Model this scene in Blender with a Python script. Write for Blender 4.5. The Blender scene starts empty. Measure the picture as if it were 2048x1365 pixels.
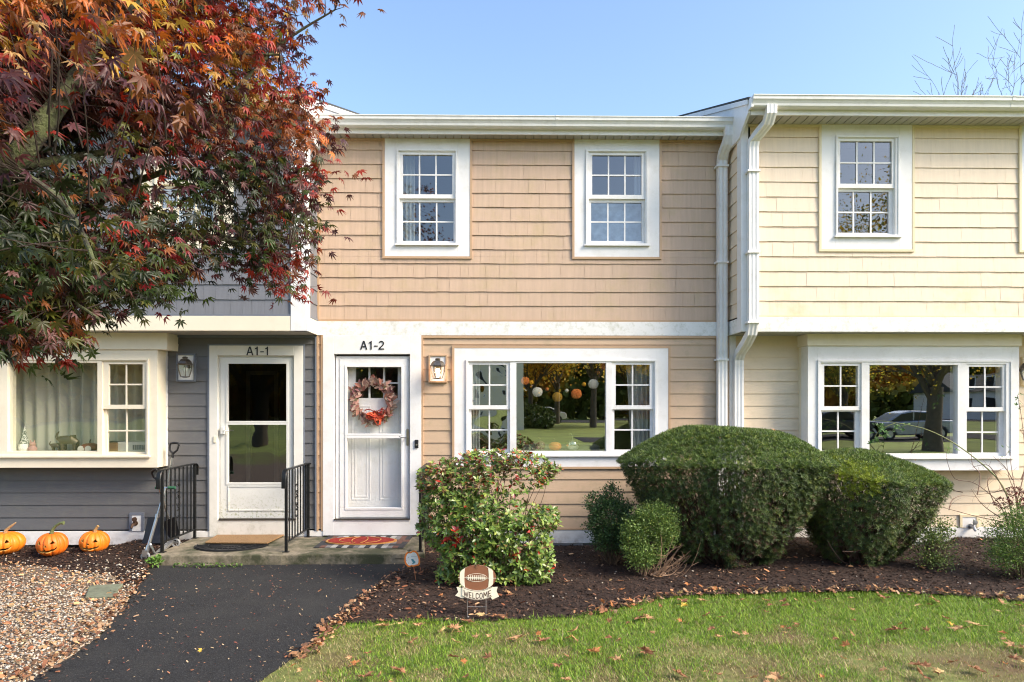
import bpy, math, random
import numpy as np
from mathutils import Vector, Matrix
random.seed(7)
RS = np.random.RandomState(11)
scene = bpy.context.scene
COL = scene.collection
F, HY, CZ, PHI = 1365.0, 810.0, 1.77, math.radians(0.9)
R = math.radians

# ---------------------------------------------------------------- camera mapping (metres from the photo's proportions)
def at(px, py, Y):
    a = (px - 1024) / F; b = -(py - HY) / F
    x = a * math.cos(PHI) + math.sin(PHI); y = math.cos(PHI) - a * math.sin(PHI)
    return Vector((x / y * Y, Y, CZ + b / y * Y))
def gr(px, py, z=0.0):
    a = (px - 1024) / F; b = -(py - HY) / F
    x = a * math.cos(PHI) + math.sin(PHI); y = math.cos(PHI) - a * math.sin(PHI)
    t = (z - CZ) / b
    return Vector((x * t, y * t, z))
def rect(x0, y0, x1, y1, Y):
    xm, ym = (x0 + x1) / 2, (y0 + y1) / 2
    return (at(x0, ym, Y).x, at(xm, y1, Y).z, at(x1, ym, Y).x, at(xm, y0, Y).z)   # X0,Z0,X1,Z1

# ---------------------------------------------------------------- materials
MATS = {}
def mat(name, col, rough=.6, metal=0., var=.0, vscale=8., bump=0., bscale=60., stretch=None, spec=.5,
        stain=None, stain_amt=.5, stain_scale=3., stain_lo=.5, stain_hi=.7, emit=None, estr=0., attr=False, trans=0., zstain=None, var2=None):
    m = bpy.data.materials.new(name); m.use_nodes = True
    nt = m.node_tree; N = nt.nodes; L = nt.links
    bs = N['Principled BSDF']; out = N['Material Output']
    bs.inputs['Roughness'].default_value = rough
    bs.inputs['Metallic'].default_value = metal
    bs.inputs['Specular IOR Level'].default_value = spec
    tc = N.new('ShaderNodeTexCoord'); co = tc.outputs['Object']
    if stretch:
        mp = N.new('ShaderNodeMapping'); mp.inputs['Scale'].default_value = stretch
        L.new(co, mp.inputs['Vector']); sco = mp.outputs['Vector']
    else: sco = co
    if attr:
        at_ = N.new('ShaderNodeAttribute'); at_.attribute_name = 'Col'; c = at_.outputs['Color']
    else:
        rgb = N.new('ShaderNodeRGB'); rgb.outputs[0].default_value = (*col, 1); c = rgb.outputs[0]
    if var > 0:
        nz = N.new('ShaderNodeTexNoise'); nz.inputs['Scale'].default_value = vscale; nz.inputs['Detail'].default_value = 6
        L.new(sco, nz.inputs['Vector'])
        mr = N.new('ShaderNodeMapRange'); mr.inputs[1].default_value = .3; mr.inputs[2].default_value = .7
        mr.inputs[3].default_value = 1 - var; mr.inputs[4].default_value = 1 + var
        L.new(nz.outputs['Fac'], mr.inputs[0])
        hs = N.new('ShaderNodeHueSaturation'); L.new(c, hs.inputs['Color']); L.new(mr.outputs[0], hs.inputs['Value'])
        c = hs.outputs['Color']
    if var2:
        c2, sc2, lo2, hi2 = var2
        nz = N.new('ShaderNodeTexNoise'); nz.inputs['Scale'].default_value = sc2; nz.inputs['Detail'].default_value = 4
        L.new(sco, nz.inputs['Vector'])
        mr = N.new('ShaderNodeMapRange'); mr.inputs[1].default_value = lo2; mr.inputs[2].default_value = hi2
        L.new(nz.outputs['Fac'], mr.inputs[0])
        mx = N.new('ShaderNodeMix'); mx.data_type = 'RGBA'; L.new(mr.outputs[0], mx.inputs[0]); L.new(c, mx.inputs[6])
        mx.inputs[7].default_value = (*c2, 1); c = mx.outputs[2]
    if stain:
        nz = N.new('ShaderNodeTexNoise'); nz.inputs['Scale'].default_value = stain_scale; nz.inputs['Detail'].default_value = 8
        nz.inputs['Roughness'].default_value = .7
        L.new(co, nz.inputs['Vector'])
        mr = N.new('ShaderNodeMapRange'); mr.inputs[1].default_value = stain_lo; mr.inputs[2].default_value = stain_hi
        mr.inputs[4].default_value = stain_amt
        L.new(nz.outputs['Fac'], mr.inputs[0]); f = mr.outputs[0]
        if zstain:      # growth of algae / splash dirt inside a height band of the part (real marks)
            sp = N.new('ShaderNodeSeparateXYZ'); L.new(co, sp.inputs[0])
            m2 = N.new('ShaderNodeMapRange'); m2.inputs[1].default_value = zstain[0]; m2.inputs[2].default_value = zstain[1]
            m2.inputs[3].default_value = 1; m2.inputs[4].default_value = 0
            L.new(sp.outputs['Z'], m2.inputs[0])
            mu = N.new('ShaderNodeMath'); mu.operation = 'MULTIPLY'; L.new(f, mu.inputs[0]); L.new(m2.outputs[0], mu.inputs[1]); f = mu.outputs[0]
        mx = N.new('ShaderNodeMix'); mx.data_type = 'RGBA'; L.new(f, mx.inputs[0]); L.new(c, mx.inputs[6])
        mx.inputs[7].default_value = (*stain, 1); c = mx.outputs[2]
    L.new(c, bs.inputs['Base Color'])
    if bump > 0:
        nz = N.new('ShaderNodeTexNoise'); nz.inputs['Scale'].default_value = bscale; nz.inputs['Detail'].default_value = 5
        L.new(sco, nz.inputs['Vector'])
        bp = N.new('ShaderNodeBump'); bp.inputs['Strength'].default_value = bump; bp.inputs['Distance'].default_value = .01
        L.new(nz.outputs['Fac'], bp.inputs['Height']); L.new(bp.outputs[0], bs.inputs['Normal'])
    if trans > 0:
        tr = N.new('ShaderNodeBsdfTranslucent'); L.new(c, tr.inputs['Color'])
        mxs = N.new('ShaderNodeMixShader'); mxs.inputs[0].default_value = trans
        L.new(bs.outputs[0], mxs.inputs[1]); L.new(tr.outputs[0], mxs.inputs[2]); L.new(mxs.outputs[0], out.inputs['Surface'])
    if emit:
        bs.inputs['Emission Color'].default_value = (*emit, 1); bs.inputs['Emission Strength'].default_value = estr
    MATS[name] = m
    return m
def glass(name, refl=.3, tint=(.92, .95, .93), wob=.0, wscale=1.5, rough=0.0):
    m = bpy.data.materials.new(name); m.use_nodes = True
    nt = m.node_tree; N = nt.nodes; L = nt.links; N.remove(N['Principled BSDF']); out = N['Material Output']
    t = N.new('ShaderNodeBsdfTransparent'); t.inputs[0].default_value = (*tint, 1)
    g = N.new('ShaderNodeBsdfGlossy'); g.inputs['Roughness'].default_value = rough; g.inputs[0].default_value = (1, 1, 1, 1)
    ge = N.new('ShaderNodeNewGeometry'); dt = N.new('ShaderNodeVectorMath'); dt.operation = 'DOT_PRODUCT'
    L.new(ge.outputs['Incoming'], dt.inputs[0]); L.new(ge.outputs['Normal'], dt.inputs[1])
    ab = N.new('ShaderNodeMath'); ab.operation = 'ABSOLUTE'; L.new(dt.outputs['Value'], ab.inputs[0])
    iv = N.new('ShaderNodeMath'); iv.operation = 'SUBTRACT'; iv.inputs[0].default_value = 1; L.new(ab.outputs[0], iv.inputs[1]); iv.use_clamp = True
    pw = N.new('ShaderNodeMath'); pw.operation = 'POWER'; pw.inputs[1].default_value = 5; L.new(iv.outputs[0], pw.inputs[0])
    ad = N.new('ShaderNodeMapRange'); ad.inputs[3].default_value = refl + .03; ad.inputs[4].default_value = 1; L.new(pw.outputs[0], ad.inputs[0])
    mx = N.new('ShaderNodeMixShader'); L.new(ad.outputs[0], mx.inputs[0]); L.new(t.outputs[0], mx.inputs[1]); L.new(g.outputs[0], mx.inputs[2])
    L.new(mx.outputs[0], out.inputs['Surface'])
    if wob > 0:
        tc = N.new('ShaderNodeTexCoord'); nz = N.new('ShaderNodeTexNoise'); nz.inputs['Scale'].default_value = wscale; nz.inputs['Detail'].default_value = 1
        L.new(tc.outputs['Object'], nz.inputs['Vector'])
        bp = N.new('ShaderNodeBump'); bp.inputs['Strength'].default_value = 1; bp.inputs['Distance'].default_value = wob
        L.new(nz.outputs['Fac'], bp.inputs['Height']); L.new(bp.outputs[0], g.inputs['Normal'])
    MATS[name] = m
    return m

white = mat('white_vinyl', (.80, .785, .77), .45, var=.05, vscale=2.2, bump=.05, bscale=20, stain=(.45, .42, .32), stain_amt=.30, stain_scale=6, stain_lo=.5, stain_hi=.75)
whiteg = mat('white_weathered_board', (.80, .79, .765), .5, var=.04, vscale=4, bump=.08, bscale=30, stain=(.34, .34, .2), stain_amt=.5, stain_scale=14, stain_lo=.48, stain_hi=.72)
cream_trim = mat('cream_and_warm_lit_trim', (.79, .71, .56), .5, var=.03, vscale=3, bump=.06, bscale=25, stain=(.5, .42, .28), stain_amt=.2, stain_scale=5)  # cream trim; on the left bay the warmth is bounced light in colour
tan = mat('tan_vinyl_shingle', (.545, .39, .278), .6, var=.07, vscale=2, bump=.12, bscale=25, stretch=(14, 14, .8), stain=(.42, .33, .14), stain_amt=.5, stain_scale=2.2, stain_lo=.5, stain_hi=.75)
tan_clap = mat('tan_vinyl_clapboard', (.545, .39, .26), .5, var=.04, vscale=2, bump=.05, bscale=30, stretch=(1, 1, 6), stain=(.30, .25, .14), stain_amt=.45, stain_scale=5, stain_lo=.5, stain_hi=.72)
tan_trim = mat('tan_channel_trim', (.50, .33, .20), .45, var=.03)
cream = mat('cream_vinyl_shingle', (.785, .645, .49), .6, var=.04, vscale=3, bump=.1, bscale=25, stretch=(14, 14, .8), stain=(.52, .45, .20), stain_amt=.6, stain_scale=3, stain_lo=.48, stain_hi=.72, zstain=(2.85, 3.6))
cream_clap = mat('cream_vinyl_clapboard', (.77, .625, .45), .5, var=.03, vscale=2, bump=.05, bscale=30, stretch=(1, 1, 6), stain=(.5, .42, .25), stain_amt=.25, stain_scale=5)
cream_tr = mat('cream_channel_trim', (.72, .61, .40), .45, var=.03)
grey = mat('slate_blue_vinyl_shingle', (.165, .170, .190), .6, var=.07, vscale=3, bump=.12, bscale=25, stretch=(14, 14, .8))
grey_clap = mat('grey_vinyl_clapboard', (.128, .127, .130), .5, var=.06, vscale=2, bump=.05, bscale=30, stretch=(1, 1, 6), stain=(.2, .19, .15), stain_amt=.3, stain_scale=5)
grey_tr = mat('grey_channel_trim', (.15, .17, .21), .45, var=.03)
gutter_m = mat('aluminium_gutter_white', (.74, .73, .69), .35, var=.03, vscale=5, stain=(.30, .28, .22), stain_amt=.25, stain_scale=9, stain_lo=.5, stain_hi=.75)
soffit_m = mat('soffit_vinyl_greige', (.42, .40, .36), .6, var=.04)
shingle_roof = mat('asphalt_roof_shingle', (.06, .065, .06), .9, var=.3, vscale=60, bump=.5, bscale=120)
dark_in = mat('interior_dim_taupe', (.13, .115, .095), .8)  # room shade put into the wall colour, so walls look unlit
floor_in = mat('interior_floor_wood', (.12, .07, .04), .5)
black_iron = mat('black_wrought_iron', (.012, .013, .013), .4, metal=.3, var=.3, vscale=30, bump=.2, bscale=80, stain=(.10, .05, .03), stain_amt=.5, stain_scale=14, stain_lo=.58, stain_hi=.7)
black_pl = mat('black_plastic', (.010, .010, .011), .5, bump=.08, bscale=20)
concrete = mat('concrete_weathered', (.25, .21, .15), .9, var=.3, vscale=18, bump=.5, bscale=90, stain=(.045, .05, .022), stain_amt=.95, stain_scale=2.6, stain_lo=.40, stain_hi=.58)
foundation = mat('foundation_concrete', (.25, .24, .22), .9, var=.2, bump=.3)
dark_pit = mat('window_well_dark', (.02, .02, .022), .8)
brass = mat('aged_metal_pewter', (.16, .14, .12), .35, metal=.8, var=.2, vscale=40)
nickel = mat('satin_nickel', (.42, .38, .32), .3, metal=.9)
curtain_m = mat('curtain_linen', (.62, .60, .50), .8, var=.06, vscale=4, trans=.25)
curtain_w = mat('curtain_white', (.66, .66, .64), .8, trans=.3)
gl_up = glass('upstairs_window_glass', .12, tint=(.75, .82, .88), wob=.006, wscale=1.2)
gl_pic = glass('picture_window_glass', .37, wob=.0015, wscale=1.0)
gl_dark = glass('window_glass', .22, wob=.003, wscale=1.2)
gl_low = glass('curtained_window_glass', .10, wob=.004, wscale=1.5)
gl_wavy = glass('window_glass_wavy', .32, wob=.02, wscale=2.6)
gl_soft = glass('storm_door_glass', .03, tint=(.985, .99, .985), wob=.01, wscale=2.0)
gl_clear = glass('clear_glass', .05)
screen_m = mat('insect_screen_mesh', (.03, .03, .033), .7)

# ---------------------------------------------------------------- mesh building
class MB:
    def __init__(s): s.v = []; s.f = []
    def quad(s, a, b, c, d):
        i = len(s.v); s.v += [tuple(a), tuple(b), tuple(c), tuple(d)]; s.f.append((i, i+1, i+2, i+3))
    def box(s, x0, y0, z0, x1, y1, z1, bev=0.0):
        i = len(s.v)
        s.v += [(x0,y0,z0),(x1,y0,z0),(x1,y1,z0),(x0,y1,z0),(x0,y0,z1),(x1,y0,z1),(x1,y1,z1),(x0,y1,z1)]
        s.f += [(i,i+3,i+2,i+1),(i+4,i+5,i+6,i+7),(i,i+1,i+5,i+4),(i+1,i+2,i+6,i+5),(i+2,i+3,i+7,i+6),(i+3,i,i+4,i+7)]
    def ring(s, o, n, yf, yb):        # rectangular frame: outer o, inner n = (X0,Z0,X1,Z1)
        s.box(o[0], yf, o[1], n[0], yb, o[3]); s.box(n[2], yf, o[1], o[2], yb, o[3])
        s.box(n[0], yf, o[1], n[2], yb, n[1]); s.box(n[0], yf, n[3], n[2], yb, o[3])
    def tube(s, pts, r, n=8, cap=True):
        pts = [Vector(p) for p in pts]; k = len(pts)
        rr = r if isinstance(r, (list, tuple)) else [r] * k
        base = len(s.v); ref = None
        for j, p in enumerate(pts):
            t = (pts[min(j+1, k-1)] - pts[max(j-1, 0)])
            if t.length < 1e-9: t = Vector((0, 0, 1))
            t.normalize()
            if ref is None:
                ref = Vector((0, 0, 1)) if abs(t.z) < .9 else Vector((1, 0, 0))
            u = (ref - t * ref.dot(t))
            if u.length < 1e-4: u = t.orthogonal()
            u.normalize(); ref = u; w = t.cross(u)
            for q in range(n):
                a = 2 * math.pi * q / n
                s.v.append(tuple(p + (u * math.cos(a) + w * math.sin(a)) * rr[j]))
        for j in range(k - 1):
            for q in range(n):
                a = base + j*n + q; b = base + j*n + (q+1) % n
                s.f.append((a, b, b + n, a + n))
        if cap:
            s.f.append(tuple(base + q for q in range(n))[::-1]); s.f.append(tuple(base + (k-1)*n + q for q in range(n)))
    def sweep(s, pts, prof, side):    # profile (u,w) swept; u along 'side', w along side x tangent
        pts = [Vector(p) for p in pts]; k = len(pts); n = len(prof); base = len(s.v); side = Vector(side).normalized()
        for j, p in enumerate(pts):
            t = (pts[min(j+1, k-1)] - pts[max(j-1, 0)]).normalized()
            w = side.cross(t).normalized()
            for (a, b) in prof: s.v.append(tuple(p + side * a + w * b))
        for j in range(k - 1):
            for q in range(n):
                a = base + j*n + q; b = base + j*n + (q+1) % n
                s.f.append((a, b, b + n, a + n))
        s.f.append(tuple(base + q for q in range(n))[::-1]); s.f.append(tuple(base + (k-1)*n + q for q in range(n)))
    def lathe(s, c, prof, n=16, axis='Z'):
        base = len(s.v); c = Vector(c)
        for (r, h) in prof:
            for q in range(n):
                a = 2 * math.pi * q / n
                if axis == 'Z': p = Vector((r * math.cos(a), r * math.sin(a), h))
                elif axis == 'Y': p = Vector((r * math.cos(a), h, r * math.sin(a)))
                else: p = Vector((h, r * math.cos(a), r * math.sin(a)))
                s.v.append(tuple(c + p))
        for j in range(len(prof) - 1):
            for q in range(n):
                a = base + j*n + q; b = base + j*n + (q+1) % n
                s.f.append((a, b, b + n, a + n))
    def prism(s, pts, axis, h0, h1):  # 2D polygon extruded along axis; pts (a,b): axis Y -> (x,z); X -> (y,z); Z -> (x,y)
        def P(a, b, h):
            return (a, h, b) if axis == 'Y' else ((h, a, b) if axis == 'X' else (a, b, h))
        base = len(s.v); n = len(pts)
        for (a, b) in pts: s.v.append(P(a, b, h0))
        for (a, b) in pts: s.v.append(P(a, b, h1))
        s.f.append(tuple(range(base, base + n))[::-1]); s.f.append(tuple(range(base + n, base + 2*n)))
        for q in range(n):
            a = base + q; b = base + (q+1) % n
            s.f.append((a, b, b + n, a + n))
    def xform(s, M, start=0):
        for i in range(start, len(s.v)): s.v[i] = tuple(M @ Vector(s.v[i]))
    def build(s, name, m, parent=None, smooth=False, label=None, bevel=0.0):
        org = root_loc(parent) if parent else Vector((0, 0, 0))
        me = bpy.data.meshes.new(name)
        me.from_pydata([(a - org.x, b - org.y, c - org.z) for a, b, c in s.v], [], s.f)
        me.validate()
        import bmesh
        bm = bmesh.new(); bm.from_mesh(me); bmesh.ops.recalc_face_normals(bm, faces=bm.faces); bm.to_mesh(me); bm.free()
        for mm in (m if isinstance(m, (list, tuple)) else [m]): me.materials.append(mm)
        if smooth:
            me.polygons.foreach_set('use_smooth', [True] * len(me.polygons))
            try: me.set_sharp_from_angle(angle=R(40))
            except Exception: pass
        o = bpy.data.objects.new(name, me); COL.objects.link(o)
        if parent: o.parent = parent
        if bevel > 0:
            b = o.modifiers.new('bevel', 'BEVEL'); b.width = bevel; b.segments = 2; b.limit_method = 'ANGLE'
        if label: o['label'] = label
        return o
def root_loc(o):
    while o.parent: o = o.parent
    return o.location.copy()
def tag(o, label=None, cat=None, group=None, kind=None):
    if label: o['label'] = label
    if cat: o['category'] = cat
    if group: o['group'] = group
    if kind: o['kind'] = kind
    return o
def thing(name, label, cat, loc=(0, 0, 0), group=None):
    o = bpy.data.objects.new(name, None); COL.objects.link(o); o.location = loc; o.empty_display_size = .2
    return tag(o, label, cat, group)
def npmesh(name, V, Fc, m, parent=None, cols=None, smooth=False):
    V = np.asarray(V, dtype=np.float32); Fc = np.asarray(Fc, dtype=np.int32)
    if parent is not None: V = V - np.array(root_loc(parent), dtype=np.float32)
    me = bpy.data.meshes.new(name); k = Fc.shape[1]
    me.vertices.add(len(V)); me.vertices.foreach_set('co', V.ravel())
    me.loops.add(Fc.size); me.loops.foreach_set('vertex_index', Fc.ravel())
    me.polygons.add(len(Fc)); me.polygons.foreach_set('loop_start', np.arange(0, Fc.size, k, dtype=np.int32))
    try: me.polygons.foreach_set('loop_total', np.full(len(Fc), k, dtype=np.int32))
    except Exception: pass
    if cols is not None:
        ca = me.color_attributes.new('Col', 'FLOAT_COLOR', 'POINT')
        c4 = np.ones((len(V), 4), dtype=np.float32); c4[:, :3] = cols
        ca.data.foreach_set('color', c4.ravel())
    me.update(calc_edges=True); me.validate()
    if smooth: me.polygons.foreach_set('use_smooth', np.ones(len(Fc), dtype=bool))
    me.materials.append(m)
    o = bpy.data.objects.new(name, me); COL.objects.link(o)
    if parent is not None: o.parent = parent
    return o
def scatter(tv, tf, pos, X, Yv, Z, scale, cols):
    """copy template (tv k*3, tf) at pos with axes X,Y,Z (N*3), scale N or N*3 -> V,F,C"""
    tv = np.asarray(tv, dtype=np.float32); tf = np.asarray(tf); N = len(pos)
    sc = np.asarray(scale, dtype=np.float32)
    if sc.ndim == 1: sc = sc[:, None].repeat(3, 1)
    V = pos[:, None, :] + tv[None, :, 0:1]*sc[:, None, 0:1]*X[:, None, :] + tv[None, :, 1:2]*sc[:, None, 1:2]*Yv[:, None, :] + tv[None, :, 2:3]*sc[:, None, 2:3]*Z[:, None, :]
    Fc = (tf[None, :, :] + (np.arange(N) * len(tv))[:, None, None]).reshape(-1, tf.shape[1])
    C = np.repeat(cols, len(tv), axis=0)
    return V.reshape(-1, 3), Fc, C
def norm(a): return a / np.maximum(np.linalg.norm(a, axis=1, keepdims=True), 1e-9)
def frame_from(z, rs=RS):
    """orthonormal frames with given Z axis and random spin"""
    z = norm(z); r = rs.normal(size=z.shape); x = norm(np.cross(r, z)); y = np.cross(z, x)
    return x, y, z
def inpoly(px, py, poly):
    px = np.asarray(px, dtype=float); py = np.asarray(py, dtype=float); ins = np.zeros(px.shape, bool); n = len(poly)
    for i in range(n):
        x0, y0 = poly[i]; x1, y1 = poly[(i+1) % n]
        if y0 == y1: continue
        c = ((y0 > py) != (y1 > py)) & (px < (x1-x0)*(py-y0)/(y1-y0) + x0); ins ^= c
    return ins

# ---------------------------------------------------------------- camera, sky, sun
cam = bpy.data.cameras.new('camera'); co = bpy.data.objects.new('camera', cam); COL.objects.link(co)
co.location = (0, 0, CZ); co.rotation_euler = (R(90), 0, -PHI)
cam.sensor_width = 36; cam.lens = F / 2048 * 36; cam.shift_y = (HY - 682.5) / 2048; cam.clip_end = 2000
scene.camera = co
scene.render.engine = 'CYCLES'; scene.cycles.filter_width = 1.1
SUN_AZ, SUN_EL = 116.0, 38.0     # degrees clockwise from +Y (into the picture)
w = bpy.data.worlds.new('World'); scene.world = w; w.use_nodes = True
nt = w.node_tree; bg = nt.nodes['Background']; sk = nt.nodes.new('ShaderNodeTexSky'); sk.sky_type = 'NISHITA'
sk.sun_disc = False; sk.sun_elevation = R(SUN_EL); sk.sun_rotation = R(SUN_AZ); sk.air_density = 1.05; sk.dust_density = 2.3; sk.ozone_density = 2.7
nt.links.new(sk.outputs[0], bg.inputs[0]); bg.inputs[1].default_value = .15
sl = bpy.data.lights.new('sun', 'SUN'); so = bpy.data.objects.new('sun', sl); COL.objects.link(so)
sl.energy = 2.3; sl.angle = R(24); sl.color = (1, .88, .70)
d = Vector((math.sin(R(SUN_AZ))*math.cos(R(SUN_EL)), math.cos(R(SUN_AZ))*math.cos(R(SUN_EL)), math.sin(R(SUN_EL))))
so.rotation_euler = d.to_track_quat('Z', 'Y').to_euler()
vs = scene.view_settings; vs.view_transform = 'Standard'; vs.look = 'None'; vs.gamma = 1; vs.exposure = 1.27
# ================================================================ HOUSES
YW, YU, YB = 8.60, 8.10, 8.36          # lower wall plane, projecting upper wall plane, bay face
XL, XR = -2.31, 2.88                    # party lines of the middle unit
ZBAND0, ZBAND1, ZEAVE = 2.64, 2.815, 5.11

def Pf(Yw): return lambda u, z, d: (u, Yw - d, z)
def Pleft(X): return lambda u, z, d: (X - d, u, z)
def Pright(X): return lambda u, z, d: (X + d, u, z)
def intervals(u0, u1, z, holes):
    hs = sorted([(h[0], h[2]) for h in holes if h[1] <= z <= h[3]]); out = []; c = u0
    for a, b in hs:
        if a > c: out.append((c, min(a, u1)))
        c = max(c, b)
    if c < u1: out.append((c, u1))
    return [(a, b) for a, b in out if b - a > .004]
def siding(mb, u0, u1, z0, z1, zref, expo, holes, P, shingle=False, rs=None, gap=.0011):
    rs = rs or random.Random(3)
    k = int(math.floor((z0 - zref) / expo - 1e-6))
    while zref + k * expo < z1 - 1e-4:
        zb = zref + k * expo; zt = zb + expo
        a, b = max(zb, z0), min(zt, z1)
        cuts = sorted(set([a, b] + [h for ho in holes for h in (ho[1], ho[3]) if a < h < b]))
        if shingle:
            joints = [u0 - rs.uniform(0, .1)]
            while joints[-1] < u1: joints.append(joints[-1] + rs.choice([.10, .125, .15, .15, .175, .19, .21]) + rs.uniform(-.008, .008))
        for za, zc in zip(cuts[:-1], cuts[1:]):
            if zc - za < .002: continue
            for (ua, ub) in intervals(u0, u1, (za + zc) / 2, holes):
                if shingle:
                    rr = random.Random(k * 131)
                    for j in range(len(joints) - 1):
                        off = rr.uniform(-.001, .0012); dz = rr.uniform(0, .004)
                        a1, b1 = max(ua, joints[j] + gap), min(ub, joints[j+1] - gap)
                        if b1 - a1 < .004: continue
                        lo = za + (dz if za == zb else 0)
                        dl = .012 * (1 - (lo - zb) / expo) + .003 + off; dh = .012 * (1 - (zc - zb) / expo) + .003 + off
                        mb.quad(P(a1, lo, dl), P(b1, lo, dl), P(b1, zc, dh), P(a1, zc, dh))
                        if za == zb: mb.quad(P(a1, lo, -.004), P(b1, lo, -.004), P(b1, lo, dl), P(a1, lo, dl))
                else:
                    dl = .012 * (1 - (za - zb) / expo) + .002; dh = .012 * (1 - (zc - zb) / expo) + .002
                    mb.quad(P(ua, za, dl), P(ub, za, dl), P(ub, zc, dh), P(ua, zc, dh))
                    if za == zb: mb.quad(P(ua, za, -.004), P(ub, za, -.004), P(ub, za, dl), P(ua, za, dl))
        k += 1
    # solid backing sheet with the same openings
    cuts = sorted(set([z0, z1] + [h for ho in holes for h in (ho[1], ho[3]) if z0 < h < z1]))
    for za, zc in zip(cuts[:-1], cuts[1:]):
        for (ua, ub) in intervals(u0, u1, (za + zc) / 2, holes):
            mb.quad(P(ua, za, -.006), P(ub, za, -.006), P(ub, zc, -.006), P(ua, zc, -.006))
def board(mb, reg, holes, yf, yb):
    """flat board reg=(X0,Z0,X1,Z1) with rectangular holes, as butt-jointed boxes"""
    cuts = sorted(set([reg[1], reg[3]] + [h for ho in holes for h in (ho[1], ho[3]) if reg[1] < h < reg[3]]))
    for za, zc in zip(cuts[:-1], cuts[1:]):
        for (ua, ub) in intervals(reg[0], reg[2], (za + zc) / 2, holes):
            mb.box(ua, yf, za, ub, yb, zc)
def expand(r, e, ez=None):
    ez = e if ez is None else ez
    return (r[0]-e, r[1]-ez, r[2]+e, r[3]+ez)
def window(house, Y, casing, fr, units, wmat, depth=.09, casing_back=.02, panes=gl_dark, chan=None, chan_w=.028, label=None, sashmat=None, casing_only_top=None):
    sashmat = sashmat or white
    mb = MB()
    if casing: mb.ring(casing, fr, Y - .026, Y + casing_back)
    # thin outer lip of the frame then the frame body with openings
    cells = []
    for u in units:
        if u[0] == 'dh':
            up, lo = u[1], u[2]
            cells.append((min(up[0], lo[0]) - .034, lo[1] - .04, max(up[2], lo[2]) + .034, up[3] + .034))
        else: cells.append(expand(u[1], .012))
    lip = .022
    mb.ring(fr, expand(fr, -lip), Y - .045, Y + depth)
    board(mb, expand(fr, -lip), cells, Y - .034, Y + depth - .004)
    mb.box(fr[0] - .02, Y - .062, fr[1] - .012, fr[2] + .02, Y - .0262, fr[1] + .006)      # sill nose
    w_ = mb.build('window', wmat, house, bevel=.003, label=label)
    if chan:
        cb = MB(); cb.ring(expand(casing, chan_w), casing, Y - .03, Y + .004); cb.build('window_channel', chan, w_)
    for u, c in zip(units, cells):
        if u[0] == 'dh':
            up, lo, nc, nr = u[1:5]
            rail = up[1] - .05
            s = MB(); s.ring((c[0], rail, c[2], c[3]), up, Y - .018, Y + .014)
            for i in range(1, nc):
                x = up[0] + (up[2]-up[0]) * i / nc; s.box(x-.009, Y-.004, up[1], x+.009, Y+.003, up[3])
            for i in range(1, nr):
                z = up[1] + (up[3]-up[1]) * i / nr; s.box(up[0], Y-.005, z-.009, up[2], Y-.0042, z+.009); s.box(up[0], Y-.0042, z-.009, up[2], Y+.0025, z+.009)
            s.build('sash', sashmat, w_, bevel=.003)
            s = MB(); s.ring((c[0], c[1], c[2], rail + .03), lo, Y + .0145, Y + .048)
            for i in range(1, nc):
                x = lo[0] + (lo[2]-lo[0]) * i / nc; s.box(x-.009, Y+.026, lo[1], x+.009, Y+.033, lo[3])
            for i in range(1, nr):
                z = lo[1] + (lo[3]-lo[1]) * i / nr; s.box(lo[0], Y+.025, z-.009, lo[2], Y+.0258, z+.009); s.box(lo[0], Y+.0258, z-.009, lo[2], Y+.0325, z+.009)
            s.build('sash', sashmat, w_, bevel=.003)
            for g, yy in ((up, Y + .006), (lo, Y + .036)):
                p = MB(); p.quad((g[0]-.004, yy, g[1]-.004), (g[2]+.004, yy, g[1]-.004), (g[2]+.004, yy, g[3]+.004), (g[0]-.004, yy, g[3]+.004))
                p.build('pane', panes if len(u) < 6 else u[5], w_)
        else:
            g = u[1]; yy = Y + .012; pm_ = gl_pic if panes is gl_dark else panes
            p = MB(); p.quad((g[0]-.014, yy, g[1]-.014), (g[2]+.014, yy, g[1]-.014), (g[2]+.014, yy, g[3]+.014), (g[0]-.014, yy, g[3]+.014))
            p.build('pane', pm_, w_)
    return w_
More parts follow.
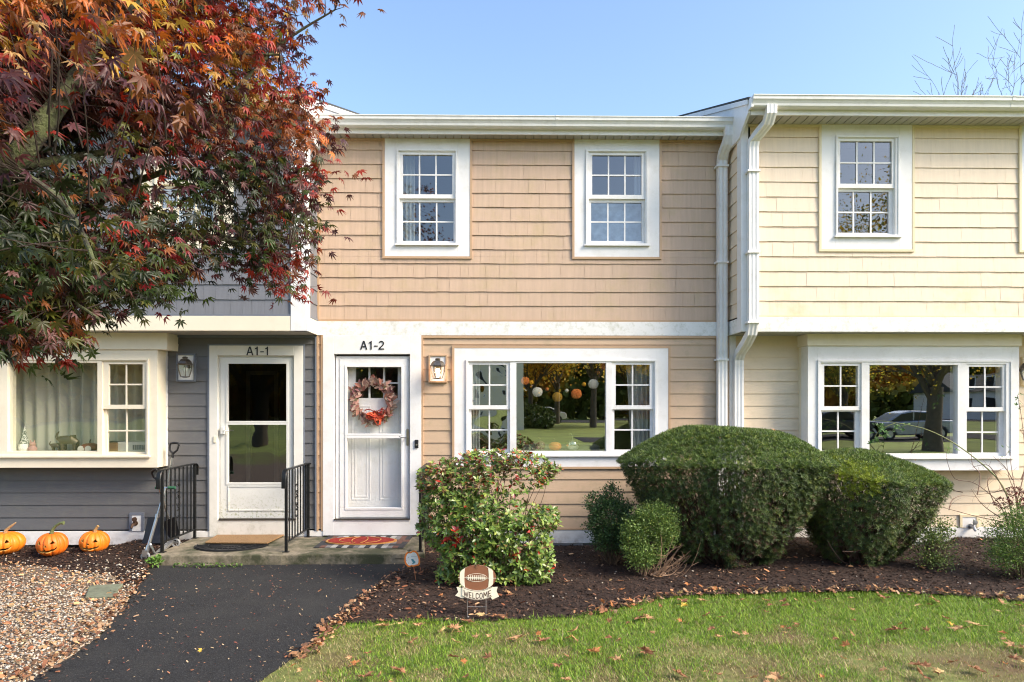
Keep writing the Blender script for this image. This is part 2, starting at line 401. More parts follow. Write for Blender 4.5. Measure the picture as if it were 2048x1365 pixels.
def eave(house, X0, X1, Yw, Yf, endcaps=True):
    s = MB(); x = X0
    while x < X1:                       # grooved soffit panels running out from the wall
        s.box(x, Yf + .001, ZEAVE, min(x + .088, X1), Yw + .03, ZEAVE + .012); x += .1
    s.box(X0, Yf + .001, ZEAVE + .018, X1, Yw + .03, ZEAVE + .026)
    s.build('soffit', soffit_m, house)
    f = MB(); f.box(X0, Yf - .02, ZEAVE - .012, X1, Yf, ZEAVE + .17); f.build('fascia', white, house, bevel=.003)
    g = MB(); y = Yf - .0205; zb = ZEAVE + .045
    prof = [(0, 0), (-.070, 0), (-.088, .014), (-.092, .04), (-.104, .062), (-.118, .078), (-.120, .112), (-.128, .116), (-.128, .126), (-.112, .126), (-.112, .09), (-.085, .045), (-.08, .01), (-.004, .008), (-.004, .13), (0, .13)]
    g.prism([(y + a, zb + b) for a, b in prof], 'X', X0 - .012, X1 + .012)
    if endcaps:
        for xe in (X0 - .014, X1 + .0125): g.prism([(y + a, zb + b) for a, b in prof[:10]] + [(y, zb + .126)], 'X', xe, xe + .0015)
    g.build('gutter', gutter_m, house)
    for q in range(1, int((X1-X0)/2.9)+1):
        xj = X0 + q*2.95; js = MB(); js.prism([(y + a*1.015 - .0012, zb + b - (.0012 if i < 4 else -.0012)) for i, (a, b) in enumerate(prof[:9])] + [(y - .11, zb + .10), (y-.09, zb+.05), (y-.08, zb+.004), (y, zb+.004)], 'X', xj, xj+.035); js.build('gutter_joint', gutter_m, house)
    r = MB(); sl_ = .354; y0 = Yf - .06; yr = 12.6; z0 = ZEAVE + .178
    zr = z0 + (yr - y0) * sl_; yb = 2*yr - y0
    r.prism([(y0, z0), (yr, zr), (yb, z0), (yb, z0 - .03), (yr, zr - .03), (y0, z0 - .02)], 'X', X0 - .04, X1 + .04)
    r.build('roof', shingle_roof, house)
    return y0, z0, yr, zr, yb
def spout(house, pts, w=.115, dp=.085):
    m = MB(); n = []
    for i in range(6):                   # fluted front
        a = -w/2 + w * i / 5; n.append((a, -dp/2 + (.006 if i % 2 else 0)))
    prof = n + [(w/2, dp/2), (-w/2, dp/2)]
    m.sweep(pts, prof, (1, 0, 0)); return m.build('downspout', white, house)
def strips_under(house, name, X0, X1, Y0, Y1, z):
    s = MB(); y = Y0
    while y < Y1: s.box(X0, y, z, X1, min(y + .088, Y1), z + .012); y += .1
    s.box(X0, Y0, z + .018, X1, Y1, z + .026); s.build(name, soffit_m, house)
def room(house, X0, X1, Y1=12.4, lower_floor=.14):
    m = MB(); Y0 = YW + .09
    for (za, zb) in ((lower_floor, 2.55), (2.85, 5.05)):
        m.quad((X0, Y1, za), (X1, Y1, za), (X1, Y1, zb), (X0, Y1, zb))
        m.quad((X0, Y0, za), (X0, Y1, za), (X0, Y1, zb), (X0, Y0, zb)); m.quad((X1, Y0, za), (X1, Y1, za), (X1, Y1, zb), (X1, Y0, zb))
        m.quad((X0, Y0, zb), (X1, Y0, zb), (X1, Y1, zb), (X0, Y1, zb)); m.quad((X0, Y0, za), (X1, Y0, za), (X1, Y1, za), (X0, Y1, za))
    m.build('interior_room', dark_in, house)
def text_mesh(name, s, size, loc, m, parent, rot=(R(90), 0, 0), depth=.003, align='CENTER', bold=0, sx=1.0):
    cu = bpy.data.curves.new('t', 'FONT'); cu.body = s; cu.size = size; cu.extrude = depth; cu.align_x = align; cu.offset = bold
    o = bpy.data.objects.new('t', cu); COL.objects.link(o)
    dg = bpy.context.evaluated_depsgraph_get(); me = bpy.data.meshes.new_from_object(o.evaluated_get(dg))
    bpy.data.objects.remove(o)
    me.materials.clear(); me.materials.append(m)
    M = Matrix.Translation(Vector(loc) - (root_loc(parent) if parent else Vector())) @ __import__('mathutils').Euler(rot).to_matrix().to_4x4() @ Matrix.Diagonal((sx, 1, 1, 1))
    me.transform(M); me.name = name
    o = bpy.data.objects.new(name, me); COL.objects.link(o)
    if parent: o.parent = parent
    return o
number_m = mat('black_painted_numerals', (.012, .012, .014), .4)
def number(house, s, X, Y, Z, size, m):
    adv = {'A': .70, '1': .46, '-': .42, '2': .60}; h = size*.70; st = h*.155
    x = X - sum(adv[c] for c in s)*size*.5*.93; mb = MB()
    P_ = lambda pts: mb.prism([(x + a*h, Z + b*h) for a, b in pts], 'Y', Y, Y + .006)
    for c in s:
        if c == 'A': P_([(0, 0), (.14, 0), (.40, .84), (.40, 1), (.32, 1)]); P_([(.40, .84), (.66, 0), (.80, 0), (.48, 1), (.40, 1)]); P_([(.2, .26), (.6, .26), (.56, .39), (.24, .39)])
        elif c == '1': P_([(.24, 0), (.38, 0), (.38, 1), (.29, 1), (.24, .9)]); P_([(.24, .90), (.06, .80), (.06, .69), (.24, .74)])
        elif c == '-': P_([(.06, .34), (.46, .34), (.46, .46), (.06, .46)])
        elif c == '2':
            P_([(0, 0), (.64, 0), (.64, .13), (.0, .13)]); P_([(.0, .13), (.19, .13), (.56, .50), (.47, .58)])
            o = [(.32+.31*math.cos(a), .71+.29*math.sin(a)) for a in np.linspace(-.75, 2.75, 14)]; i_ = [(.32+.17*math.cos(a), .71+.165*math.sin(a)) for a in np.linspace(-.75, 2.75, 14)]
            for k in range(13): P_([o[k], o[k+1], i_[k+1], i_[k]])
        x += adv[c]*size*.93
    mb.build('house_number', m, house)
def curtain(name, label, X0, X1, Z0, Z1, Y, m, folds=9, amp=.035, seed=1, taper=0.0, cat='curtain', group=None, mixed=None):
    rr = random.Random(seed); n = folds * 10; mb = MB(); ph = [rr.uniform(.6, 1.4) for _ in range(folds + 1)]
    def y_(t):
        s = t * folds; i = min(int(s), folds - 1)
        return Y + amp * math.sin(2 * math.pi * s * 1.0) * ph[i]
    rows = 6
    for r in range(rows + 1):
        f = r / rows
        for i in range(n + 1):
            t = i / n; x = X0 + (X1 - X0) * t
            if taper: x = X0 + (X1 - X0) * t * (1 - taper * (1 - f)) if taper > 0 else X1 - (X1 - X0) * (1 - t) * (1 + taper * (1 - f))
            mb.v.append((x, y_(t), Z0 + (Z1 - Z0) * f))
    for r in range(rows):
        for i in range(n):
            a = r * (n+1) + i; mb.f.append((a, a+1, a+n+2, a+n+1))
    o = mb.build(name, m, None, smooth=True)
    return tag(o, label, cat, group)

# ---------------------------------------------------------------- MIDDLE UNIT (tan)
H2 = thing('townhouse', 'two storey tan townhouse numbered A1-2 between the grey and the cream units', 'townhouse', ((XL+XR)/2, YW, 0), 'attached townhouses')
cas1, cas2 = rect(770, 280, 940, 514, YW), rect(1148.5, 281, 1318, 515, YW)
cas1 = (cas1[0], cas1[1], cas1[2], ZEAVE - .001); cas2 = (cas2[0], cas2[1], cas2[2], ZEAVE - .001)
mb = MB(); siding(mb, XL + .025, XR, ZBAND1 + .025, ZEAVE, ZBAND1 + .02, .1775, [cas1, cas2], Pf(YW), True); mb.build('wall_shingles', tan, H2)
window(H2, YW, cas1, rect(794, 301, 915, 491, YW), [('dh', rect(806, 311, 905, 390, YW), rect(804.5, 404, 907, 482, YW), 3, 2, gl_up)], white, chan=tan_trim)
window(H2, YW, cas2, rect(1171, 302, 1295, 492, YW), [('dh', rect(1184, 312, 1282.6, 391, YW), rect(1182.5, 405, 1284, 482, YW), 3, 2, gl_up)], white, chan=tan_trim)
mb = MB(); mb.box(XL, YW-.028, ZBAND1+.0, XL+.028, YW, ZEAVE); mb.box(XL+.028, YW-.026, ZBAND1+.001, XR, YW, ZBAND1+.022)
mb.box(XL+.028, YW-.026, ZEAVE-.03, cas1[0]-.03, YW, ZEAVE-.001); mb.box(cas1[2]+.03, YW-.026, ZEAVE-.03, cas2[0]-.03, YW, ZEAVE-.001); mb.box(cas2[2]+.03, YW-.026, ZEAVE-.03, XR-.01, YW, ZEAVE-.001)
mb.build('wall_edge_trim', tan_trim, H2)
mb = MB(); mb.box(XL, YW-.03, ZBAND0, XR, YW+.02, ZBAND1-.001); mb.build('band_board', whiteg, H2, bevel=.003)
# lower wall
ds_out = rect(647, 672, 843, 1071, YW); ds_out = (ds_out[0], .135, ds_out[2], ZBAND0 - .001)
ds_open = rect(669, 709, 820.5, 1042, YW)
pw_cas = rect(909, 697, 1335.5, 933.6, YW)
zcl = at(1000, 1057, YW).z; zbb = at(1000, 1087, YW).z
mb = MB(); siding(mb, XL+.02, XR, zcl, ZBAND0, zcl, .1543, [ds_out, pw_cas], Pf(YW)); mb.build('wall_clapboards', tan_clap, H2)
mb = MB(); mb.box(XL+.001, YW-.03, zcl-.02, XL+.02, YW, ZBAND0-.001); mb.box(ds_out[0]-.02, YW-.03, zcl-.02, ds_out[0]-.001, YW, ZBAND0-.001)
mb.box(ds_out[2]+.001, YW-.03, zcl-.018, ds_out[2]+.024, YW, ZBAND0-.001); mb.box(ds_out[2]+.024, YW-.029, ZBAND0-.032, XR-.13, YW, ZBAND0-.001)
mb.box(ds_out[2]+.024, YW-.027, zcl-.018, XR-.13, YW, zcl-.001); mb.build('wall_channel_trim', tan_trim, H2)
window(H2, YW, pw_cas, rect(932.6, 720, 1312, 911, YW), [
    ('dh', rect(945, 730, 1013, 811, YW), rect(942.7, 820.7, 1014.6, 900, YW), 2, 2, gl_wavy),
    ('pic', rect(1034.5, 728.6, 1209.6, 901, YW)),
    ('dh', rect(1231, 730, 1299, 811, YW), rect(1229, 820.7, 1301, 900, YW), 2, 2)], white, chan=tan_trim)
mb = MB(); mb.box(ds_out[2]+.0, YW-.022, zbb, XR, YW+.03, zcl-.019); mb.box(XL, YW-.022, .121, ds_out[0], YW+.03, zcl-.021); base_w = mat('white_base_board_splashed', (.78, .76, .73), .5, var=.05, vscale=5, stain=(.24, .17, .11), stain_amt=.75, stain_scale=9, stain_lo=.42, stain_hi=.62, zstain=(.0, .17)); mb.build('foundation_board', base_w, H2, bevel=.003)
mb = MB(); bw2 = (at(1085, 1095, YW).x, at(1166, 1095, YW).x); mb.box(XL, YW+.0, -.3, bw2[0], YW+.2, zbb-.002); mb.box(bw2[1], YW+.0, -.3, XR, YW+.2, zbb-.002); mb.build('foundation', foundation, H2)
mb = MB(); mb.box(bw2[0], YW+.05, -.3, bw2[1], YW+.06, zbb-.003); bwin = mb.build('basement_window', dark_pit, H2)
mb = MB(); mb.box(bw2[1]-.05, YW+.0, -.3, bw2[1]-.002, YW+.049, zbb-.004); mb.box(bw2[0]+.002, YW+.01, zbb-.03, bw2[1]-.05, YW+.049, zbb-.004); mb.build('frame', white, bwin)
# door
mb = MB(); mb.ring(ds_out, ds_open, YW-.034, YW+.14)
mb.box(ds_open[0], YW-.04, ds_open[1], ds_open[2], YW+.1, ds_open[1]+.012)
dsur = mb.build('door_surround', white, H2, bevel=.003)
th = MB(); th.box(ds_open[0]+.004, YW-.045, ds_open[1]+.013, ds_open[2]-.004, YW+.05, ds_open[1]+.03); th.build('threshold', brass, dsur)
sd_o = rect(673, 713, 817, 1038, YW); g1 = rect(694, 734.6, 802.5, 868, YW); g2 = rect(694, 877, 802.5, 1016, YW)
sd_l = rect(679, 717, 816, 1035.6, YW)
def storm(house, fro, leaf, ga, gb, glassA, glassB, Y=YW+.012, panel=False):
    m = MB(); m.ring((fro[0]-.012, fro[1], fro[2]+.012, fro[3]), leaf, Y, Y+.03)
    holes = [ga] if panel else [ga, gb]
    if panel: holes = [ga, gb[0]]
    board(m, expand(leaf, -.003), holes, Y-.012, Y+.026)
    for h in holes: m.ring(expand(h, .026), h, Y-.019, Y-.0122)
    o = m.build('storm_door', white, house, bevel=.003)
    for h, gm in zip(holes, (glassA, glassB)):
        q = MB(); q.quad((h[0], Y+.008, h[1]), (h[2], Y+.008, h[1]), (h[2], Y+.008, h[3]), (h[0], Y+.008, h[3])); q.build('glass_pane', gm, o)
    return o
sdoor = storm(H2, sd_o, sd_l, g1, g2, gl_soft, gl_soft)
hp = at(815, 875, YW-.02)
m = MB(); m.box(hp.x-.016, YW-.012, hp.z-.105, hp.x+.016, YW+.0, hp.z+.105); m.build('handle_plate', nickel, sdoor, bevel=.008)
m = MB(); m.tube([(hp.x, YW-.01, hp.z+.0), (hp.x, YW-.05, hp.z+.0)], .009); m.tube([(hp.x, YW-.05, hp.z), (hp.x-.03, YW-.055, hp.z-.004), (hp.x-.07, YW-.05, hp.z-.002), (hp.x-.10, YW-.045, hp.z+.010)], [.009, .008, .007, .006]); m.build('handle', nickel, sdoor, smooth=True)
Yd = YW + .125
dl = rect(676, 712, 820, 1040, Yd)
lites = []
for r_ in range(2):
    for c_ in range(3):
        xa = 711 + c_*29.3; lites.append(rect(xa, 735 + r_*33, xa + 26, 765 + r_*31.5, Yd))
m = MB(); board(m, dl, lites, Yd, Yd + .04)
for pn in (rect(704, 812, 741, 1000, Yd), rect(760, 812, 797, 1000, Yd)):
    m.ring(pn, expand(pn, -.012), Yd-.006, Yd-.0002); m.ring(expand(pn, -.035), expand(pn, -.05), Yd-.005, Yd-.0002)
mb_ = m
idoor = m.build('front_door', white, H2, bevel=.002)
for l in lites:
    q = MB(); q.quad((l[0], Yd+.02, l[1]), (l[2], Yd+.02, l[1]), (l[2], Yd+.02, l[3]), (l[0], Yd+.02, l[3])); q.build('door_lite', gl_dark, idoor)
number(H2, 'A1-2', at(747, 700, YW).x, YW-.0405, at(744, 700, YW).z, .155, number_m)
dbp = rect(829.5, 880, 837, 896.5, YW-.04)
m = MB(); m.box(dbp[0], YW-.052, dbp[1], dbp[2], YW-.0345, dbp[3]); db = m.build('doorbell', black_pl, H2, bevel=.006)
m = MB(); cx_, cz_ = (dbp[0]+dbp[2])/2, (dbp[1]+dbp[3])/2; m.lathe((cx_, YW-.053, cz_-.012), [(0, -.004), (.011, -.003), (.013, 0)], 12, 'Y'); m.build('button', nickel, db)
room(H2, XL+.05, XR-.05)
e2 = eave(H2, XL+.02, XR-.025, YW, 8.42)
spout(H2, [at(1458, 254, 8.34), at(1458, 272, 8.34), at(1454, 288, 8.38), at(1447, 306, 8.46), at(1444, 322, 8.52), at(1444, 420, 8.52), at(1444, 700, 8.52), at(1444, 1060, 8.52)])
for py in (333, 525, 720):
    p = at(1444, py, 8.5); m = MB(); m.box(p.x-.075, 8.46, p.z-.012, p.x+.075, 8.585, p.z+.012); m.build('downspout_strap', white, H2)

# ---------------------------------------------------------------- RIGHT UNIT (cream)
H3 = thing('townhouse', 'cream yellow townhouse at the right with an overhanging upper storey and a triple bay window', 'townhouse', (XR+3, YW, 0), 'attached townhouses')
X3 = 9.6
ca = rect(1641, 248, 1822, 500, YU); cb = rect(2040, 248, 2221, 502, YU)
ca = (ca[0], ca[1], ca[2], ZEAVE-.001); cb = (cb[0], cb[1], cb[2], ZEAVE-.001)
mb = MB(); siding(mb, XR+.09, X3, ZBAND1+.02, ZEAVE, ZBAND1+.015, .1775, [ca, cb], Pf(YU), True, random.Random(9), .0007)
siding(mb, YU+.05, YW, ZBAND1+.02, ZEAVE, ZBAND1+.015, .1775, [], Pleft(XR), True, random.Random(5)); mb.build('wall_shingles', cream, H3)
u3 = [('dh', rect(1679, 284, 1782, 369, YU), rect(1674, 383, 1779, 465.5, YU), 3, 2, gl_up)]
window(H3, YU, ca, rect(1669, 274, 1796, 475, YU), u3, white, chan=cream_tr)
dx = cb[0] - ca[0]
sh = lambda r: (r[0]+dx, r[1], r[2]+dx, r[3])
window(H3, YU, cb, sh(rect(1669, 274, 1796, 475, YU)), [('dh', sh(u3[0][1]), sh(u3[0][2]), 3, 2, gl_up)], white, chan=cream_tr)
mb = MB(); mb.box(XR-.03, YU-.034, ZBAND0, XR+.055, YU+.11, ZEAVE); mb.build('corner_board', white, H3, bevel=.003)
mb = MB(); mb.box(XR+.057, YU-.03, ZBAND0, X3, YU+.02, ZBAND1-.001); mb.box(XR-.022, YU+.112, ZBAND0, XR+.02, YW-.031, ZBAND1-.001); mb.build('band_board', whiteg, H3, bevel=.003)
mb = MB(); mb.box(XR+.057, YU-.026, ZBAND1+.001, X3, YU, ZBAND1+.02); mb.box(XR+.057, YU-.026, ZEAVE-.03, ca[0]-.03, YU, ZEAVE-.001); mb.box(ca[2]+.03, YU-.026, ZEAVE-.03, cb[0]-.03, YU, ZEAVE-.001); mb.build('wall_edge_trim', cream_tr, H3)
strips_under(H3, 'overhang_soffit', XR, X3, YU+.02, YW, ZBAND0)
bay = rect(1614, 693, 2035, 941, YB)
hole3 = [(bay[0]+.01, bay[1]+.01, bay[2]-.01, ZBAND0+.01)]
mb = MB(); siding(mb, XR+.08, X3, zcl, ZBAND0, zcl, .1543, hole3, Pf(YW))
mb.build('wall_clapboards', cream_clap, H3)
u = [('dh', rect(1647, 732, 1715, 813, YB), rect(1644.6, 824, 1712, 902, YB), 2, 2), ('pic', rect(1738, 732.5, 1910, 906, YB)),
     ('dh', rect(1936, 734, 2003, 815, YB), rect(1935, 824, 2000, 906, YB), 2, 2)]
bw = window(H3, YB, bay, rect(1633, 721, 2020, 916, YB), u, white, casing_back=.25, depth=.12)
hd = rect(1613, 670, 2041, 692.6, YB-.03)
mb = MB(); mb.box(hd[0], YB-.055, bay[3]+.001, hd[2], YW+.01, ZBAND0-.001); mb.build('bay_header', cream_trim, bw, bevel=.004)
sx0 = at(1603, 800, YW).x
mb = MB(); mb.box(sx0, YW-.08, bay[1], bay[0]-.001, YW+.01, ZBAND0-.001); mb.build('bay_side_trim', cream_trim, bw, bevel=.003)
mb = MB(); mb.box(XR+.0, YW-.034, zbb, XR+.08, YW, ZBAND0-.001); mb.build('party_wall_board', white, H3, bevel=.003)
mb = MB(); mb.box(XR+.0, YW-.022, zbb, X3, YW+.03, zcl-.003); sp3 = rect(1922, 1034, 1950, 1062, YW); mb.box(sp3[0], YW-.0235, zcl-.003, sp3[2], YW, sp3[3]); fb3 = mb.build('foundation_board', base_w, H3, bevel=.003)
mb = MB(); mb.ring((sp3[0]-.03, zcl-.002, sp3[2]+.03, sp3[3]+.03), (sp3[0], zcl-.0025, sp3[2], sp3[3]), YW-.03, YW+.0); mb.build('spigot_surround', cream_tr, H3)
def spigot(house, p, m):
    s = MB(); s.tube([(p.x, YW-.02, p.z), (p.x, YW-.09, p.z-.01), (p.x, YW-.12, p.z-.045)], [.018, .02, .014]); s.tube([(p.x, YW-.06, p.z), (p.x+.02, YW-.08, p.z+.05)], .008)
    s.lathe((p.x+.02, YW-.085, p.z+.055), [(0, -.008), (.03, -.006), (.03, .006), (0, .008)], 10, 'Y'); s.lathe((p.x, YW-.026, p.z), [(.033, 0), (.033, -.008), (0, -.009)], 12, 'Y')
    return s.build('spigot', m, house, smooth=True)
spigot(H3, at(1938, 1052, YW), mat('galvanised_tap', (.3, .31, .33), .4, metal=.8))
mb = MB(); b3 = (at(1755, 1095, YW).x, at(1832, 1095, YW).x); mb.box(XR, YW+.0, -.3, b3[0], YW+.2, zbb-.002); mb.box(b3[1], YW+.0, -.3, X3, YW+.2, zbb-.002); mb.build('foundation', foundation, H3)
mb = MB(); mb.box(b3[0], YW+.05, -.3, b3[1], YW+.06, zbb-.003); b_ = mb.build('basement_window', dark_pit, H3)
mb = MB(); mb.box(b3[0]+.002, YW-.0, zbb-.05, b3[1]-.002, YW+.049, zbb-.004); mb.build('frame', white, b_)
room(H3, XR+.05, X3-.05)
y0, z0, yr, zr, yb = eave(H3, XR-.015, X3, YU, 7.81)
def gable(house, X, s):
    """white gable end panel between this roof and the lower neighbour's; s=-1 faces left"""
    x0, x1 = sorted((X, X + s*.03))
    m = MB(); m.prism([(7.79, ZEAVE+.01), (8.09, ZEAVE-.17), (YW-.03, ZEAVE-.17), (YW-.03, ZEAVE), (8.9, ZEAVE), (2*yr-y0-.3, ZEAVE), (yr, zr-.05), (y0+.06, z0-.03)], 'X', x0, x1); g = m.build('gable_panel', white, house)
    x0, x1 = sorted((X + s*.03, X + s*.05))
    m = MB(); m.prism([(y0+.03, z0-.075), (y0+.03, z0-.02), (yr, zr-.031), (2*yr-y0, z0-.031), (2*yr-y0, z0-.10), (yr, zr-.12)], 'X', x0, x1); m.build('rake_board', white, g)
gable(H3, XR-.02, -1)
mb = MB(); mb.box(XR-.045, 7.70, ZEAVE+.04, XR-.017, 7.80, ZEAVE+.16); mb.build('fascia_end', white, H3, bevel=.004)
spout(H3, [at(1542, 212, 7.73), at(1542, 226, 7.73), at(1536, 246, 7.80), at(1518, 268, 7.93), at(1508, 281, 8.0), at(1506, 296, 8.02), at(1506, 450, 8.02), at(1506, 648, 8.02), at(1503, 667, 8.06), at(1493, 687, 8.22), at(1481, 705, 8.44), at(1477, 718, 8.51), at(1476.5, 735, 8.52), at(1476.5, 1060, 8.52)])
for py in (343, 505, 645):
    p = at(1506, py, 8.0); m = MB(); m.box(p.x-.075, 7.96, p.z-.012, p.x+.075, 8.065, p.z+.012); m.build('downspout_strap', white, H3)

# ---------------------------------------------------------------- LEFT UNIT (grey)
H1 = thing('townhouse', 'slate grey townhouse numbered A1-1 at the left, half hidden behind the red maple', 'townhouse', (XL-3, YW, 0), 'attached townhouses')
X1 = -9.6
c1 = rect(-130, 248, 57, 498, YU); c2 = rect(283, 248, 470, 498, YU)
c1 = (c1[0], c1[1], c1[2], ZEAVE-.001); c2 = (c2[0], c2[1], c2[2], ZEAVE-.001)
cbx = at(583, 400, YU).x
mb = MB(); siding(mb, X1, cbx, ZBAND1+.02, ZEAVE, ZBAND1+.015, .1775, [c1, c2], Pf(YU), True, random.Random(19))
siding(mb, YU+.09, YW-.03, ZBAND1+.02, ZEAVE, ZBAND1+.015, .1775, [], Pright(XL), True, random.Random(6)); mb.build('wall_shingles', grey, H1)
for c in (c1, c2):
    k = c[0] - ca[0]; s2 = lambda r: (r[0]+k, r[1], r[2]+k, r[3])
    window(H1, YU, c, s2(rect(1669, 274, 1796, 475, YU)), [('dh', s2(u3[0][1]), s2(u3[0][2]), 3, 2)], cream_trim, chan=grey_tr, sashmat=cream_trim)
    bl = MB(); r_ = s2(rect(1674, 274, 1787, 475, YU)); z = r_[1]
    while z < r_[3]: bl.box(r_[0], YU+.12, z, r_[2], YU+.14, z+.018); z += .026
    tag(bl.build('window_blind', white), 'white slatted blind behind the upper grey window ' + ('cut by the left frame edge' if c is c1 else 'deep inside the maple leaves'), 'blind', 'window blinds')
mb = MB(); mb.box(cbx, YU-.034, ZBAND0, XL+.03, YU+.085, ZEAVE); mb.build('corner_board', white, H1, bevel=.003)
mb = MB(); mb.box(X1, YU-.03, ZBAND0, cbx-.002, YU+.02, ZBAND1-.001); mb.box(XL-.02, YU+.087, ZBAND0, XL+.02, YW-.031, ZBAND1-.001); mb.build('band_board', cream_trim, H1, bevel=.003)
mb = MB(); mb.box(X1, YU-.026, ZBAND1+.001, cbx-.001, YU, ZBAND1+.02); mb.box(XL+.001, YU+.087, ZBAND1+.001, XL+.024, YW-.031, ZBAND1+.02); mb.build('wall_edge_trim', grey_tr, H1)
strips_under(H1, 'overhang_soffit', X1, XL, YU+.02, YW, ZBAND0)
ds1 = rect(420.7, 692, 607.6, 1067, YW); ds1 = (ds1[0], .125, ds1[2], ds1[3])
op1 = rect(437, 712, 589, 1040, YW)
bay1 = rect(-330, 700, 317, 935.6, YB)
mb = MB(); siding(mb, X1, XL-.02, zcl, ZBAND0, zcl, .1543, [ds1, (bay1[0]+.01, bay1[1]+.01, bay1[2]-.01, ZBAND0+.01)], Pf(YW)); mb.build('wall_clapboards', grey_clap, H1)
mb = MB(); mb.box(XL-.02, YW-.03, zcl-.02, XL-.0, YW, ZBAND0-.001)
mb.box(ds1[0]-.022, YW-.03, zcl-.02, ds1[0]-.001, YW, ds1[3]+.02); mb.box(ds1[2]+.001, YW-.03, zcl-.02, ds1[2]+.018, YW, ds1[3]+.02); mb.box(ds1[0]-.001, YW-.03, ds1[3]+.001, ds1[2]+.001, YW, ds1[3]+.02)
mb.box(-4.6, YW-.03, ZBAND0-.03, XL-.02, YW, ZBAND0-.002); mb.build('wall_channel_trim', grey_tr, H1)
gw = window(H1, YB, bay1, rect(-310, 717.6, 300.6, 913, YB), [
    ('dh', rect(-291, 729, -223, 810, YB), rect(-293, 819, -221, 905, YB), 2, 2),
    ('pic', rect(-195, 728, -5, 901, YB)), ('pic', rect(21, 728, 196, 901, YB)),
    ('dh', rect(219, 729, 287, 810, YB), rect(213, 819, 289, 905, YB), 2, 2, gl_low)], cream_trim, panes=gl_low, casing_back=.25, depth=.12, sashmat=cream_trim)  # warm bounced light on this bay is put into the trim colour
hd = rect(-330, 667, 336, 699, YB-.03)
mb = MB(); mb.box(bay1[0], YB-.05, bay1[3]+.001, hd[2], YW+.01, ZBAND0-.001); mb.build('bay_header', cream_trim, gw, bevel=.004)
mb = MB(); mb.box(bay1[2]+.001, YW-.06, bay1[1], at(333, 800, YW).x, YW+.01, ZBAND0-.001); mb.build('bay_side_trim', white, gw)
mb = MB(); mb.box(X1, YW-.022, zbb, ds1[0], YW+.03, zcl-.021); mb.box(ds1[2], YW-.0225, .122, XL-.001, YW+.03, zcl-.021); mb.box(ds1[0], YW-.021, .10, ds1[2], YW+.03, .124)
sp1 = rect(266, 1030, 285, 1058, YW); mb.box(sp1[0], YW-.0245, zcl-.02, sp1[2], YW, sp1[3]); mb.build('foundation_board', base_w, H1, bevel=.003)
mb = MB(); mb.ring((sp1[0]-.03, zcl-.02, sp1[2]+.03, sp1[3]+.03), (sp1[0], zcl-.0205, sp1[2], sp1[3]), YW-.03, YW); mb.build('spigot_surround', grey_tr, H1)
spigot(H1, at(273, 1046, YW), mat('rusty_brass_tap', (.12, .07, .045), .6, metal=.6))
mb = MB(); b1 = (at(60, 1095, YW).x, at(235, 1095, YW).x); mb.box(X1, YW+.0, -.3, b1[0], YW+.2, zbb-.002); mb.box(b1[1], YW+.0, -.3, XL, YW+.2, zbb-.002); mb.build('foundation', foundation, H1)
mb = MB(); mb.box(b1[0], YW+.08, -.3, b1[1], YW+.09, zbb-.003); mb.build('basement_window', dark_pit, H1)
mb = MB(); mb.ring(ds1, op1, YW-.034, YW+.14); dsu = mb.build('door_surround', mat('white_trim_aged', (.76, .73, .66), .5, var=.03, stain=(.3, .28, .15), stain_amt=.5, stain_scale=12, stain_lo=.5, stain_hi=.75, zstain=(.15, .6)), H1, bevel=.003)
th = MB(); th.box(op1[0]+.02, YW-.045, op1[1]+.001, op1[2]+.03, YW+.05, op1[1]+.02); th.build('threshold', brass, dsu)
ga = rect(456, 728, 573, 842.5, YW); gb = rect(456, 850, 573, 965.6, YW)
doorw = mat('storm_door_dirty_white', (.72, .71, .66), .45, var=.03, stain=(.28, .30, .10), stain_amt=.85, stain_scale=34, stain_lo=.52, stain_hi=.6, zstain=(.28, .72))
gl_screen = glass('screened_glass', -.01, tint=(.35, .34, .33))
gl_mirror = glass('storm_glass_reflective', .14, wob=.0015, wscale=3.0)
leaf1 = rect(440.7, 715, 586, 1037, YW)
sd1 = storm(H1, (op1[0]+.012, op1[1]+.02, op1[2]-.012, op1[3]-.002), leaf1, ga, (gb,), gl_screen, gl_mirror, panel=True)
sd1.data.materials[0] = doorw
kp = rect(456, 972, 575, 1022, YW); m = MB(); m.ring(kp, expand(kp, -.012), YW-.008, YW-.0005); m.build('kick_panel', doorw, sd1)
hp = at(446, 862, YW-.02); m = MB(); m.box(hp.x-.02, YW-.05, hp.z-.04, hp.x+.02, YW-.0005, hp.z+.05); m.tube([(hp.x, YW-.04, hp.z), (hp.x+.04, YW-.06, hp.z+.004), (hp.x+.09, YW-.055, hp.z-.004)], .008); m.build('handle', doorw, sd1, bevel=.004)
dbp = rect(427, 873, 432.5, 886, YW-.04); m = MB(); m.box(dbp[0], YW-.046, dbp[1], dbp[2], YW-.0345, dbp[3]); m.build('doorbell', cream_trim, H1, bevel=.003)
number(H1, 'A1-1', at(518.5, 711, YW).x, YW-.0405, at(515, 711.5, YW).z, .155, number_m)
room(H1, X1+.05, XL-.05)
m = MB(); di = rect(500, 750, 548, 1010, 10.6); m.ring(expand(di, .06), di, 10.6, 10.68); m.build('interior_doorway', mat('interior_trim_dim', (.3, .27, .22), .6), H1)
eave(H1, X1, XL+.02, YU, 7.81); gable(H1, XL+.02, 1)
for Hh, xa, xb in ((H1, X1, XL), (H2, XL, XR), (H3, XR, X3)):
    m = MB(); m.box(xa, 16.6, -.3, xb, 16.8, ZEAVE+.1); m.build('rear_wall', white, Hh)
m = MB(); m.box(X1-.2, 8.12, -.3, X1-.01, 16.8, ZEAVE); m.build('end_wall', grey_clap, H1)
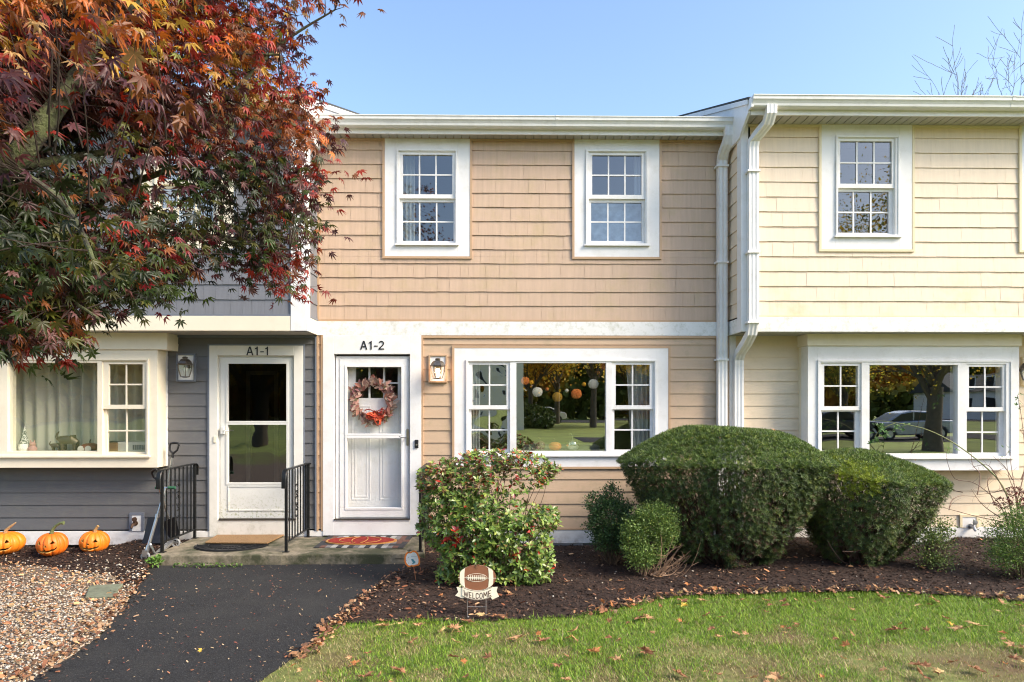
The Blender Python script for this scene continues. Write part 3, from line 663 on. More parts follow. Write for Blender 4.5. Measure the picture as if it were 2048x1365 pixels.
m = MB(); m.box(X3+.01, 8.12, -.3, X3+.2, 16.8, ZEAVE); m.build('end_wall', cream_clap, H3)

# ---------------------------------------------------------------- wall lanterns
bulb_on = mat('lit_bulb', (1, .8, .6), .3, emit=(1, .55, .32), estr=14)
bulb_off = mat('unlit_bulb', (.6, .6, .55), .2)
def lantern(label, px, py, Y, blockm, lit, metal, blk):
    c = at(px, py, Y - .15); t = thing('wall_lantern', label, 'wall lamp', (c.x, Y, c.z), 'lanterns beside the front doors')
    b = rect(*blk, Y)
    m = MB(); m.ring(b, expand(b, -.022), Y-.045, Y-.002); m.build('mounting_block', blockm, t, bevel=.003)
    i = expand(b, -.0225); m = MB(); m.box(i[0], Y-.03, i[1], i[2], Y-.002, i[3]); m.build('backplate', white, t)
    yc = Y - .15; x, z = c.x, c.z
    m = MB(); m.tube([(x, Y-.03, z+.02), (x, Y-.08, z+.09), (x, Y-.13, z+.12), (x, yc, z+.115)], .008); m.lathe((x, Y-.035, z+.02), [(.03, 0), (.03, -.012), (0, -.013)], 12, 'Y'); m.build('arm', metal, t, smooth=True)
    m = MB(); m.lathe((x, yc, z), [(.092, .028), (.098, .036), (.088, .048), (.078, .07), (.055, .096), (.03, .104), (.032, .116), (.038, .122), (.02, .13), (.0, .134)], 6); m.build('cap', metal, t)
    m = MB()
    for q in range(6):
        a = math.pi * q / 3; ca_, sa_ = math.cos(a), math.sin(a)
        m.tube([(x+.088*ca_, yc+.088*sa_, z+.03), (x+.082*ca_, yc+.082*sa_, z-.03), (x+.055*ca_, yc+.055*sa_, z-.115)], .0045, 5)
    m.lathe((x, yc, z), [(.058, -.112), (.06, -.120), (.02, -.128), (0, -.130)], 6); m.build('cage', metal, t)
    m = MB(); m.lathe((x, yc, z), [(.084, .028), (.078, -.03), (.052, -.113)], 6); m.build('glass_shade', gl_clear, t)
    m = MB(); m.lathe((x, yc, z-.1), [(.012, -.01), (.014, .03), (.024, .05), (.028, .075), (.018, .1), (0, .108)], 12); m.build('bulb', bulb_on if lit else bulb_off, t, smooth=True)
lantern('pewter wall lantern with a lit bulb beside the white door with a wreath', 875.5, 738, YW, tan_trim, True, brass, (857.6, 710, 895, 766))
lantern('unlit pewter wall lantern on grey clapboards left of the A1-1 door', 370, 735, YW, grey_tr, False, brass, (355, 708, 393.5, 764))
lantern('dark lantern on cream siding at the right edge of the picture', 2056, 742, YW, cream_tr, False, brass, (2040, 714, 2078, 772))
# ================================================================ GROUND
def vnoise(x, y, sc, seed=0):
    x = np.asarray(x) * sc; y = np.asarray(y) * sc
    r = np.random.RandomState(seed); T = r.rand(64, 64)
    xi = np.floor(x).astype(int); yi = np.floor(y).astype(int); fx = x - xi; fy = y - yi
    fx = fx*fx*(3-2*fx); fy = fy*fy*(3-2*fy)
    g = lambda a, b: T[a % 64, b % 64]
    return (g(xi, yi)*(1-fx)+g(xi+1, yi)*fx)*(1-fy) + (g(xi, yi+1)*(1-fx)+g(xi+1, yi+1)*fx)*fy
def G2(pts): return [tuple(gr(a, b).xy) for a, b in pts]
path_l = G2([(299, 1131), (292, 1150), (268, 1187), (240, 1225), (205, 1270), (150, 1312), (60, 1365)])
path_r = G2([(520, 1365), (580, 1322), (625, 1288), (655, 1256), (692, 1228), (722, 1203), (775, 1165), (820, 1143), (838, 1131)])
PATH = path_l + [(-3.25, 3.4), (-3.3, -8), (-1.9, -8), (-1.75, 3.6)] + path_r
lawn_edge = G2([(655, 1256), (700, 1250), (760, 1247), (850, 1243), (930, 1247), (1000, 1243), (1150, 1237), (1250, 1217), (1350, 1197), (1420, 1192), (1500, 1192), (1700, 1187), (1900, 1195), (2048, 1207)])
MULR = [path_r[8], path_r[7], path_r[6], path_r[5], path_r[4]] + lawn_edge + [(9.6, 5.9), (9.6, 8.62), (path_r[8][0]-.4, 8.62), (path_r[8][0]-.4, 7.6)]
bl_ = G2([(-300, 1128), (0, 1134), (60, 1140), (120, 1150), (200, 1158), (262, 1190)])
MULL = [(-9.6, 7.6)] + bl_ + [path_l[1], (path_l[0][0], 7.6), (-3.0, 8.62), (-9.6, 8.62)]
GRAV = [(-9.6, 7.7)] + [(a, b + .12) for a, b in bl_] + path_l[1:] + [(-3.25, 3.4), (-3.3, -3), (-9.6, -3)]
LAWN_X = [(-1.9, -8), (-1.75, 3.6)] + path_r[:4] + lawn_edge + [(9.6, 5.9), (12, 5.9), (12, -8)]
grass_base = mat('lawn_soil_and_thatch', (.14, .16, .04), .95, var=.35, vscale=9, bump=.6, bscale=60, var2=((.13, .085, .04), 1.2, .45, .65))
far_grass = mat('far_lawn', (.21, .26, .05), .95, var=.35, vscale=.6, bump=.3, bscale=20)
asph = mat('asphalt_path', (.012, .012, .0135), .9, var=.8, vscale=60, bump=1.0, bscale=110, var2=((.085, .085, .085), 110, .60, .72), stain=(.03, .029, .027), stain_amt=.7, stain_scale=1.1, stain_lo=.48, stain_hi=.66)
soil = mat('mulch_soil', (.028, .013, .008), .95, var=.5, vscale=40, bump=.9, bscale=70)
gravel_base = mat('gravel_bed_base', (.14, .10, .07), .95, var=.5, vscale=60, bump=.6, bscale=90)
mb = MB(); mb.quad((-400, -400, -.16), (400, -400, -.16), (400, 400, -.16), (-400, 400, -.16)); tag(mb.build('ground', far_grass), kind='structure')
mb = MB(); mb.prism([(-60, -60), (60, -60), (60, -8.001), (-60, -8.001)], 'Z', -.1, 0); tag(mb.build('far_lawn', far_grass), kind='structure')
mb = MB(); mb.prism([(-60, -8), (-9.6, -8), (-9.6, 17), (-60, 17)], 'Z', -.1, -.001); mb.prism([(9.6, -8), (60, -8), (60, 17), (9.6, 17)], 'Z', -.1, -.001); tag(mb.build('side_lawn', far_grass), kind='structure')
mb = MB(); mb.prism([(-9.6, -8), (9.6, -8), (9.6, 6.2), (-2.0, 6.2), (-9.6, 6.2)], 'Z', -.1, -.001); tag(mb.build('lawn', grass_base), kind='structure')
def bed(name, poly, m, zf, step=.04, kind='structure'):
    xs = [p[0] for p in poly]; ys = [p[1] for p in poly]
    gx = np.arange(min(xs), max(xs)+step, step); gy = np.arange(min(ys), max(ys)+step, step)
    Xg, Yg = np.meshgrid(gx, gy); Z = zf(Xg, Yg)
    V = np.stack([Xg, Yg, Z], -1).reshape(-1, 3); nx = len(gx)
    ci = inpoly(Xg[:-1, :-1] + step/2, Yg[:-1, :-1] + step/2, poly)
    ii, jj = np.nonzero(ci); a = ii*nx + jj
    Fc = np.stack([a, a+1, a+1+nx, a+nx], -1)
    return tag(npmesh(name, V, Fc, m, smooth=True), kind=kind)
wells = [(bw2[0]-.25, bw2[1]+.2), (b3[0]-.2, b3[1]+.3), (b1[0]-.2, b1[1]+.1)]
def zmulch(x, y):
    x = np.asarray(x, dtype=float); y = np.asarray(y, dtype=float)
    yb_l = np.interp(x, [q[0] for q in bl_], [q[1] for q in bl_]); fl_ = np.where(x < -2.3, np.clip((y-yb_l)/.5, .08, 1), 1.0)
    return zmulch0(x, y)*fl_
def zmulch0(x, y):
    z = .008 + (.03*vnoise(x, y, 2.2, 3) + .02*vnoise(x, y, 9, 4) + .008*vnoise(x, y, 30, 5))*np.clip((y-5.7)/1.0, .12, 1)
    z = z + .05*np.clip((y-6.2)/2, 0, 1)
    for a, b in wells: z = z - .17*np.clip(1-np.abs(x-(a+b)/2)/((b-a)/2+.15), 0, 1)**.6*np.clip((y-8.1)/.4, 0, 1)
    return z
bed('mulch_bed', MULR, soil, zmulch); bed('mulch_bed', MULL, soil, zmulch)
bed('gravel_bed', GRAV, gravel_base, lambda x, y: .004 + .015*vnoise(x, y, 3, 8))
# path with slightly ragged edges
def ragged(poly, st=.06, amp=.012):
    out = []
    for i in range(len(poly)):
        a = Vector(poly[i]); b = Vector(poly[(i+1) % len(poly)]); n = max(1, int((b-a).length/st)); nn = Vector((-(b-a).y, (b-a).x)).normalized()
        if (b-a).length > 3: n = 1
        for k in range(n): out.append(tuple(a + (b-a)*k/n + nn*random.uniform(-amp, amp)))
    return out
mb = MB(); mb.prism(ragged(PATH), 'Z', -.05, .012); tag(mb.build('asphalt_path', asph), kind='structure')
mb = MB(); mb.prism([(-80, -62), (80, -62), (80, -52), (-80, -52)], 'Z', -.12, .02); tag(mb.build('street', asph), kind='structure')
mb = MB(); mb.prism([(4, -20.5), (60, -20.5), (60, -15.4), (4, -15.4)], 'Z', -.12, .02); tag(mb.build('parking_bay', asph), kind='structure')

# concrete step
fl, fr_ = gr(299, 1112, .12), gr(850, 1108, .12)
bl2, br2 = at(392, 1072, 8.57), at(848, 1072, 8.57)
mb = MB(); N_ = 40; front = [(fl.x + (fr_.x-fl.x)*i/N_, fl.y + (fr_.y-fl.y)*i/N_ + random.uniform(-.006, .006)) for i in range(N_+1)]
mb.prism(front + [(br2.x, 8.575), (bl2.x, 8.575)], 'Z', -.08, .12)
tag(mb.build('concrete_step', concrete, bevel=.012), 'low mossy concrete step in front of both front doors', 'step')
# stepping stone
pp = [gr(x, y, .05) for x, y in ((170, 1192), (228, 1190), (247, 1166), (178, 1170))]
mb = MB(); mb.prism([(p.x, p.y) for p in pp], 'Z', -.01, .045)
tag(mb.build('stepping_stone', mat('green_grey_slate', (.16, .175, .12), .8, var=.2, vscale=14, bump=.3, bscale=50), bevel=.012), 'flat green-grey stone slab set in the gravel beside the path', 'paving stone')

# ---------------------------------------------------------------- scattered ground stuff
litter = mat('dry_litter', (1, 1, 1), .8, attr=True)
def pick(pal, n, wts=None, jit=.18):
    pal = np.array(pal); w_ = None if wts is None else np.array(wts)/sum(wts)
    c = pal[RS.choice(len(pal), n, p=w_)]
    return np.clip(c * (1 + jit*RS.normal(size=(n, 1))), .003, 1)
plate_v = np.array([[-.5, -.5, 0], [-.15, -.6, .1], [.5, -.35, 0], [.45, .5, .05], [0, .55, .12], [-.5, .4, 0]], float)
plate_f = np.array([[0, 1, 4, 5], [1, 2, 3, 4]])
def flat_frames(n, tilt=.35):
    z = norm(np.stack([RS.normal(0, tilt, n), RS.normal(0, tilt, n), np.ones(n)], -1)); return frame_from(z)
def sample(poly, n, ylo=4.0, yhi=9, xlo=-6, xhi=7, bias=None):
    out = []
    while sum(len(o) for o in out) < n:
        x = RS.uniform(xlo, xhi, n*2); y = RS.uniform(ylo, yhi, n*2); k = inpoly(x, y, poly)
        if bias is not None: k &= RS.rand(len(x)) < bias(x, y)
        out.append(np.stack([x[k], y[k]], -1))
    return np.concatenate(out)[:n]
def chips(name, poly, n, pal, wts, size, zf, asp=(.18, .4), **kw):
    p = sample(poly, n, **kw); X, Yv, Z = flat_frames(n)
    L_ = RS.uniform(size[0], size[1], n); s = np.stack([L_, L_*RS.uniform(*asp, n), L_*.3], -1)
    pos = np.stack([p[:, 0], p[:, 1], zf(p[:, 0], p[:, 1]) + RS.uniform(.002, .012, n)], -1)
    V, Fc, C = scatter(plate_v, plate_f, pos, X, Yv, Z, s, pick(pal, n, wts))
    return npmesh(name, V, Fc, litter, cols=C)
MP = [(.018, .009, .006), (.036, .018, .011), (.065, .032, .018), (.17, .075, .04), (.32, .20, .12)]
def _tag(o, l, c): return tag(o, l, c, kind='stuff')
_tag(chips('bark_mulch', MULR, 42000, MP, [9, 9, 6, 1.3, .3], (.010, .040), zmulch, xlo=-2.2, xhi=8), 'dark brown shredded bark mulch under the bushes right of the path', 'mulch')
_tag(chips('bark_mulch', MULL, 12000, MP, [9, 9, 6, 1.5, .7], (.010, .038), zmulch, xlo=-7, xhi=-2.6), 'dark bark mulch around the carved pumpkins', 'mulch')
bits = _tag(chips('leaf_litter', MULR, 400, [(.42, .20, .09), (.33, .12, .06), (.5, .3, .16), (.2, .07, .03)], None, (.02, .06), lambda x, y: zmulch(x, y)+.012, asp=(.2, .5), xlo=-2.2, xhi=7,
    bias=lambda x, y: np.where(x < .2, 1.0, .25)*(vnoise(x, y, 2.5, 12) > .45)), 'reddish brown leaf bits scattered on the dark mulch', 'leaf litter')
_tag(chips('leaf_litter', PATH, 720, [(.30, .13, .07), (.4, .2, .11), (.22, .06, .04), (.45, .33, .2)], None, (.008, .023), lambda x, y: .013+0*x, asp=(.25, .45), xlo=-3.4, xhi=0), 'tiny reddish leaf bits sprinkled over the black asphalt path', 'leaf litter')
# litter band along both path edges
def edge_points(pts, n, spread, side=0):
    P_ = np.array(pts); seg = np.linalg.norm(np.diff(P_, axis=0), axis=1); cum = np.concatenate([[0], np.cumsum(seg)]); t = RS.uniform(0, cum[-1], n)
    i = np.clip(np.searchsorted(cum, t) - 1, 0, len(seg)-1); f = (t - cum[i]) / seg[i]
    p = P_[i] + (P_[i+1]-P_[i])*f[:, None]; d_ = norm(P_[i+1]-P_[i]); nn = np.stack([-d_[:, 1], d_[:, 0]], -1)
    return p + nn * (RS.normal(0, spread, n) + side)[:, None]
e = np.concatenate([edge_points(path_l, 520, .07, -.06), edge_points(path_r[1:], 600, .05, -.03), edge_points(lawn_edge[6:], 420, .05, .03)])
n = len(e); X, Yv, Z = flat_frames(n, .5); L_ = RS.uniform(.016, .045, n)
V, Fc, C = scatter(plate_v, plate_f, np.stack([e[:, 0], e[:, 1], RS.uniform(.015, .05, n)], -1), X, Yv, Z, np.stack([L_, L_*RS.uniform(.35, .8, n), L_*.5], -1), pick([(.30, .15, .07), (.20, .08, .04), (.40, .25, .14), (.12, .06, .035)], n))
_tag(npmesh('leaf_litter', V, Fc, litter, cols=C), 'crumbled brown leaves drifted along the edges of the path and the bed', 'leaf litter')
# pebbles
import bmesh as _bm
b_ = _bm.new(); _bm.ops.create_icosphere(b_, subdivisions=1, radius=1); pv = np.array([v.co[:] for v in b_.verts]); pf = np.array([[v.index for v in f.verts] for f in b_.faces]); b_.free()
pv = pv * (1 + .12*RS.normal(size=(len(pv), 1)))
def pebbles(name, label, n, bias, poly, size, zf, **kw):
    p = sample(poly, n, bias=bias, **kw); X, Yv, Z = flat_frames(n, .25)
    s = RS.uniform(*size, n); S = np.stack([s, s*RS.uniform(.6, .95, n), s*RS.uniform(.4, .65, n)], -1)
    pos = np.stack([p[:, 0], p[:, 1], zf(p[:, 0], p[:, 1]) + s*RS.uniform(.1, .9, n)], -1)
    V, Fc, C = scatter(pv, pf, pos, X, Yv, Z, S, pick([(.42, .37, .30), (.26, .24, .22), (.56, .48, .38), (.46, .29, .17), (.56, .52, .46), (.34, .19, .10), (.48, .37, .27)], n, [5, 2.5, 5, 4, 2, 2, 5]))
    _tag(npmesh(name, V, Fc, litter, cols=C, smooth=True), label, 'gravel')
pebbles('pebble_gravel', 'pale river pebbles and brown leaf scraps left of the path', 26000, lambda x, y: np.clip(1.15 - np.clip((y-5.9)/1.4, 0, 1), .08, 1), GRAV, (.0065, .0145), lambda x, y: .004+.015*vnoise(x, y, 3, 8), ylo=3.9, yhi=7.6, xlo=-7.5, xhi=-1.8)
_tag(chips('leaf_litter', GRAV, 3400, [(.42, .20, .09), (.34, .13, .06), (.28, .2, .1), (.5, .3, .14)], None, (.015, .045), lambda x, y: .024+0*x, asp=(.3, .6), xlo=-6, xhi=-1.8, ylo=4), 'orange brown leaf scraps mixed through the pale gravel', 'leaf litter')
pebbles('scattered_pebbles', 'pale pebbles strewn into the dark mulch in front of the pumpkins', 420, lambda x, y: np.clip(1-(y-6.5)/1.2, .03, 1), MULL, (.008, .016), zmulch, xlo=-6.5, xhi=-2.6)
pebbles('scattered_pebbles', 'stray pale pebbles on the dark bark mulch', 260, None, MULR, (.007, .014), zmulch, xlo=-2.2, xhi=7)

# ---------------------------------------------------------------- grass
bl_v = np.array([[-.5, 0, 0], [.5, 0, 0], [-.38, .12, .5], [.38, .12, .5], [0, .42, 1.0]], float)
bl_f = np.array([[0, 1, 2], [1, 3, 2], [2, 3, 4]])
grass_m = mat('grass_blades', (1, 1, 1), .55, attr=True, trans=.3)
LAWNP = [(-1.9, 3.2), (-1.75, 3.6)] + path_r[:4] + [(a, b+.035) for a, b in lawn_edge] + [(8, 5.9), (8, 3.2)]
n = 240000
p = sample(LAWNP, n, ylo=3.7, yhi=6.5, xlo=-2, xhi=6.5)
dry = vnoise(p[:, 0], p[:, 1], 1.3, 21)*.55 + vnoise(p[:, 0], p[:, 1], 4.5, 22)*.45
edge_d = np.clip((p[:, 1]-4.75)/.9, 0, 1)
dry = dry + .11 - .36*edge_d + .03*np.clip(p[:, 0]-.2, 0, 1)
k = RS.rand(n) < np.clip(1.25 - np.clip((dry-.45)*3.2, 0, 1), .22, 1); p, dry = p[k], dry[k]; n = len(p)
az = RS.uniform(0, 2*np.pi, n); lean = RS.uniform(.1, 1.0, n)
X = np.stack([np.cos(az), np.sin(az), 0*az], -1); Z = norm(np.stack([-np.sin(az)*lean*.8, np.cos(az)*lean*.8, np.ones(n)], -1)); Yv = np.cross(Z, X)
hgt = RS.uniform(.012, .036, n)*(1+1.1*(RS.rand(n) < .05))*(.75+.6*vnoise(p[:, 0], p[:, 1], 7, 66))*(1.15-.45*np.clip(dry, 0, 1)); S = np.stack([RS.uniform(.0028, .0048, n), hgt, hgt], -1)
gcol = pick([(.22, .37, .025), (.15, .29, .02), (.34, .46, .045), (.10, .19, .02)], n)
dcol = pick([(.40, .32, .14), (.30, .22, .10), (.30, .31, .08), (.50, .41, .22)], n)
f = (RS.rand(n) < np.clip((dry-.38)*3.2, .06, .9))[:, None]
V, Fc, C = scatter(bl_v, bl_f, np.stack([p[:, 0], p[:, 1], 0*az], -1), X, Yv, Z, S, np.where(f, dcol, gcol))
tag(npmesh('grass', V, Fc, grass_m, cols=C), 'short green lawn grass with dry straw patches in the foreground', 'grass', kind='stuff')
# creeping weeds under the step edge
n = 170; wx = RS.uniform(gr(365, 1128).x, gr(498, 1128).x, n); wy = 7.43 + RS.normal(0, .02, n)
X, Yv, Z = flat_frames(n, .7); V, Fc, C = scatter(plate_v, plate_f, np.stack([wx, wy, RS.uniform(.015, .06, n)], -1), X, Yv, Z, RS.uniform(.010, .021, n), pick([(.10, .2, .03), (.16, .26, .05), (.07, .13, .025)], n))
tag(npmesh('creeping_weed', V, Fc, grass_m, cols=C), 'low green weeds growing in the joint between step and asphalt', 'weeds', kind='stuff')

# ---------------------------------------------------------------- fallen leaves
leafm = [mat('dry_leaf_' + s, (c[0]*1.15, c[1]*1.15, c[2]*1.1), .75, var=.25, vscale=40, trans=.15) for s, c in (('tan', (.42, .24, .12)), ('brown', (.28, .13, .065)), ('russet', (.42, .17, .06)), ('straw', (.50, .34, .16)), ('yellow', (.60, .42, .08)))]
def maple_mesh(seed, m):
    r = random.Random(seed); tips = [(0, 1), (48, .86), (-48, .86), (102, .62), (-102, .62)]; pts = []
    for a, l in sorted(tips, key=lambda t: t[0]):
        for da, ll in ((-24, .40), (-13, .66*l), (-9, .60*l), (0, l), (9, .60*l), (13, .66*l)): pts.append((a+da, ll*r.uniform(.92, 1.08)))
    pts.append((140, .30)); pts.append((180, .1))
    m_ = MB(); m_.v.append((0, 0, 0)); cur = r.uniform(.15, .55)
    for a, l in pts:
        x, y = math.sin(R(a))*l*.07, math.cos(R(a))*l*.07
        m_.v.append((x, y, cur*l*l*.05*math.sin(R(a)*2+r.uniform(-1, 1)) + r.uniform(0, .012) + .018*cur*l))
    nn = len(pts)
    for i in range(nn): m_.f.append((0, 1+i, 1+(i+1) % nn))
    st = len(m_.v); m_.tube([(0, 0, 0), (.002, -.03, .004), (.008, -.06, .01)], .0012, 4)
    me = bpy.data.meshes.new('fallen_leaf'); me.from_pydata(m_.v, [], m_.f); me.materials.append(m); return me
lmesh = [maple_mesh(i*7+1, leafm[[0, 1, 2, 3, 0, 1, 4][i]]) for i in range(7)]
def leaf(x, y, z, s, label, grp, k=None, tilt=.25):
    me = lmesh[k if k is not None else random.choice([0, 0, 1, 1, 2, 3, 4, 5])]
    o = bpy.data.objects.new('fallen_leaf', me); COL.objects.link(o)
    o.location = (x, y, z); o.rotation_euler = (random.gauss(0, tilt), random.gauss(0, tilt), random.uniform(0, 6.28)); o.scale = (s, s, s)
    tag(o, label, 'fallen leaf', grp)
for (a, b) in sample([q for q in LAWNP], 150, ylo=4.2, yhi=6.1, xlo=-1.7, xhi=4.6):
    leaf(a, b, .036, random.choice([.5, .6, .7, .9, 1.25]), 'dry brown maple leaf lying on the lawn grass', 'brown leaves on the lawn')
for (a, b) in edge_points(lawn_edge[6:], 70, .05, .02):
    leaf(a, b, random.uniform(.03, .07), random.uniform(.4, .85), 'dry brown leaf in the row along the lawn edge below the yews', 'brown leaves along the lawn edge', tilt=.5)
for (a, b) in edge_points(path_r[1:5], 26, .04, -.05):
    leaf(a, b, random.uniform(.02, .05), random.uniform(.35, .7), 'dry brown leaf where the lawn corner meets the asphalt path', 'brown leaves at the path edge', tilt=.5)
for (a, b) in sample(MULR, 26, ylo=5.7, yhi=7.6, xlo=-.6, xhi=5):
    leaf(a, b, float(zmulch(a, b))+.02, random.uniform(.4, .75), 'dry brown leaf lying on the dark mulch bed', 'brown leaves on the mulch')
for px_, py_, s, k, lb in ((966, 1232, 1.0, 3, 'large tan leaf at the foot of the football sign'), (1015, 1187, 1.15, 0, 'big tan maple leaf standing beside the right tail of the welcome sign'), (1243, 1181, .8, 2, 'orange brown maple leaf alone on the mulch right of the football sign'),
    (1288, 1302, 1.0, 1, 'curled brown leaf on the lawn below the right yew'), (2000, 1205, .9, 0, 'tan leaf on the lawn edge near the right frame edge'), (402, 1302, .42, 6, 'small yellow leaf on the black path'),
    (638, 1184, .5, 1, 'small dark curled leaf on the path near the mulch'), (1900, 1250, .7, 6, 'yellow leaf on the grass at the right'), (1365, 1212, .8, 6, 'yellow leaf at the lawn edge under the big yew')):
    q = gr(px_, py_, .04); leaf(q.x, q.y, .045, s, lb, None, k, .35)
# ================================================================ THINGS ON AND AROUND THE STEP
ZS = .121
def railing(label, X, Ya, Yb_, sgn):
    """iron stair rail running from the near post at Ya to the far post at Yb_"""
    t = thing('stair_railing', label, 'railing', (X, Ya, ZS), 'iron railings on the step'); H = .92
    for y in (Ya, Yb_):
        m = MB(); m.box(X-.015, y-.015, ZS, X+.015, y+.015, ZS+H-.01); m.box(X-.035, y-.035, ZS-.0, X+.035, y+.035, ZS+.006); m.build('post', black_iron, t, bevel=.002)
    m = MB(); m.box(X-.012, Ya+.016, ZS+.10, X+.012, Yb_-.016, ZS+.115); m.build('bottom_rail', black_iron, t)
    m = MB(); zt = ZS+H; pr = [(-.024, -.006), (.024, -.006), (.028, .0), (.02, .008), (-.02, .008), (-.028, 0)]
    pts = [(X, Ya-.085, zt-.20), (X, Ya-.088, zt-.10), (X, Ya-.075, zt-.035), (X, Ya-.035, zt-.002), (X, Ya+.03, zt), (X, Yb_-.03, zt), (X, Yb_+.02, zt-.003), (X, Yb_+.045, zt-.025), (X, Yb_+.05, zt-.07), (X, Yb_+.045, zt-.14)]
    m.sweep(pts, pr, (1, 0, 0)); m.build('handrail', black_iron, t, smooth=True)
    n = 7
    for i in range(1, n+1):
        y = Ya + (Yb_-Ya)*i/(n+1); m = MB(); m.box(X-.0065, y-.0065, ZS+.115, X+.0065, y+.0065, zt-.006); m.build('baluster', black_iron, t)
    yc = Ya + (Yb_-Ya)*4/(n+1); zc = ZS+.52; m = MB()
    def curl(y0, z0, dy, dz, r):
        p = []
        for k in range(15):
            a = k/14*4.2; rr = r*(1-k/18); p.append((X-.009, y0+dy*(r - rr*math.cos(a)), z0+dz*rr*math.sin(a)))
        m.tube(p, .0045, 5)
    for (dz0, r) in ((.03, .028), (.10, .024), (.175, .026)):
        for sy in (-1, 1):
            for sz in (-1, 1): curl(yc, zc+sz*dz0, sy, sz, r)
    for sz in (-1, 1): m.lathe((X-.009, yc, zc+sz*.07), [(0, -.025), (.014, 0), (0, .025)], 8)
    m.build('scroll_ornament', black_iron, t, smooth=True)
railing('black iron railing left of the A1-1 door, shovels leaning behind it', -3.79, 7.69, 8.50, 1)
railing('black iron railing between the two front doors', -2.41, 7.69, 8.56, 1)
railing('black iron railing right of the white door, mostly hidden by the leafy bush', -.91, 7.69, 8.5, 1)

# doormats
def gpoly(pts, z): return [tuple(gr(a, b, z).xy) for a, b in pts]
mb = MB(); mb.prism(gpoly([(410, 1086), (535, 1087), (572, 1069), (440, 1068)], ZS+.02), 'Z', ZS+.013, ZS+.03)
tag(mb.build('doormat', mat('coir_matting', (.34, .20, .09), .95, var=.3, vscale=90, bump=.9, bscale=260), bevel=.004), 'tan coir doormat in front of the A1-1 door', 'doormat', 'doormats on the step')
c0 = gr(400, 1087, ZS+.01); c1_ = gr(540, 1087, ZS+.01); cx0 = (c0.x+c1_.x)/2; rr = (c1_.x-c0.x)/2*1.02; cy0 = 8.06
mb = MB(); mb.prism([(cx0+rr*math.cos(a), cy0-.36*math.sin(a)) for a in np.linspace(0, math.pi, 28)], 'Z', ZS, ZS+.008)
t = thing('doormat', 'black half round rubber doormat partly under the coir mat', 'doormat', (cx0, cy0-.2, ZS), 'doormats on the step'); mb.build('mat_base', black_pl, t)
m = MB()
for k, (ra, rb) in enumerate(((.345, .36), (.23, .245), (.11, .12))):
    s_ = ra/.36; A = [(cx0+rr*s_*math.cos(a), cy0-.36*s_*math.sin(a), ZS+.010) for a in np.linspace(.02, math.pi-.02, 26)]; m.tube(A, .007, 5)
for a in np.linspace(.15, math.pi-.15, 13): m.tube([(cx0+rr*.3*math.cos(a), cy0-.11*math.sin(a), ZS+.01), (cx0+rr*.6*math.cos(a+.12), cy0-.22*math.sin(a+.12), ZS+.011), (cx0+rr*.95*math.cos(a), cy0-.34*math.sin(a), ZS+.01)], .005, 5)
m.build('raised_pattern', black_pl, t, smooth=True)
# plaid rug: woven from separate stripes of colour
zr_ = ZS+.002; pa, pb, pc, pd = [Vector(q) for q in gpoly([(627, 1096), (806, 1097), (826, 1073), (660, 1071)], zr_)]
t = thing('plaid_rug', 'black, white and brown plaid rug before the white door under the red mat', 'rug', ((pa.x+pb.x)/2, pa.y, ZS))
stripe_m = {k: mat('rug_' + k, c, .95, bump=.5, bscale=200, var=.15, vscale=60) for k, c in (('black', (.03, .03, .035)), ('white', (.36, .35, .33)), ('brown', (.12, .055, .04)), ('grey', (.17, .16, .16)))}
seqx = ['black', 'brown', 'grey', 'white', 'black', 'white', 'black', 'grey', 'white', 'black', 'white', 'black', 'white', 'grey', 'brown', 'black']
seqy = ['x', 'black', 'x', 'brown', 'x', 'x']
rugm = MB(); rug_idx = []; kk = list(stripe_m)
for i, cx_ in enumerate(seqx):
    u0, u1 = i/len(seqx), (i+1)/len(seqx)
    for j, cy_ in enumerate(seqy):
        v0, v1 = j/len(seqy), (j+1)/len(seqy); col = cx_ if cy_ == 'x' else (cy_ if cx_ != 'white' else 'grey')
        q = lambda u, v: (pa*(1-u)+pb*u)*(1-v) + (pd*(1-u)+pc*u)*v
        rug_idx += [kk.index(col)]*6; rugm.prism([tuple(q(u0, v0)), tuple(q(u1, v0)), tuple(q(u1, v1)), tuple(q(u0, v1))], 'Z', ZS+.001, ZS+.007)
me = bpy.data.meshes.new('woven_rug'); L0 = t.location; me.from_pydata([(a-L0.x, b-L0.y, c-L0.z) for a, b, c in rugm.v], [], rugm.f); [me.materials.append(q) for q in stripe_m.values()]
me.polygons.foreach_set('material_index', rug_idx); o = bpy.data.objects.new('woven_rug', me); COL.objects.link(o); o.parent = t
# red pumpkin mat on the rug
t = thing('pumpkin_doormat', 'red pumpkin shaped doormat lying on the plaid rug', 'doormat', (gr(722, 1082, ZS).x, 8.3, ZS+.008), 'doormats on the step')
red_m = mat('red_coir', (.27, .014, .007), .95, var=.25, vscale=80, bump=.8, bscale=240); gold_m = mat('ochre_coir', (.5, .24, .07), .95, bump=.8, bscale=240)
cc = gr(722, 1082.5, ZS+.01); a_ = (gr(791, 1082, ZS).x-gr(655, 1082, ZS).x)/2; b2_ = .22
def lobed(th, k=1.0): rr = 1 + .045*abs(math.cos(th*2.5)); return (cc.x + a_*k*rr*math.cos(th), cc.y + b2_*k*rr*math.sin(th))
m = MB(); m.prism([lobed(2*math.pi*i/48) for i in range(48)], 'Z', ZS+.0075, ZS+.020); m.build('border', gold_m, t)
m = MB(); m.prism([lobed(2*math.pi*i/48, .93) for i in range(48)], 'Z', ZS+.0202, ZS+.024); m.build('red_pile', red_m, t)
m = MB()
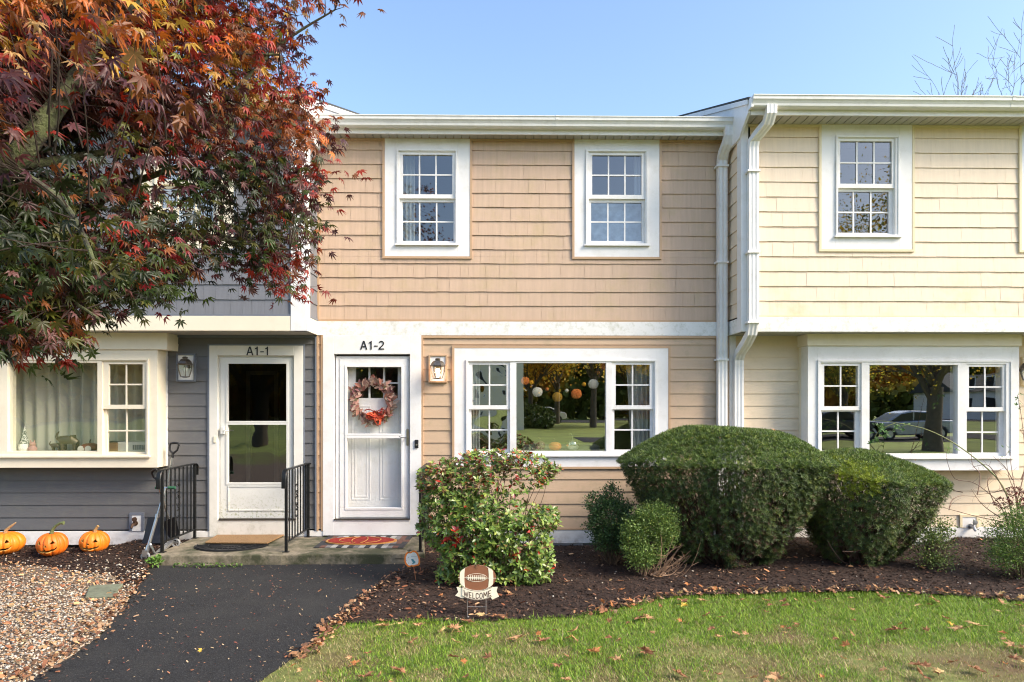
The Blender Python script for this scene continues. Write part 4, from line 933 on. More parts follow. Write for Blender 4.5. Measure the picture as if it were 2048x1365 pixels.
for k in (-.62, -.25, .18, .58): m.tube([(cc.x+a_*k*(1+.0)*math.cos(s*1.2)*1.0, cc.y+b2_*.86*math.sin(s*1.35)*.95, ZS+.0245) for s in np.linspace(-1, 1, 9)], .006, 5)
m.build('rib_lines', gold_m, t)

# snow shovels
def d_grip(m, c, ax, up, s=1.0):
    c = Vector(c); ax = Vector(ax).normalized(); up = Vector(up).normalized()
    P_ = lambda a, b: c + ax*a*s + up*b*s
    m.tube([P_(0, -.09), P_(0, -.04), P_(-.045, .0), P_(-.055, .06), P_(-.045, .085), P_(0, .092), P_(.045, .085), P_(.055, .06), P_(.045, 0), P_(0, -.04)], [.018*s, .016*s, .012*s, .012*s, .013*s, .015*s, .013*s, .012*s, .012*s, .016*s], 8)
alu = mat('aluminium_tube', (.5, .51, .52), .3, metal=.9, var=.08)
def shovel(label, grip, blade_top, blade_bot, wdt, ax=(1, 0, 0), green=False, shaft=alu, ribs=6):
    g, bt, bb = Vector(grip), Vector(blade_top), Vector(blade_bot); up = (g-bt).normalized()
    t = thing('snow_shovel', label, 'snow shovel', tuple(bb), 'tools leaning by the railing')
    m = MB(); d_grip(m, g, ax, up); m.build('grip', black_pl, t, smooth=True)
    m = MB(); m.tube([g-up*.09, bt-up*.05], .014, 10); m.build('shaft', shaft, t, smooth=True)
    m = MB(); n = 14; dn = (bb-bt); nrm = Vector(ax).cross(dn).normalized(); A = Vector(ax).normalized(); rows = 8
    for s_ in (0, 1):
        for r_ in range(rows+1):
            f = r_/rows
            for i in range(n+1):
                u = i/n*2-1; wd = wdt*(.86+.14*f)*.5
                q = bt + dn*f + A*u*wd + nrm*(.05*(1-u*u)*(-1) + .03*math.sin(f*2.2) + (.004 if i % 2 else 0) + s_*.004)
                m.v.append(tuple(q))
    k = (rows+1)*(n+1)
    for s_ in (0, 1):
        for r_ in range(rows):
            for i in range(n):
                a = s_*k + r_*(n+1)+i; m.f.append((a, a+1, a+n+2, a+n+1))
    m.build('blade', black_pl, t, smooth=True)
    return t
shovel('black snow shovel with upright aluminium shaft leaning on the grey wall', at(347, 901, 8.44), at(325, 1036, 8.42), at(316, 1088, 8.28), .42)
g_ = at(312, 955, 8.05)
shovel('second snow shovel with its black grip tilted left over the railing end', at(312, 953, 7.95), at(338, 1040, 8.30), at(340, 1092, 8.36), .30, ax=(.8, -.5, .35))
# kick scooter
t = thing('kick_scooter', 'folding silver kick scooter with green grips standing against the railing', 'scooter', tuple(gr(291, 1118, .02)))
hb = at(331, 976, 7.78); wb = at(291, 1113, 7.62); stem_dir = (hb-wb).normalized(); grn = mat('green_grip_foam', (.02, .10, .05), .7)
m = MB(); m.tube([hb, wb+stem_dir*.42], .013, 10); m.tube([wb+stem_dir*.44, wb+stem_dir*.10], .018, 10); m.tube([wb+stem_dir*.43, wb+stem_dir*.47], .024, 10); m.build('steering_column', alu, t, smooth=True)
m = MB(); m.tube([hb+Vector((-.05, 0, 0)), hb+Vector((.05, 0, 0))], .012, 8); m.build('handlebar', alu, t)
for s_ in (-1, 1): m = MB(); m.tube([hb+Vector((s_*.03, 0, 0)), hb+Vector((s_*.11, 0, 0))], .017, 10); m.build('grip', grn, t, smooth=True)
def wheel(c, r, w_, ax):
    m = MB(); m.lathe(c, [(r*.72, -w_/2), (r*.94, -w_/2), (r, 0), (r*.94, w_/2), (r*.72, w_/2), (r*.72, -w_/2)], 20, ax); o = m.build('wheel', mat('clear_grey_urethane', (.30, .31, .32), .3), t, smooth=True)
    m = MB(); m.lathe(c, [(0, -w_*.45), (r*.3, -w_*.45), (r*.3, w_*.45), (0, w_*.45)], 12, ax)
    for q in range(5):
        a = q*math.pi*.4; C_ = Vector(c); dd = Vector((math.cos(a), 0, math.sin(a))) if ax == 'Y' else Vector((0, math.cos(a), math.sin(a))); m.tube([C_+dd*r*.25, C_+dd*r*.74], .006, 5)
    m.build('hub', alu, o)
wheel(tuple(wb), .05, .026, 'Y'); wheel(tuple(at(352, 1086, 8.05)), .05, .026, 'Y')
m = MB(); m.tube([wb+stem_dir*.12, wb+stem_dir*.02], .022, 8); m.box(wb.x-.028, wb.y-.02, wb.z-.005, wb.x+.028, wb.y-.015, wb.z+.07); m.box(wb.x-.028, wb.y+.015, wb.z-.005, wb.x+.028, wb.y+.02, wb.z+.07); m.build('fork', alu, t)
dk0, dk1 = wb+Vector((.08, .06, .0)), at(345, 1082, 8.0)
m = MB(); m.sweep([wb+stem_dir*.14+Vector((.01, 0, 0)), dk0, dk1], [(-.045, -.012), (.045, -.012), (.045, .012), (-.045, .012)], Vector((-.5, .6, .3))); m.build('deck', alu, t)

# potted-leaf weed at the step corner
# ---------------------------------------------------------------- carved pumpkins
flesh = mat('pumpkin_flesh', (.85, .48, .13), .6, trans=.2)
def pumpkin(label, cx_, cy_, r, h, yaw, stem, face=True, col=(.72, .15, .010), tilt=(0, 0)):
    z0 = float(zmulch(cx_, cy_))-.01
    t = thing('carved_pumpkin', label, 'pumpkin', (cx_, cy_, z0), 'carved pumpkins in the mulch'); skin = mat('pumpkin_skin', col, .5, var=.22, vscale=11, bump=.04, bscale=30, stretch=(1, 1, .4), spec=.5)
    nu, nv = 200, 96; V = []; FF = []
    shapes = []
    if face:
        shapes = [[(-.60, .18), (-.28, .16), (-.42, .46)], [(.28, .16), (.60, .18), (.42, .46)], [(-.12, -.06), (.12, -.06), (0, .16)],
                  [(-.66, -.10), (-.52, -.24), (-.20, -.33), (-.16, -.24), (-.03, -.23), (0, -.34), (.30, -.29), (.52, -.22), (.68, -.08), (.62, -.30), (.40, -.46), (.12, -.54), (-.14, -.54), (-.42, -.46), (-.62, -.30)]]
        shapes = [[(a*1.12, b*1.08+.02) for a, b in s_] for s_ in shapes]
    for j in range(nv+1):
        v = -math.pi/2 + math.pi*j/nv
        for i in range(nu):
            u = 2*math.pi*i/nu; rib = 1 - .045*abs(math.cos(u*6))**3*math.cos(v)**.5 if math.cos(v) > 0 else 1
            rib = 1 - .075*(abs(math.cos(u*6+.4+.25*math.sin(u*2+r*40)))**7)*max(math.cos(v), 0)**.5
            pr = math.cos(v)**.82 if math.cos(v) > 0 else 0; dimp = -.13*math.exp(-(pr/.28)**2) if v > 0 else .08*math.exp(-(pr/.3)**2)
            V.append((r*pr*rib*math.cos(u), r*pr*rib*math.sin(u), h/2*(math.sin(v)+dimp)*rib))
    fa = -math.pi/2 + yaw; polys = shapes
    for j in range(nv):
        for i in range(nu):
            u = 2*math.pi*(i+.5)/nu; v = -math.pi/2 + math.pi*(j+.5)/nv
            du = (u-fa+math.pi) % (2*math.pi) - math.pi
            if abs(du) < .9 and any(bool(inpoly(du, v*.95, pl)) for pl in polys if max(abs(a) for a, b in pl) >= abs(du)): continue
            FF.append((j*nu+i, j*nu+(i+1) % nu, (j+1)*nu+(i+1) % nu, (j+1)*nu+i))
    M = Matrix.Translation((cx_, cy_, z0+h*.47)) @ Matrix.Rotation(tilt[0], 4, 'X') @ Matrix.Rotation(tilt[1], 4, 'Y')
    V = [tuple(M @ Vector(q)) for q in V]
    o = npmesh('pumpkin_shell', V, np.array(FF), skin, t, smooth=True); o.data.materials.append(flesh)
    sd = o.modifiers.new('thickness', 'SOLIDIFY'); sd.thickness = .016; sd.offset = -1 if True else 1; sd.material_offset = 1; sd.material_offset_rim = 1
    m = MB(); S = [M @ Vector(q) for q in stem['pts']]; k = len(S)
    m.tube(S, stem['r'], 7); m.build('stem', mat('pumpkin_stem', stem['col'], .75, var=.25, vscale=25, bump=.5, bscale=50), t, smooth=True)
    return t
def place_p(x0, x1, yb, dpt): c = at((x0+x1)/2, yb, dpt); return c.x
pumpkin('wide carved pumpkin with tan snapped stem, cut off by the left frame edge', at(10, 1090, 7.95).x, 7.95, .20, .255, .22, dict(pts=[(0, 0, .09), (.02, -.01, .15), (.07, -.01, .19), (.13, -.01, .235)], r=[.026, .018, .014, .007], col=(.45, .28, .13)), col=(.78, .21, .010))
pumpkin('tall carved pumpkin with long curved green stem and a winking eye', at(104.5, 1090, 7.85).x, 7.85, .158, .265, .12, dict(pts=[(0, 0, .10), (.015, 0, .16), (.055, 0, .205), (.11, 0, .235), (.15, 0, .235)], r=[.026, .018, .015, .015, .022], col=(.13, .16, .06)), tilt=(.05, -.05))
pumpkin('smallest carved pumpkin with short stub stem and toothed grin, nearest the shovels', at(189, 1088, 7.95).x, 7.95, .156, .25, .08, dict(pts=[(0, 0, .09), (.005, 0, .14), (.025, 0, .175), (.035, 0, .185)], r=[.026, .018, .015, .016], col=(.40, .25, .10)), col=(.78, .19, .010), tilt=(.04, .06))

# ---------------------------------------------------------------- wreath
t = thing('autumn_wreath', 'wreath of dusty pink and rust leaves with a red bow on the white door', 'wreath', tuple(at(746, 804, YW+.08)))
wc = at(746, 803, YW+.085); n = 330
leaf_v = np.array([[0, 0, 0], [-.2, .3, .05], [.2, .3, .05], [0, .35, -.02], [-.17, .7, .06], [.17, .7, .06], [0, .72, 0], [0, 1.0, -.02]], float)
leaf_f = np.array([[0, 3, 1, 1], [0, 2, 3, 3], [1, 3, 6, 4], [3, 2, 5, 6], [4, 6, 7, 7], [6, 5, 7, 7]])
leaf_ft = np.array([[0, 3, 1], [0, 2, 3], [1, 3, 6], [1, 6, 4], [3, 2, 5], [3, 5, 6], [4, 6, 7], [6, 5, 7]])
petal = mat('wreath_leaves', (1, 1, 1), .7, attr=True, trans=.15)
th_ = RS.uniform(0, 2*np.pi, n); rad = .205 + RS.normal(0, .022, n); ang = th_ + RS.choice([-1, 1], n)*RS.uniform(.2, 1.3, n)
pos = np.stack([wc.x + rad*np.cos(th_), wc.y + RS.uniform(-.03, .015, n), wc.z + rad*np.sin(th_)*1.05], -1)
dirv = norm(np.stack([np.cos(ang), RS.uniform(-.5, .2, n), np.sin(ang)], -1)); nz_ = norm(np.stack([RS.normal(0, .5, n), -np.ones(n), RS.normal(0, .5, n)], -1)); Xv = norm(np.cross(dirv, nz_)); Zv = np.cross(Xv, dirv)
V, Fc, C = scatter(leaf_v, leaf_ft, pos, Xv, dirv, Zv, RS.uniform(.07, .112, n), pick([(.52, .27, .22), (.62, .45, .36), (.24, .09, .10), (.40, .16, .12), (.56, .38, .29), (.26, .23, .10)], n, [4, 4, 2, 2.5, 3.5, .6]))
npmesh('leaves', V, Fc, petal, t, C)
m = MB(); m.tube([(wc.x+.2*math.cos(a), wc.y+.01, wc.z+.21*math.sin(a)) for a in np.linspace(0, 2*math.pi, 40)], .014, 6); m.build('ring', mat('grapevine', (.12, .07, .04), .8), t)
rib_m = mat('red_ribbon', (.50, .07, .03), .6, var=.15); m = MB(); bc = at(752, 832, YW+.03)
def loop(a0, L1, w0, col=None):
    P_ = []
    for k in range(13):
        s = k/12*2*math.pi; u = L1*(1-math.cos(s))/2; v = w0*math.sin(s)*.5
        P_.append(bc + Vector((math.cos(a0)*u - math.sin(a0)*v, -.02*math.sin(s/2), math.sin(a0)*u + math.cos(a0)*v)))
    m.sweep(P_, [(-.028, 0), (.028, 0), (.028, .003), (-.028, .003)], (math.sin(a0)*.3, -1, .2))
for a0, L1, w0 in ((.5, .13, .08), (2.7, .15, .08), (.0, .10, .06), (3.3, .12, .07), (-1.2, .12, .05), (1.5, .06, .05)): loop(a0, L1, w0)
m.lathe(bc, [(0, -.03), (.022, -.02), (.026, 0), (.02, .02), (0, .03)], 10, 'Y'); m.build('bow', rib_m, t, smooth=True)
n = 34; bp_ = np.array(tuple(bc)) + np.stack([RS.normal(.0, .035, n), RS.uniform(-.03, -.01, n), RS.normal(-.0, .022, n)], -1); an = RS.uniform(0, 2*np.pi, n); dv = norm(np.stack([np.cos(an)*1.5, RS.uniform(-.6, 0, n), np.sin(an)-.35], -1)); nz2 = norm(np.stack([RS.normal(0, .4, n), -np.ones(n), RS.normal(0, .4, n)], -1)); X2 = norm(np.cross(dv, nz2)); Z2 = np.cross(X2, dv)
V, Fc, C = scatter(leaf_v, leaf_ft, bp_, X2, dv, Z2, RS.uniform(.06, .10, n), pick([(.50, .05, .02), (.60, .10, .03), (.42, .04, .03), (.5, .12, .08)], n)); npmesh('red_petals', V, Fc, petal, t, C)

# ---------------------------------------------------------------- football welcome sign
YS = 5.68; S_ = lambda x, y: (lambda p: (p.x, p.z))(at(800+x*.1318, 1080+y*.1318, YS))
def poly(m, pts, y0, y1): m.prism([S_(a, b) for a, b in pts], 'Y', YS+y0, YS+y1)
t = thing('welcome_sign', 'football shaped garden sign with a WELCOME ribbon on wire stakes', 'garden sign', tuple(gr(954, 1230, .02)))
fb = mat('football_brown', (.25, .10, .052), .55, var=.06, vscale=12); fw = mat('sign_cream', (.82, .76, .62), .55); dk = mat('sign_dark_brown', (.10, .055, .045), .6)
def foot(k=1.0):
    o = []
    for i in range(64):
        a = 2*math.pi*i/64; c_, s_ = math.cos(a), math.sin(a)
        o.append((1171 + 284*k*np.sign(c_)*abs(c_)**1.08, 572 + 193*k*np.sign(s_)*abs(s_)**.93))
    return o
def clipx(f0, f1, n=10):   # band of the football between x-curves
    return None
m = MB(); poly(m, foot(), -.004, .004); board_ = m.build('football', fb, t, bevel=.001)
m = MB()
for x0, x1, b in ((925, 995, 1), (1330, 1398, -1)):
    L1_ = []; 
    for i in range(17):
        y = 572 + (i/8-1)*193; s_ = abs((y-572)/193); cxx = 284*(max(0, 1-s_**(2/.93)))**(1.08/2)
        bow_ = b*18*(1-s_**2); cl = lambda x: max(1171-cxx, min(1171+cxx, x))
        L1_.append((cl(x0-bow_), cl(x1-bow_), y))
    poly(m, [(a, y) for a, _, y in L1_] + [(c, y) for _, c, y in reversed(L1_)], -.0062, -.0041)
yy = 572
poly(m, [(884, 568), (1456, 577), (1456, 584), (884, 575)], -.0068, -.0063)
poly(m, [(1020, 563), (1300, 568), (1300, 588), (1020, 583)], -.0085, -.0069)
for k in range(9):
    x = 1040 + k*29.5; poly(m, [(x-7, 535), (x+5, 535), (x+7, 608), (x-5, 608)], -.0098, -.0086)
el = [(1163 + 158*math.cos(a), 572 + 62*math.sin(a)) for a in np.linspace(0, 2*math.pi, 40)]
for i in range(39):
    a, b = el[i], el[i+1]; poly(m, [a, b, (1163+(b[0]-1163)*.97, 572+(b[1]-572)*.92), (1163+(a[0]-1163)*.97, 572+(a[1]-572)*.92)], -.0061, -.0041)
m.build('stripes_and_laces', fw, t)
m = MB()
arc = lambda x: 60*(1-((x-1175)/228)**2)
top = [(x, 705 + arc(x)) for x in np.linspace(947, 1403, 17)]; bot = [(x, 850 + arc(x)) for x in np.linspace(1400, 945, 17)]
bo2 = bot[::-1]
for i in range(16): poly(m, [top[i], top[i+1], bo2[i+1], bo2[i]], -.012, -.0072)
m.build('ribbon', fw, t)
m = MB(); poly(m, [(858, 715), (958, 735), (948, 800), (975, 880), (945, 885), (840, 845), (885, 790)], -.006, -.001); poly(m, [(1388, 720), (1482, 712), (1465, 780), (1502, 860), (1400, 905), (1370, 860), (1400, 800)], -.006, -.001); m.build('ribbon_tail', fw, t)
m = MB(); 
for seq in (top, bot):
    for i in range(16):
        a, b = seq[i], seq[i+1]; s_ = 4 if seq is top else -9; poly(m, [(a[0], a[1]+s_), (b[0], b[1]+s_), (b[0], b[1]+s_+6), (a[0], a[1]+s_+6)], -.0128, -.0121)
m.build('ribbon_outline', dk, t)
GL = {'W': [[(0, 1), (.25, 0), (.5, .75), (.75, 0), (1, 1)]], 'E': [[(.85, .98), (.1, .98), (.1, .02), (.9, .02)], [(.1, .5), (.65, .5)]], 'L': [[(.12, 1), (.12, .02), (.85, .02)]],
      'C': [[(.9, .8), (.7, .98), (.3, .98), (.08, .75), (.08, .25), (.3, .02), (.7, .02), (.9, .2)]], 'O': [[(.3, .98), (.7, .98), (.92, .72), (.92, .28), (.7, .02), (.3, .02), (.08, .28), (.08, .72), (.3, .98)]], 'M': [[(.05, 0), (.12, 1), (.5, .35), (.88, 1), (.95, 0)]]}
lm = MB(); xw = 972
for ch in 'WELCOME':
    w1 = {'W': 62, 'M': 60, 'L': 36, 'E': 40, 'C': 42, 'O': 46}[ch]
    for st_ in GL[ch]:
        for (a, b) in zip(st_[:-1], st_[1:]):
            p = [(xw + u*w1, 828 + arc(xw+u*w1) - v*82 - 0) for u, v in (a, b)]
            dxx, dyy = p[1][0]-p[0][0], p[1][1]-p[0][1]; l_ = math.hypot(dxx, dyy); nx_, ny_ = -dyy/l_*5.5, dxx/l_*5.5; ex, ey = dxx/l_*5, dyy/l_*5
            poly(lm, [(p[0][0]+nx_-ex, p[0][1]+ny_-ey), (p[1][0]+nx_+ex, p[1][1]+ny_+ey), (p[1][0]-nx_+ex, p[1][1]-ny_+ey), (p[0][0]-nx_-ex, p[0][1]-ny_-ey)], -.0128-.000003*len(lm.f), -.0121)
    xw += w1 + 14
lm.build('lettering', dk, t)
me_ = []
xs_ = [1000, 1058, 1106, 1156, 1212, 1276, 1338]
for ch, x in []:
    p = S_(x, 842 + arc(x)*1.0); sl_a = math.atan2(-(arc(x+5)-arc(x-5))*1.0, 10)
    o = text_mesh('l', ch, .078, (p[0], YS-.0124, p[1]), dk, None, rot=(R(90), -sl_a, 0), depth=.0006, bold=.0012, sx=.72 if ch not in 'MW' else .62)
    me_.append(o)
mm = MB()
for o in me_:
    k = len(mm.v); mm.v += [tuple(v.co) for v in o.data.vertices]; mm.f += [tuple(i+k for i in pl.vertices) for pl in o.data.polygons]; bpy.data.objects.remove(o)
wire = mat('stake_wire_grey', (.30, .28, .27), .5, metal=.6); m = MB()
p1, p2 = at(935, 1196, YS+.006), at(972, 1196, YS+.006)
for p in (p1, p2): m.tube([p, (p.x, p.y, 0.0)], .0035, 6)
zc = at(950, 1214, YS).z; m.tube([(p1.x, YS+.006, zc), (p2.x, YS+.006, zc-.004)], .003, 6); m.build('stake', wire, t)
m = MB(); q = at(953, 1131, YS-.008); m.tube([q+Vector((0, 0, .012)), q+Vector((.002, -.003, -.012)), q+Vector((.008, -.003, -.028))], .0022, 5); m.tube([q+Vector((-.004, -.002, .005)), q+Vector((-.006, -.004, -.014))], .002, 5); m.build('twine', mat('twine', (.10, .07, .04), .9), t)
# small pumpkin sign
YP = 6.66; S2 = lambda x, y: (lambda p: (p.x, p.z))(at(795+x*.0696, 1085+y*.0696, YP))
t = thing('pumpkin_sign', 'small orange rimmed pumpkin shaped garden sign on a stick beside the leafy bush', 'garden sign', tuple(gr(833, 1170, .02)))
out = [(300, 262), (235, 320), (198, 420), (195, 540), (225, 630), (290, 700), (340, 716), (405, 690), (450, 705), (510, 690), (560, 678), (615, 668), (648, 610), (650, 500), (625, 400), (580, 300), (520, 245), (440, 232), (400, 268), (350, 282)]
ctr = (425, 480)
sc_ = lambda k: [(ctr[0]+(a-ctr[0])*k, ctr[1]+(b-ctr[1])*k) for a, b in out]
m = MB(); m.prism([S2(a, b) for a, b in out], 'Y', YP-.003, YP+.003); m.build('orange_rim', mat('sign_orange', (.80, .22, .03), .5), t, bevel=.0008)
m = MB(); m.prism([S2(a, b) for a, b in sc_(.80)], 'Y', YP-.0045, YP-.0031); m.build('painted_face', mat('sign_pale', (.72, .74, .70), .6, var=.05, vscale=60), t)
m = MB(); m.prism([S2(a, b) for a, b in ((385, 490), (450, 475), (480, 520), (520, 560), (510, 600), (430, 625), (415, 610), (445, 575))], 'Y', YP-.0058, YP-.0046); m.build('teal_motif', mat('sign_teal', (.06, .25, .30), .6), t)
m = MB()
for i in range(9): x = 398 + i*18; m.prism([S2(x, 395+(i % 2)*6), S2(x+9, 395), S2(x+9, 418), S2(x, 415-(i % 3)*5)], 'Y', YP-.0055, YP-.0046)
for (x, y) in ((315, 425), (265, 515), (320, 590)): m.prism([S2(x-10, y+18), S2(x+4, y-20), S2(x+12, y+16)], 'Y', YP-.0055, YP-.0046)
m.build('small_marks', mat('sign_faded_ink', (.30, .33, .36), .6), t)
m = MB(); a = at(827, 1131, YP+.004); b = gr(833, 1170, 0.0); m.tube([a, b], .0035, 6); m.build('stick', mat('orange_stick', (.50, .20, .10), .6), t)
m = MB(); q = at(819, 1103, YP-.006); 
for dx_, dz_ in ((-.02, .012), (.018, .014), (-.012, -.01), (.008, .02)): m.tube([q, q+Vector((dx_*.6, -.004, dz_)), q+Vector((dx_, -.002, dz_*.3))], .003, 5)
m.build('twine_bow', mat('green_twine', (.09, .09, .045), .9), t)

# ---------------------------------------------------------------- window decorations (inside)
YI = YW + .10
sl0 = rect(936, 899, 1306, 908, YI+.03); m = MB(); m.box(sl0[0], YW+.095, sl0[1]-.03, sl0[2], YI+.26, at(1100, 902, YI+.05).z); m.build('interior_sill', white, H2)
zsill = at(1100, 902, YI+.05).z
def small_pumpkin(mb, c, r, h, n=24, ribs=8):
    prof = []
    for j in range(9):
        v = -math.pi/2 + math.pi*j/8; prof.append((r*math.cos(v)**.8 if math.cos(v) > 1e-6 else 0, h/2*math.sin(v)))
    k = len(mb.v); mb.lathe(c, prof, n)
    for i in range(k, len(mb.v)):
        x, y, z = mb.v[i]; a = math.atan2(y-c[1], x-c[0]); f = 1-.07*abs(math.cos(a*ribs/2)); mb.v[i] = (c[0]+(x-c[0])*f, c[1]+(y-c[1])*f, z)
t = thing('pumpkin_garland', 'string of felt pumpkins and wool balls hanging inside the picture window', 'garland', tuple(at(1125, 770, YI)))
items = [(1050.5, 762, 9, 'o', 0), (1063, 765, 4.5, 'y', 1), (1074.7, 784.5, 11, 'w', 0), (1094, 779, 4, 'r', 1), (1114.6, 794.4, 11, 'c', 0), (1133.5, 781.8, 4, 'w', 1), (1152.7, 788.2, 11.5, 'o', 0), (1168, 769, 4.5, 'y', 1), (1186.7, 768.4, 11, 'w', 0), (1197, 746, 4, 'r', 1), (1209, 732, 9, 'o', 0)]
fm = {'o': mat('felt_orange', (.80, .22, .05), .9, bump=.4, bscale=200), 'y': mat('felt_yellow', (.85, .40, .03), .9), 'w': mat('felt_white', (.78, .74, .66), .9, bump=.4, bscale=200), 'r': mat('felt_rust', (.5, .12, .03), .9), 'c': mat('felt_ochre', (.48, .26, .03), .9, bump=.4, bscale=200)}
for k in fm.values():
    b = k.node_tree.nodes['Principled BSDF']; b.inputs['Emission Strength'].default_value = 0
pts = []
for x, y, r, c_, s_ in items:
    p = at(x, y, YI-.03); rr = r/F*YI; m = MB()
    if s_: m.lathe(p, [(0, -rr), (rr*.7, -rr*.7), (rr, 0), (rr*.7, rr*.7), (0, rr)], 12); m.build('wool_ball', fm[c_], t, smooth=True)
    else: small_pumpkin(m, p, rr, rr*1.75); m.xform(Matrix.Translation(p) @ Matrix.Diagonal((1, .35, 1, 1)) @ Matrix.Translation(-p)); m.build('felt_pumpkin', fm[c_], t, smooth=True)
    pts.append(p + Vector((0, .005, rr*.8 if not s_ else 0)))
m = MB(); m.tube(pts, .0015, 4); m.build('string', MATS['twine'], t)
def sill_pumpkin(label, px_, w_, h_, mm_, stemc, Y=YI+.12, glassy=False):
    r = w_/2/F*Y; h = h_/F*Y; c = at(px_, 890, Y); t = thing('small_pumpkin', label, 'pumpkin ornament', (c.x, Y, zsill), 'pumpkin ornaments on the window sill')
    m = MB(); small_pumpkin(m, (c.x, Y, zsill+h/2), r, h); m.build('body', mm_, t, smooth=True)
    m = MB(); z = zsill+h
    m.tube([(c.x, Y, z-.01), (c.x, Y, z+.03), (c.x-.01, Y, z+.07 if glassy else z+.035), (c.x-.03, Y, z+.08 if glassy else z+.04)] + ([(c.x-.035, Y, z+.06)] if glassy else []), .008 if not glassy else .006, 6); m.build('stem', stemc, t, smooth=True)
sill_pumpkin('small plum coloured pumpkin ornament, leftmost on the picture window sill', 1080.6, 21, 19, mat('plum_glaze', (.12, .04, .06), .3), MATS['twine'])
sill_pumpkin('small orange pumpkin ornament in the middle of the picture window sill', 1110, 28, 17, mat('orange_glaze', (.75, .22, .05), .4), MATS['twine'])
sill_pumpkin('silvery glass pumpkin ornament with curled stem on the picture window sill', 1145, 28, 22, mat('mercury_glass', (.62, .66, .58), .12, metal=.85), MATS['mercury_glass'], glassy=True)
m = MB(); so_ = rect(1043, 889, 1200, 930, 9.4); m.box(so_[0], 9.3, .5, so_[2], 9.6, so_[3]); tag(m.build('sofa_back', mat('grey_sofa_fabric', (.28, .27, .25), .9), bevel=.06), 'grey sofa back behind the picture window of the tan unit', 'sofa')

# curtains
def cur(lbl, r, Y, m, folds, amp=.03, seed=1, taper=0.0): return curtain('curtain', lbl, r[0], r[2], r[1]-.02, r[3]+.02, Y, m, folds, amp, seed, taper, group='window curtains')
cur('long grey curtain in the left upstairs window of the tan unit', rect(799, 305, 830, 487, YW+.2), YW+.2, curtain_m, 4, .02, 2)
cur('thin white curtain edge in the right upstairs window of the tan unit', rect(1268, 305, 1287, 487, YW+.2), YW+.2, curtain_w, 3, .02, 3)
cur('narrow white curtain at the left side window of the tan unit', rect(941, 727, 960, 905, YW+.14), YW+.14, curtain_w, 3, .015, 4)
cur('white curtain panel at the right side window of the tan unit', rect(1252, 727, 1306, 905, YW+.14), YW+.14, curtain_w, 5, .02, 5, -.2)
lace = MB(); lr = rect(1180, 405, 1290, 486, YW+.16); lace.quad((lr[0], YW+.16, lr[1]), (lr[2], YW+.16, lr[1]), (lr[2], YW+.16, lr[3]), (lr[0], YW+.16, lr[3]))
tag(lace.build('lace_panel', mat('blue_grey_lace', (.22, .27, .33), .7, var=.35, vscale=14)), 'blue grey patterned lace across the lower right upstairs window', 'curtain')
cur('pale green linen curtain covering the left bay picture window', rect(-10, 722, 198, 905, YB+.36), YB+.36, curtain_m, 9, .035, 6)
cur('pale green linen curtain behind the narrow side sash of the left bay', rect(205, 722, 296, 880, YB+.40), YB+.40, curtain_m, 5, .03, 7)
cur('linen curtain behind the left bay window beyond the frame edge', rect(-330, 722, -15, 905, YB+.36), YB+.36, curtain_m, 12, .03, 8)
# left bay sill and ornaments
zb_ = at(100, 903, YB+.16).z; yb_ = YB+.19
m = MB(); m.box(bay1[0]+.05, YB+.121, zb_-.03, bay1[2]-.04, YB+.30, zb_-.001); m.build('interior_sill', cream_trim, H1)
def bx(px_): return at(px_, 890, yb_).x
U = yb_/F
t = thing('gnome_figure', 'white bearded gnome with a speckled tall hat on the left bay sill', 'gnome', (bx(48), yb_, zb_))
x = bx(48); m = MB(); m.lathe((x, yb_, zb_), [(0, 0), (9*U, .0), (11*U, 8*U), (8*U, 16*U), (0, 19*U)], 14); m.build('beard', mat('white_wool', (.72, .72, .66), .95, bump=.8, bscale=80), t, smooth=True)
m = MB(); m.tube([(x, yb_, zb_+15*U), (x+.5*U, yb_, zb_+30*U), (x+2*U, yb_, zb_+51*U)], [9*U, 5*U, .6*U], 12); m.build('hat', mat('speckled_hat', (.10, .12, .10), .9, var2=((.55, .55, .5), 60, .5, .52)), t, smooth=True)
t = thing('bunny_figure', 'small pink bunny figure next to the gnome', 'figurine', (bx(65), yb_, zb_)); x = bx(65); m = MB(); m.lathe((x, yb_, zb_), [(0, 0), (8*U, .0), (8*U, 6*U), (5*U, 10*U), (6*U, 15*U), (3*U, 18*U), (0, 18*U)], 12); m.build('body', mat('dusty_pink', (.42, .24, .2), .8), t, smooth=True)
m = MB(); [m.tube([(x+s_*3*U, yb_, zb_+16*U), (x+s_*4*U, yb_, zb_+22*U)], [2*U, .8*U], 8) for s_ in (-1, 1)]; m.build('ears', MATS['dusty_pink'], t, smooth=True)
eleph = mat('bronze_elephant', (.11, .085, .055), .35, metal=.5)
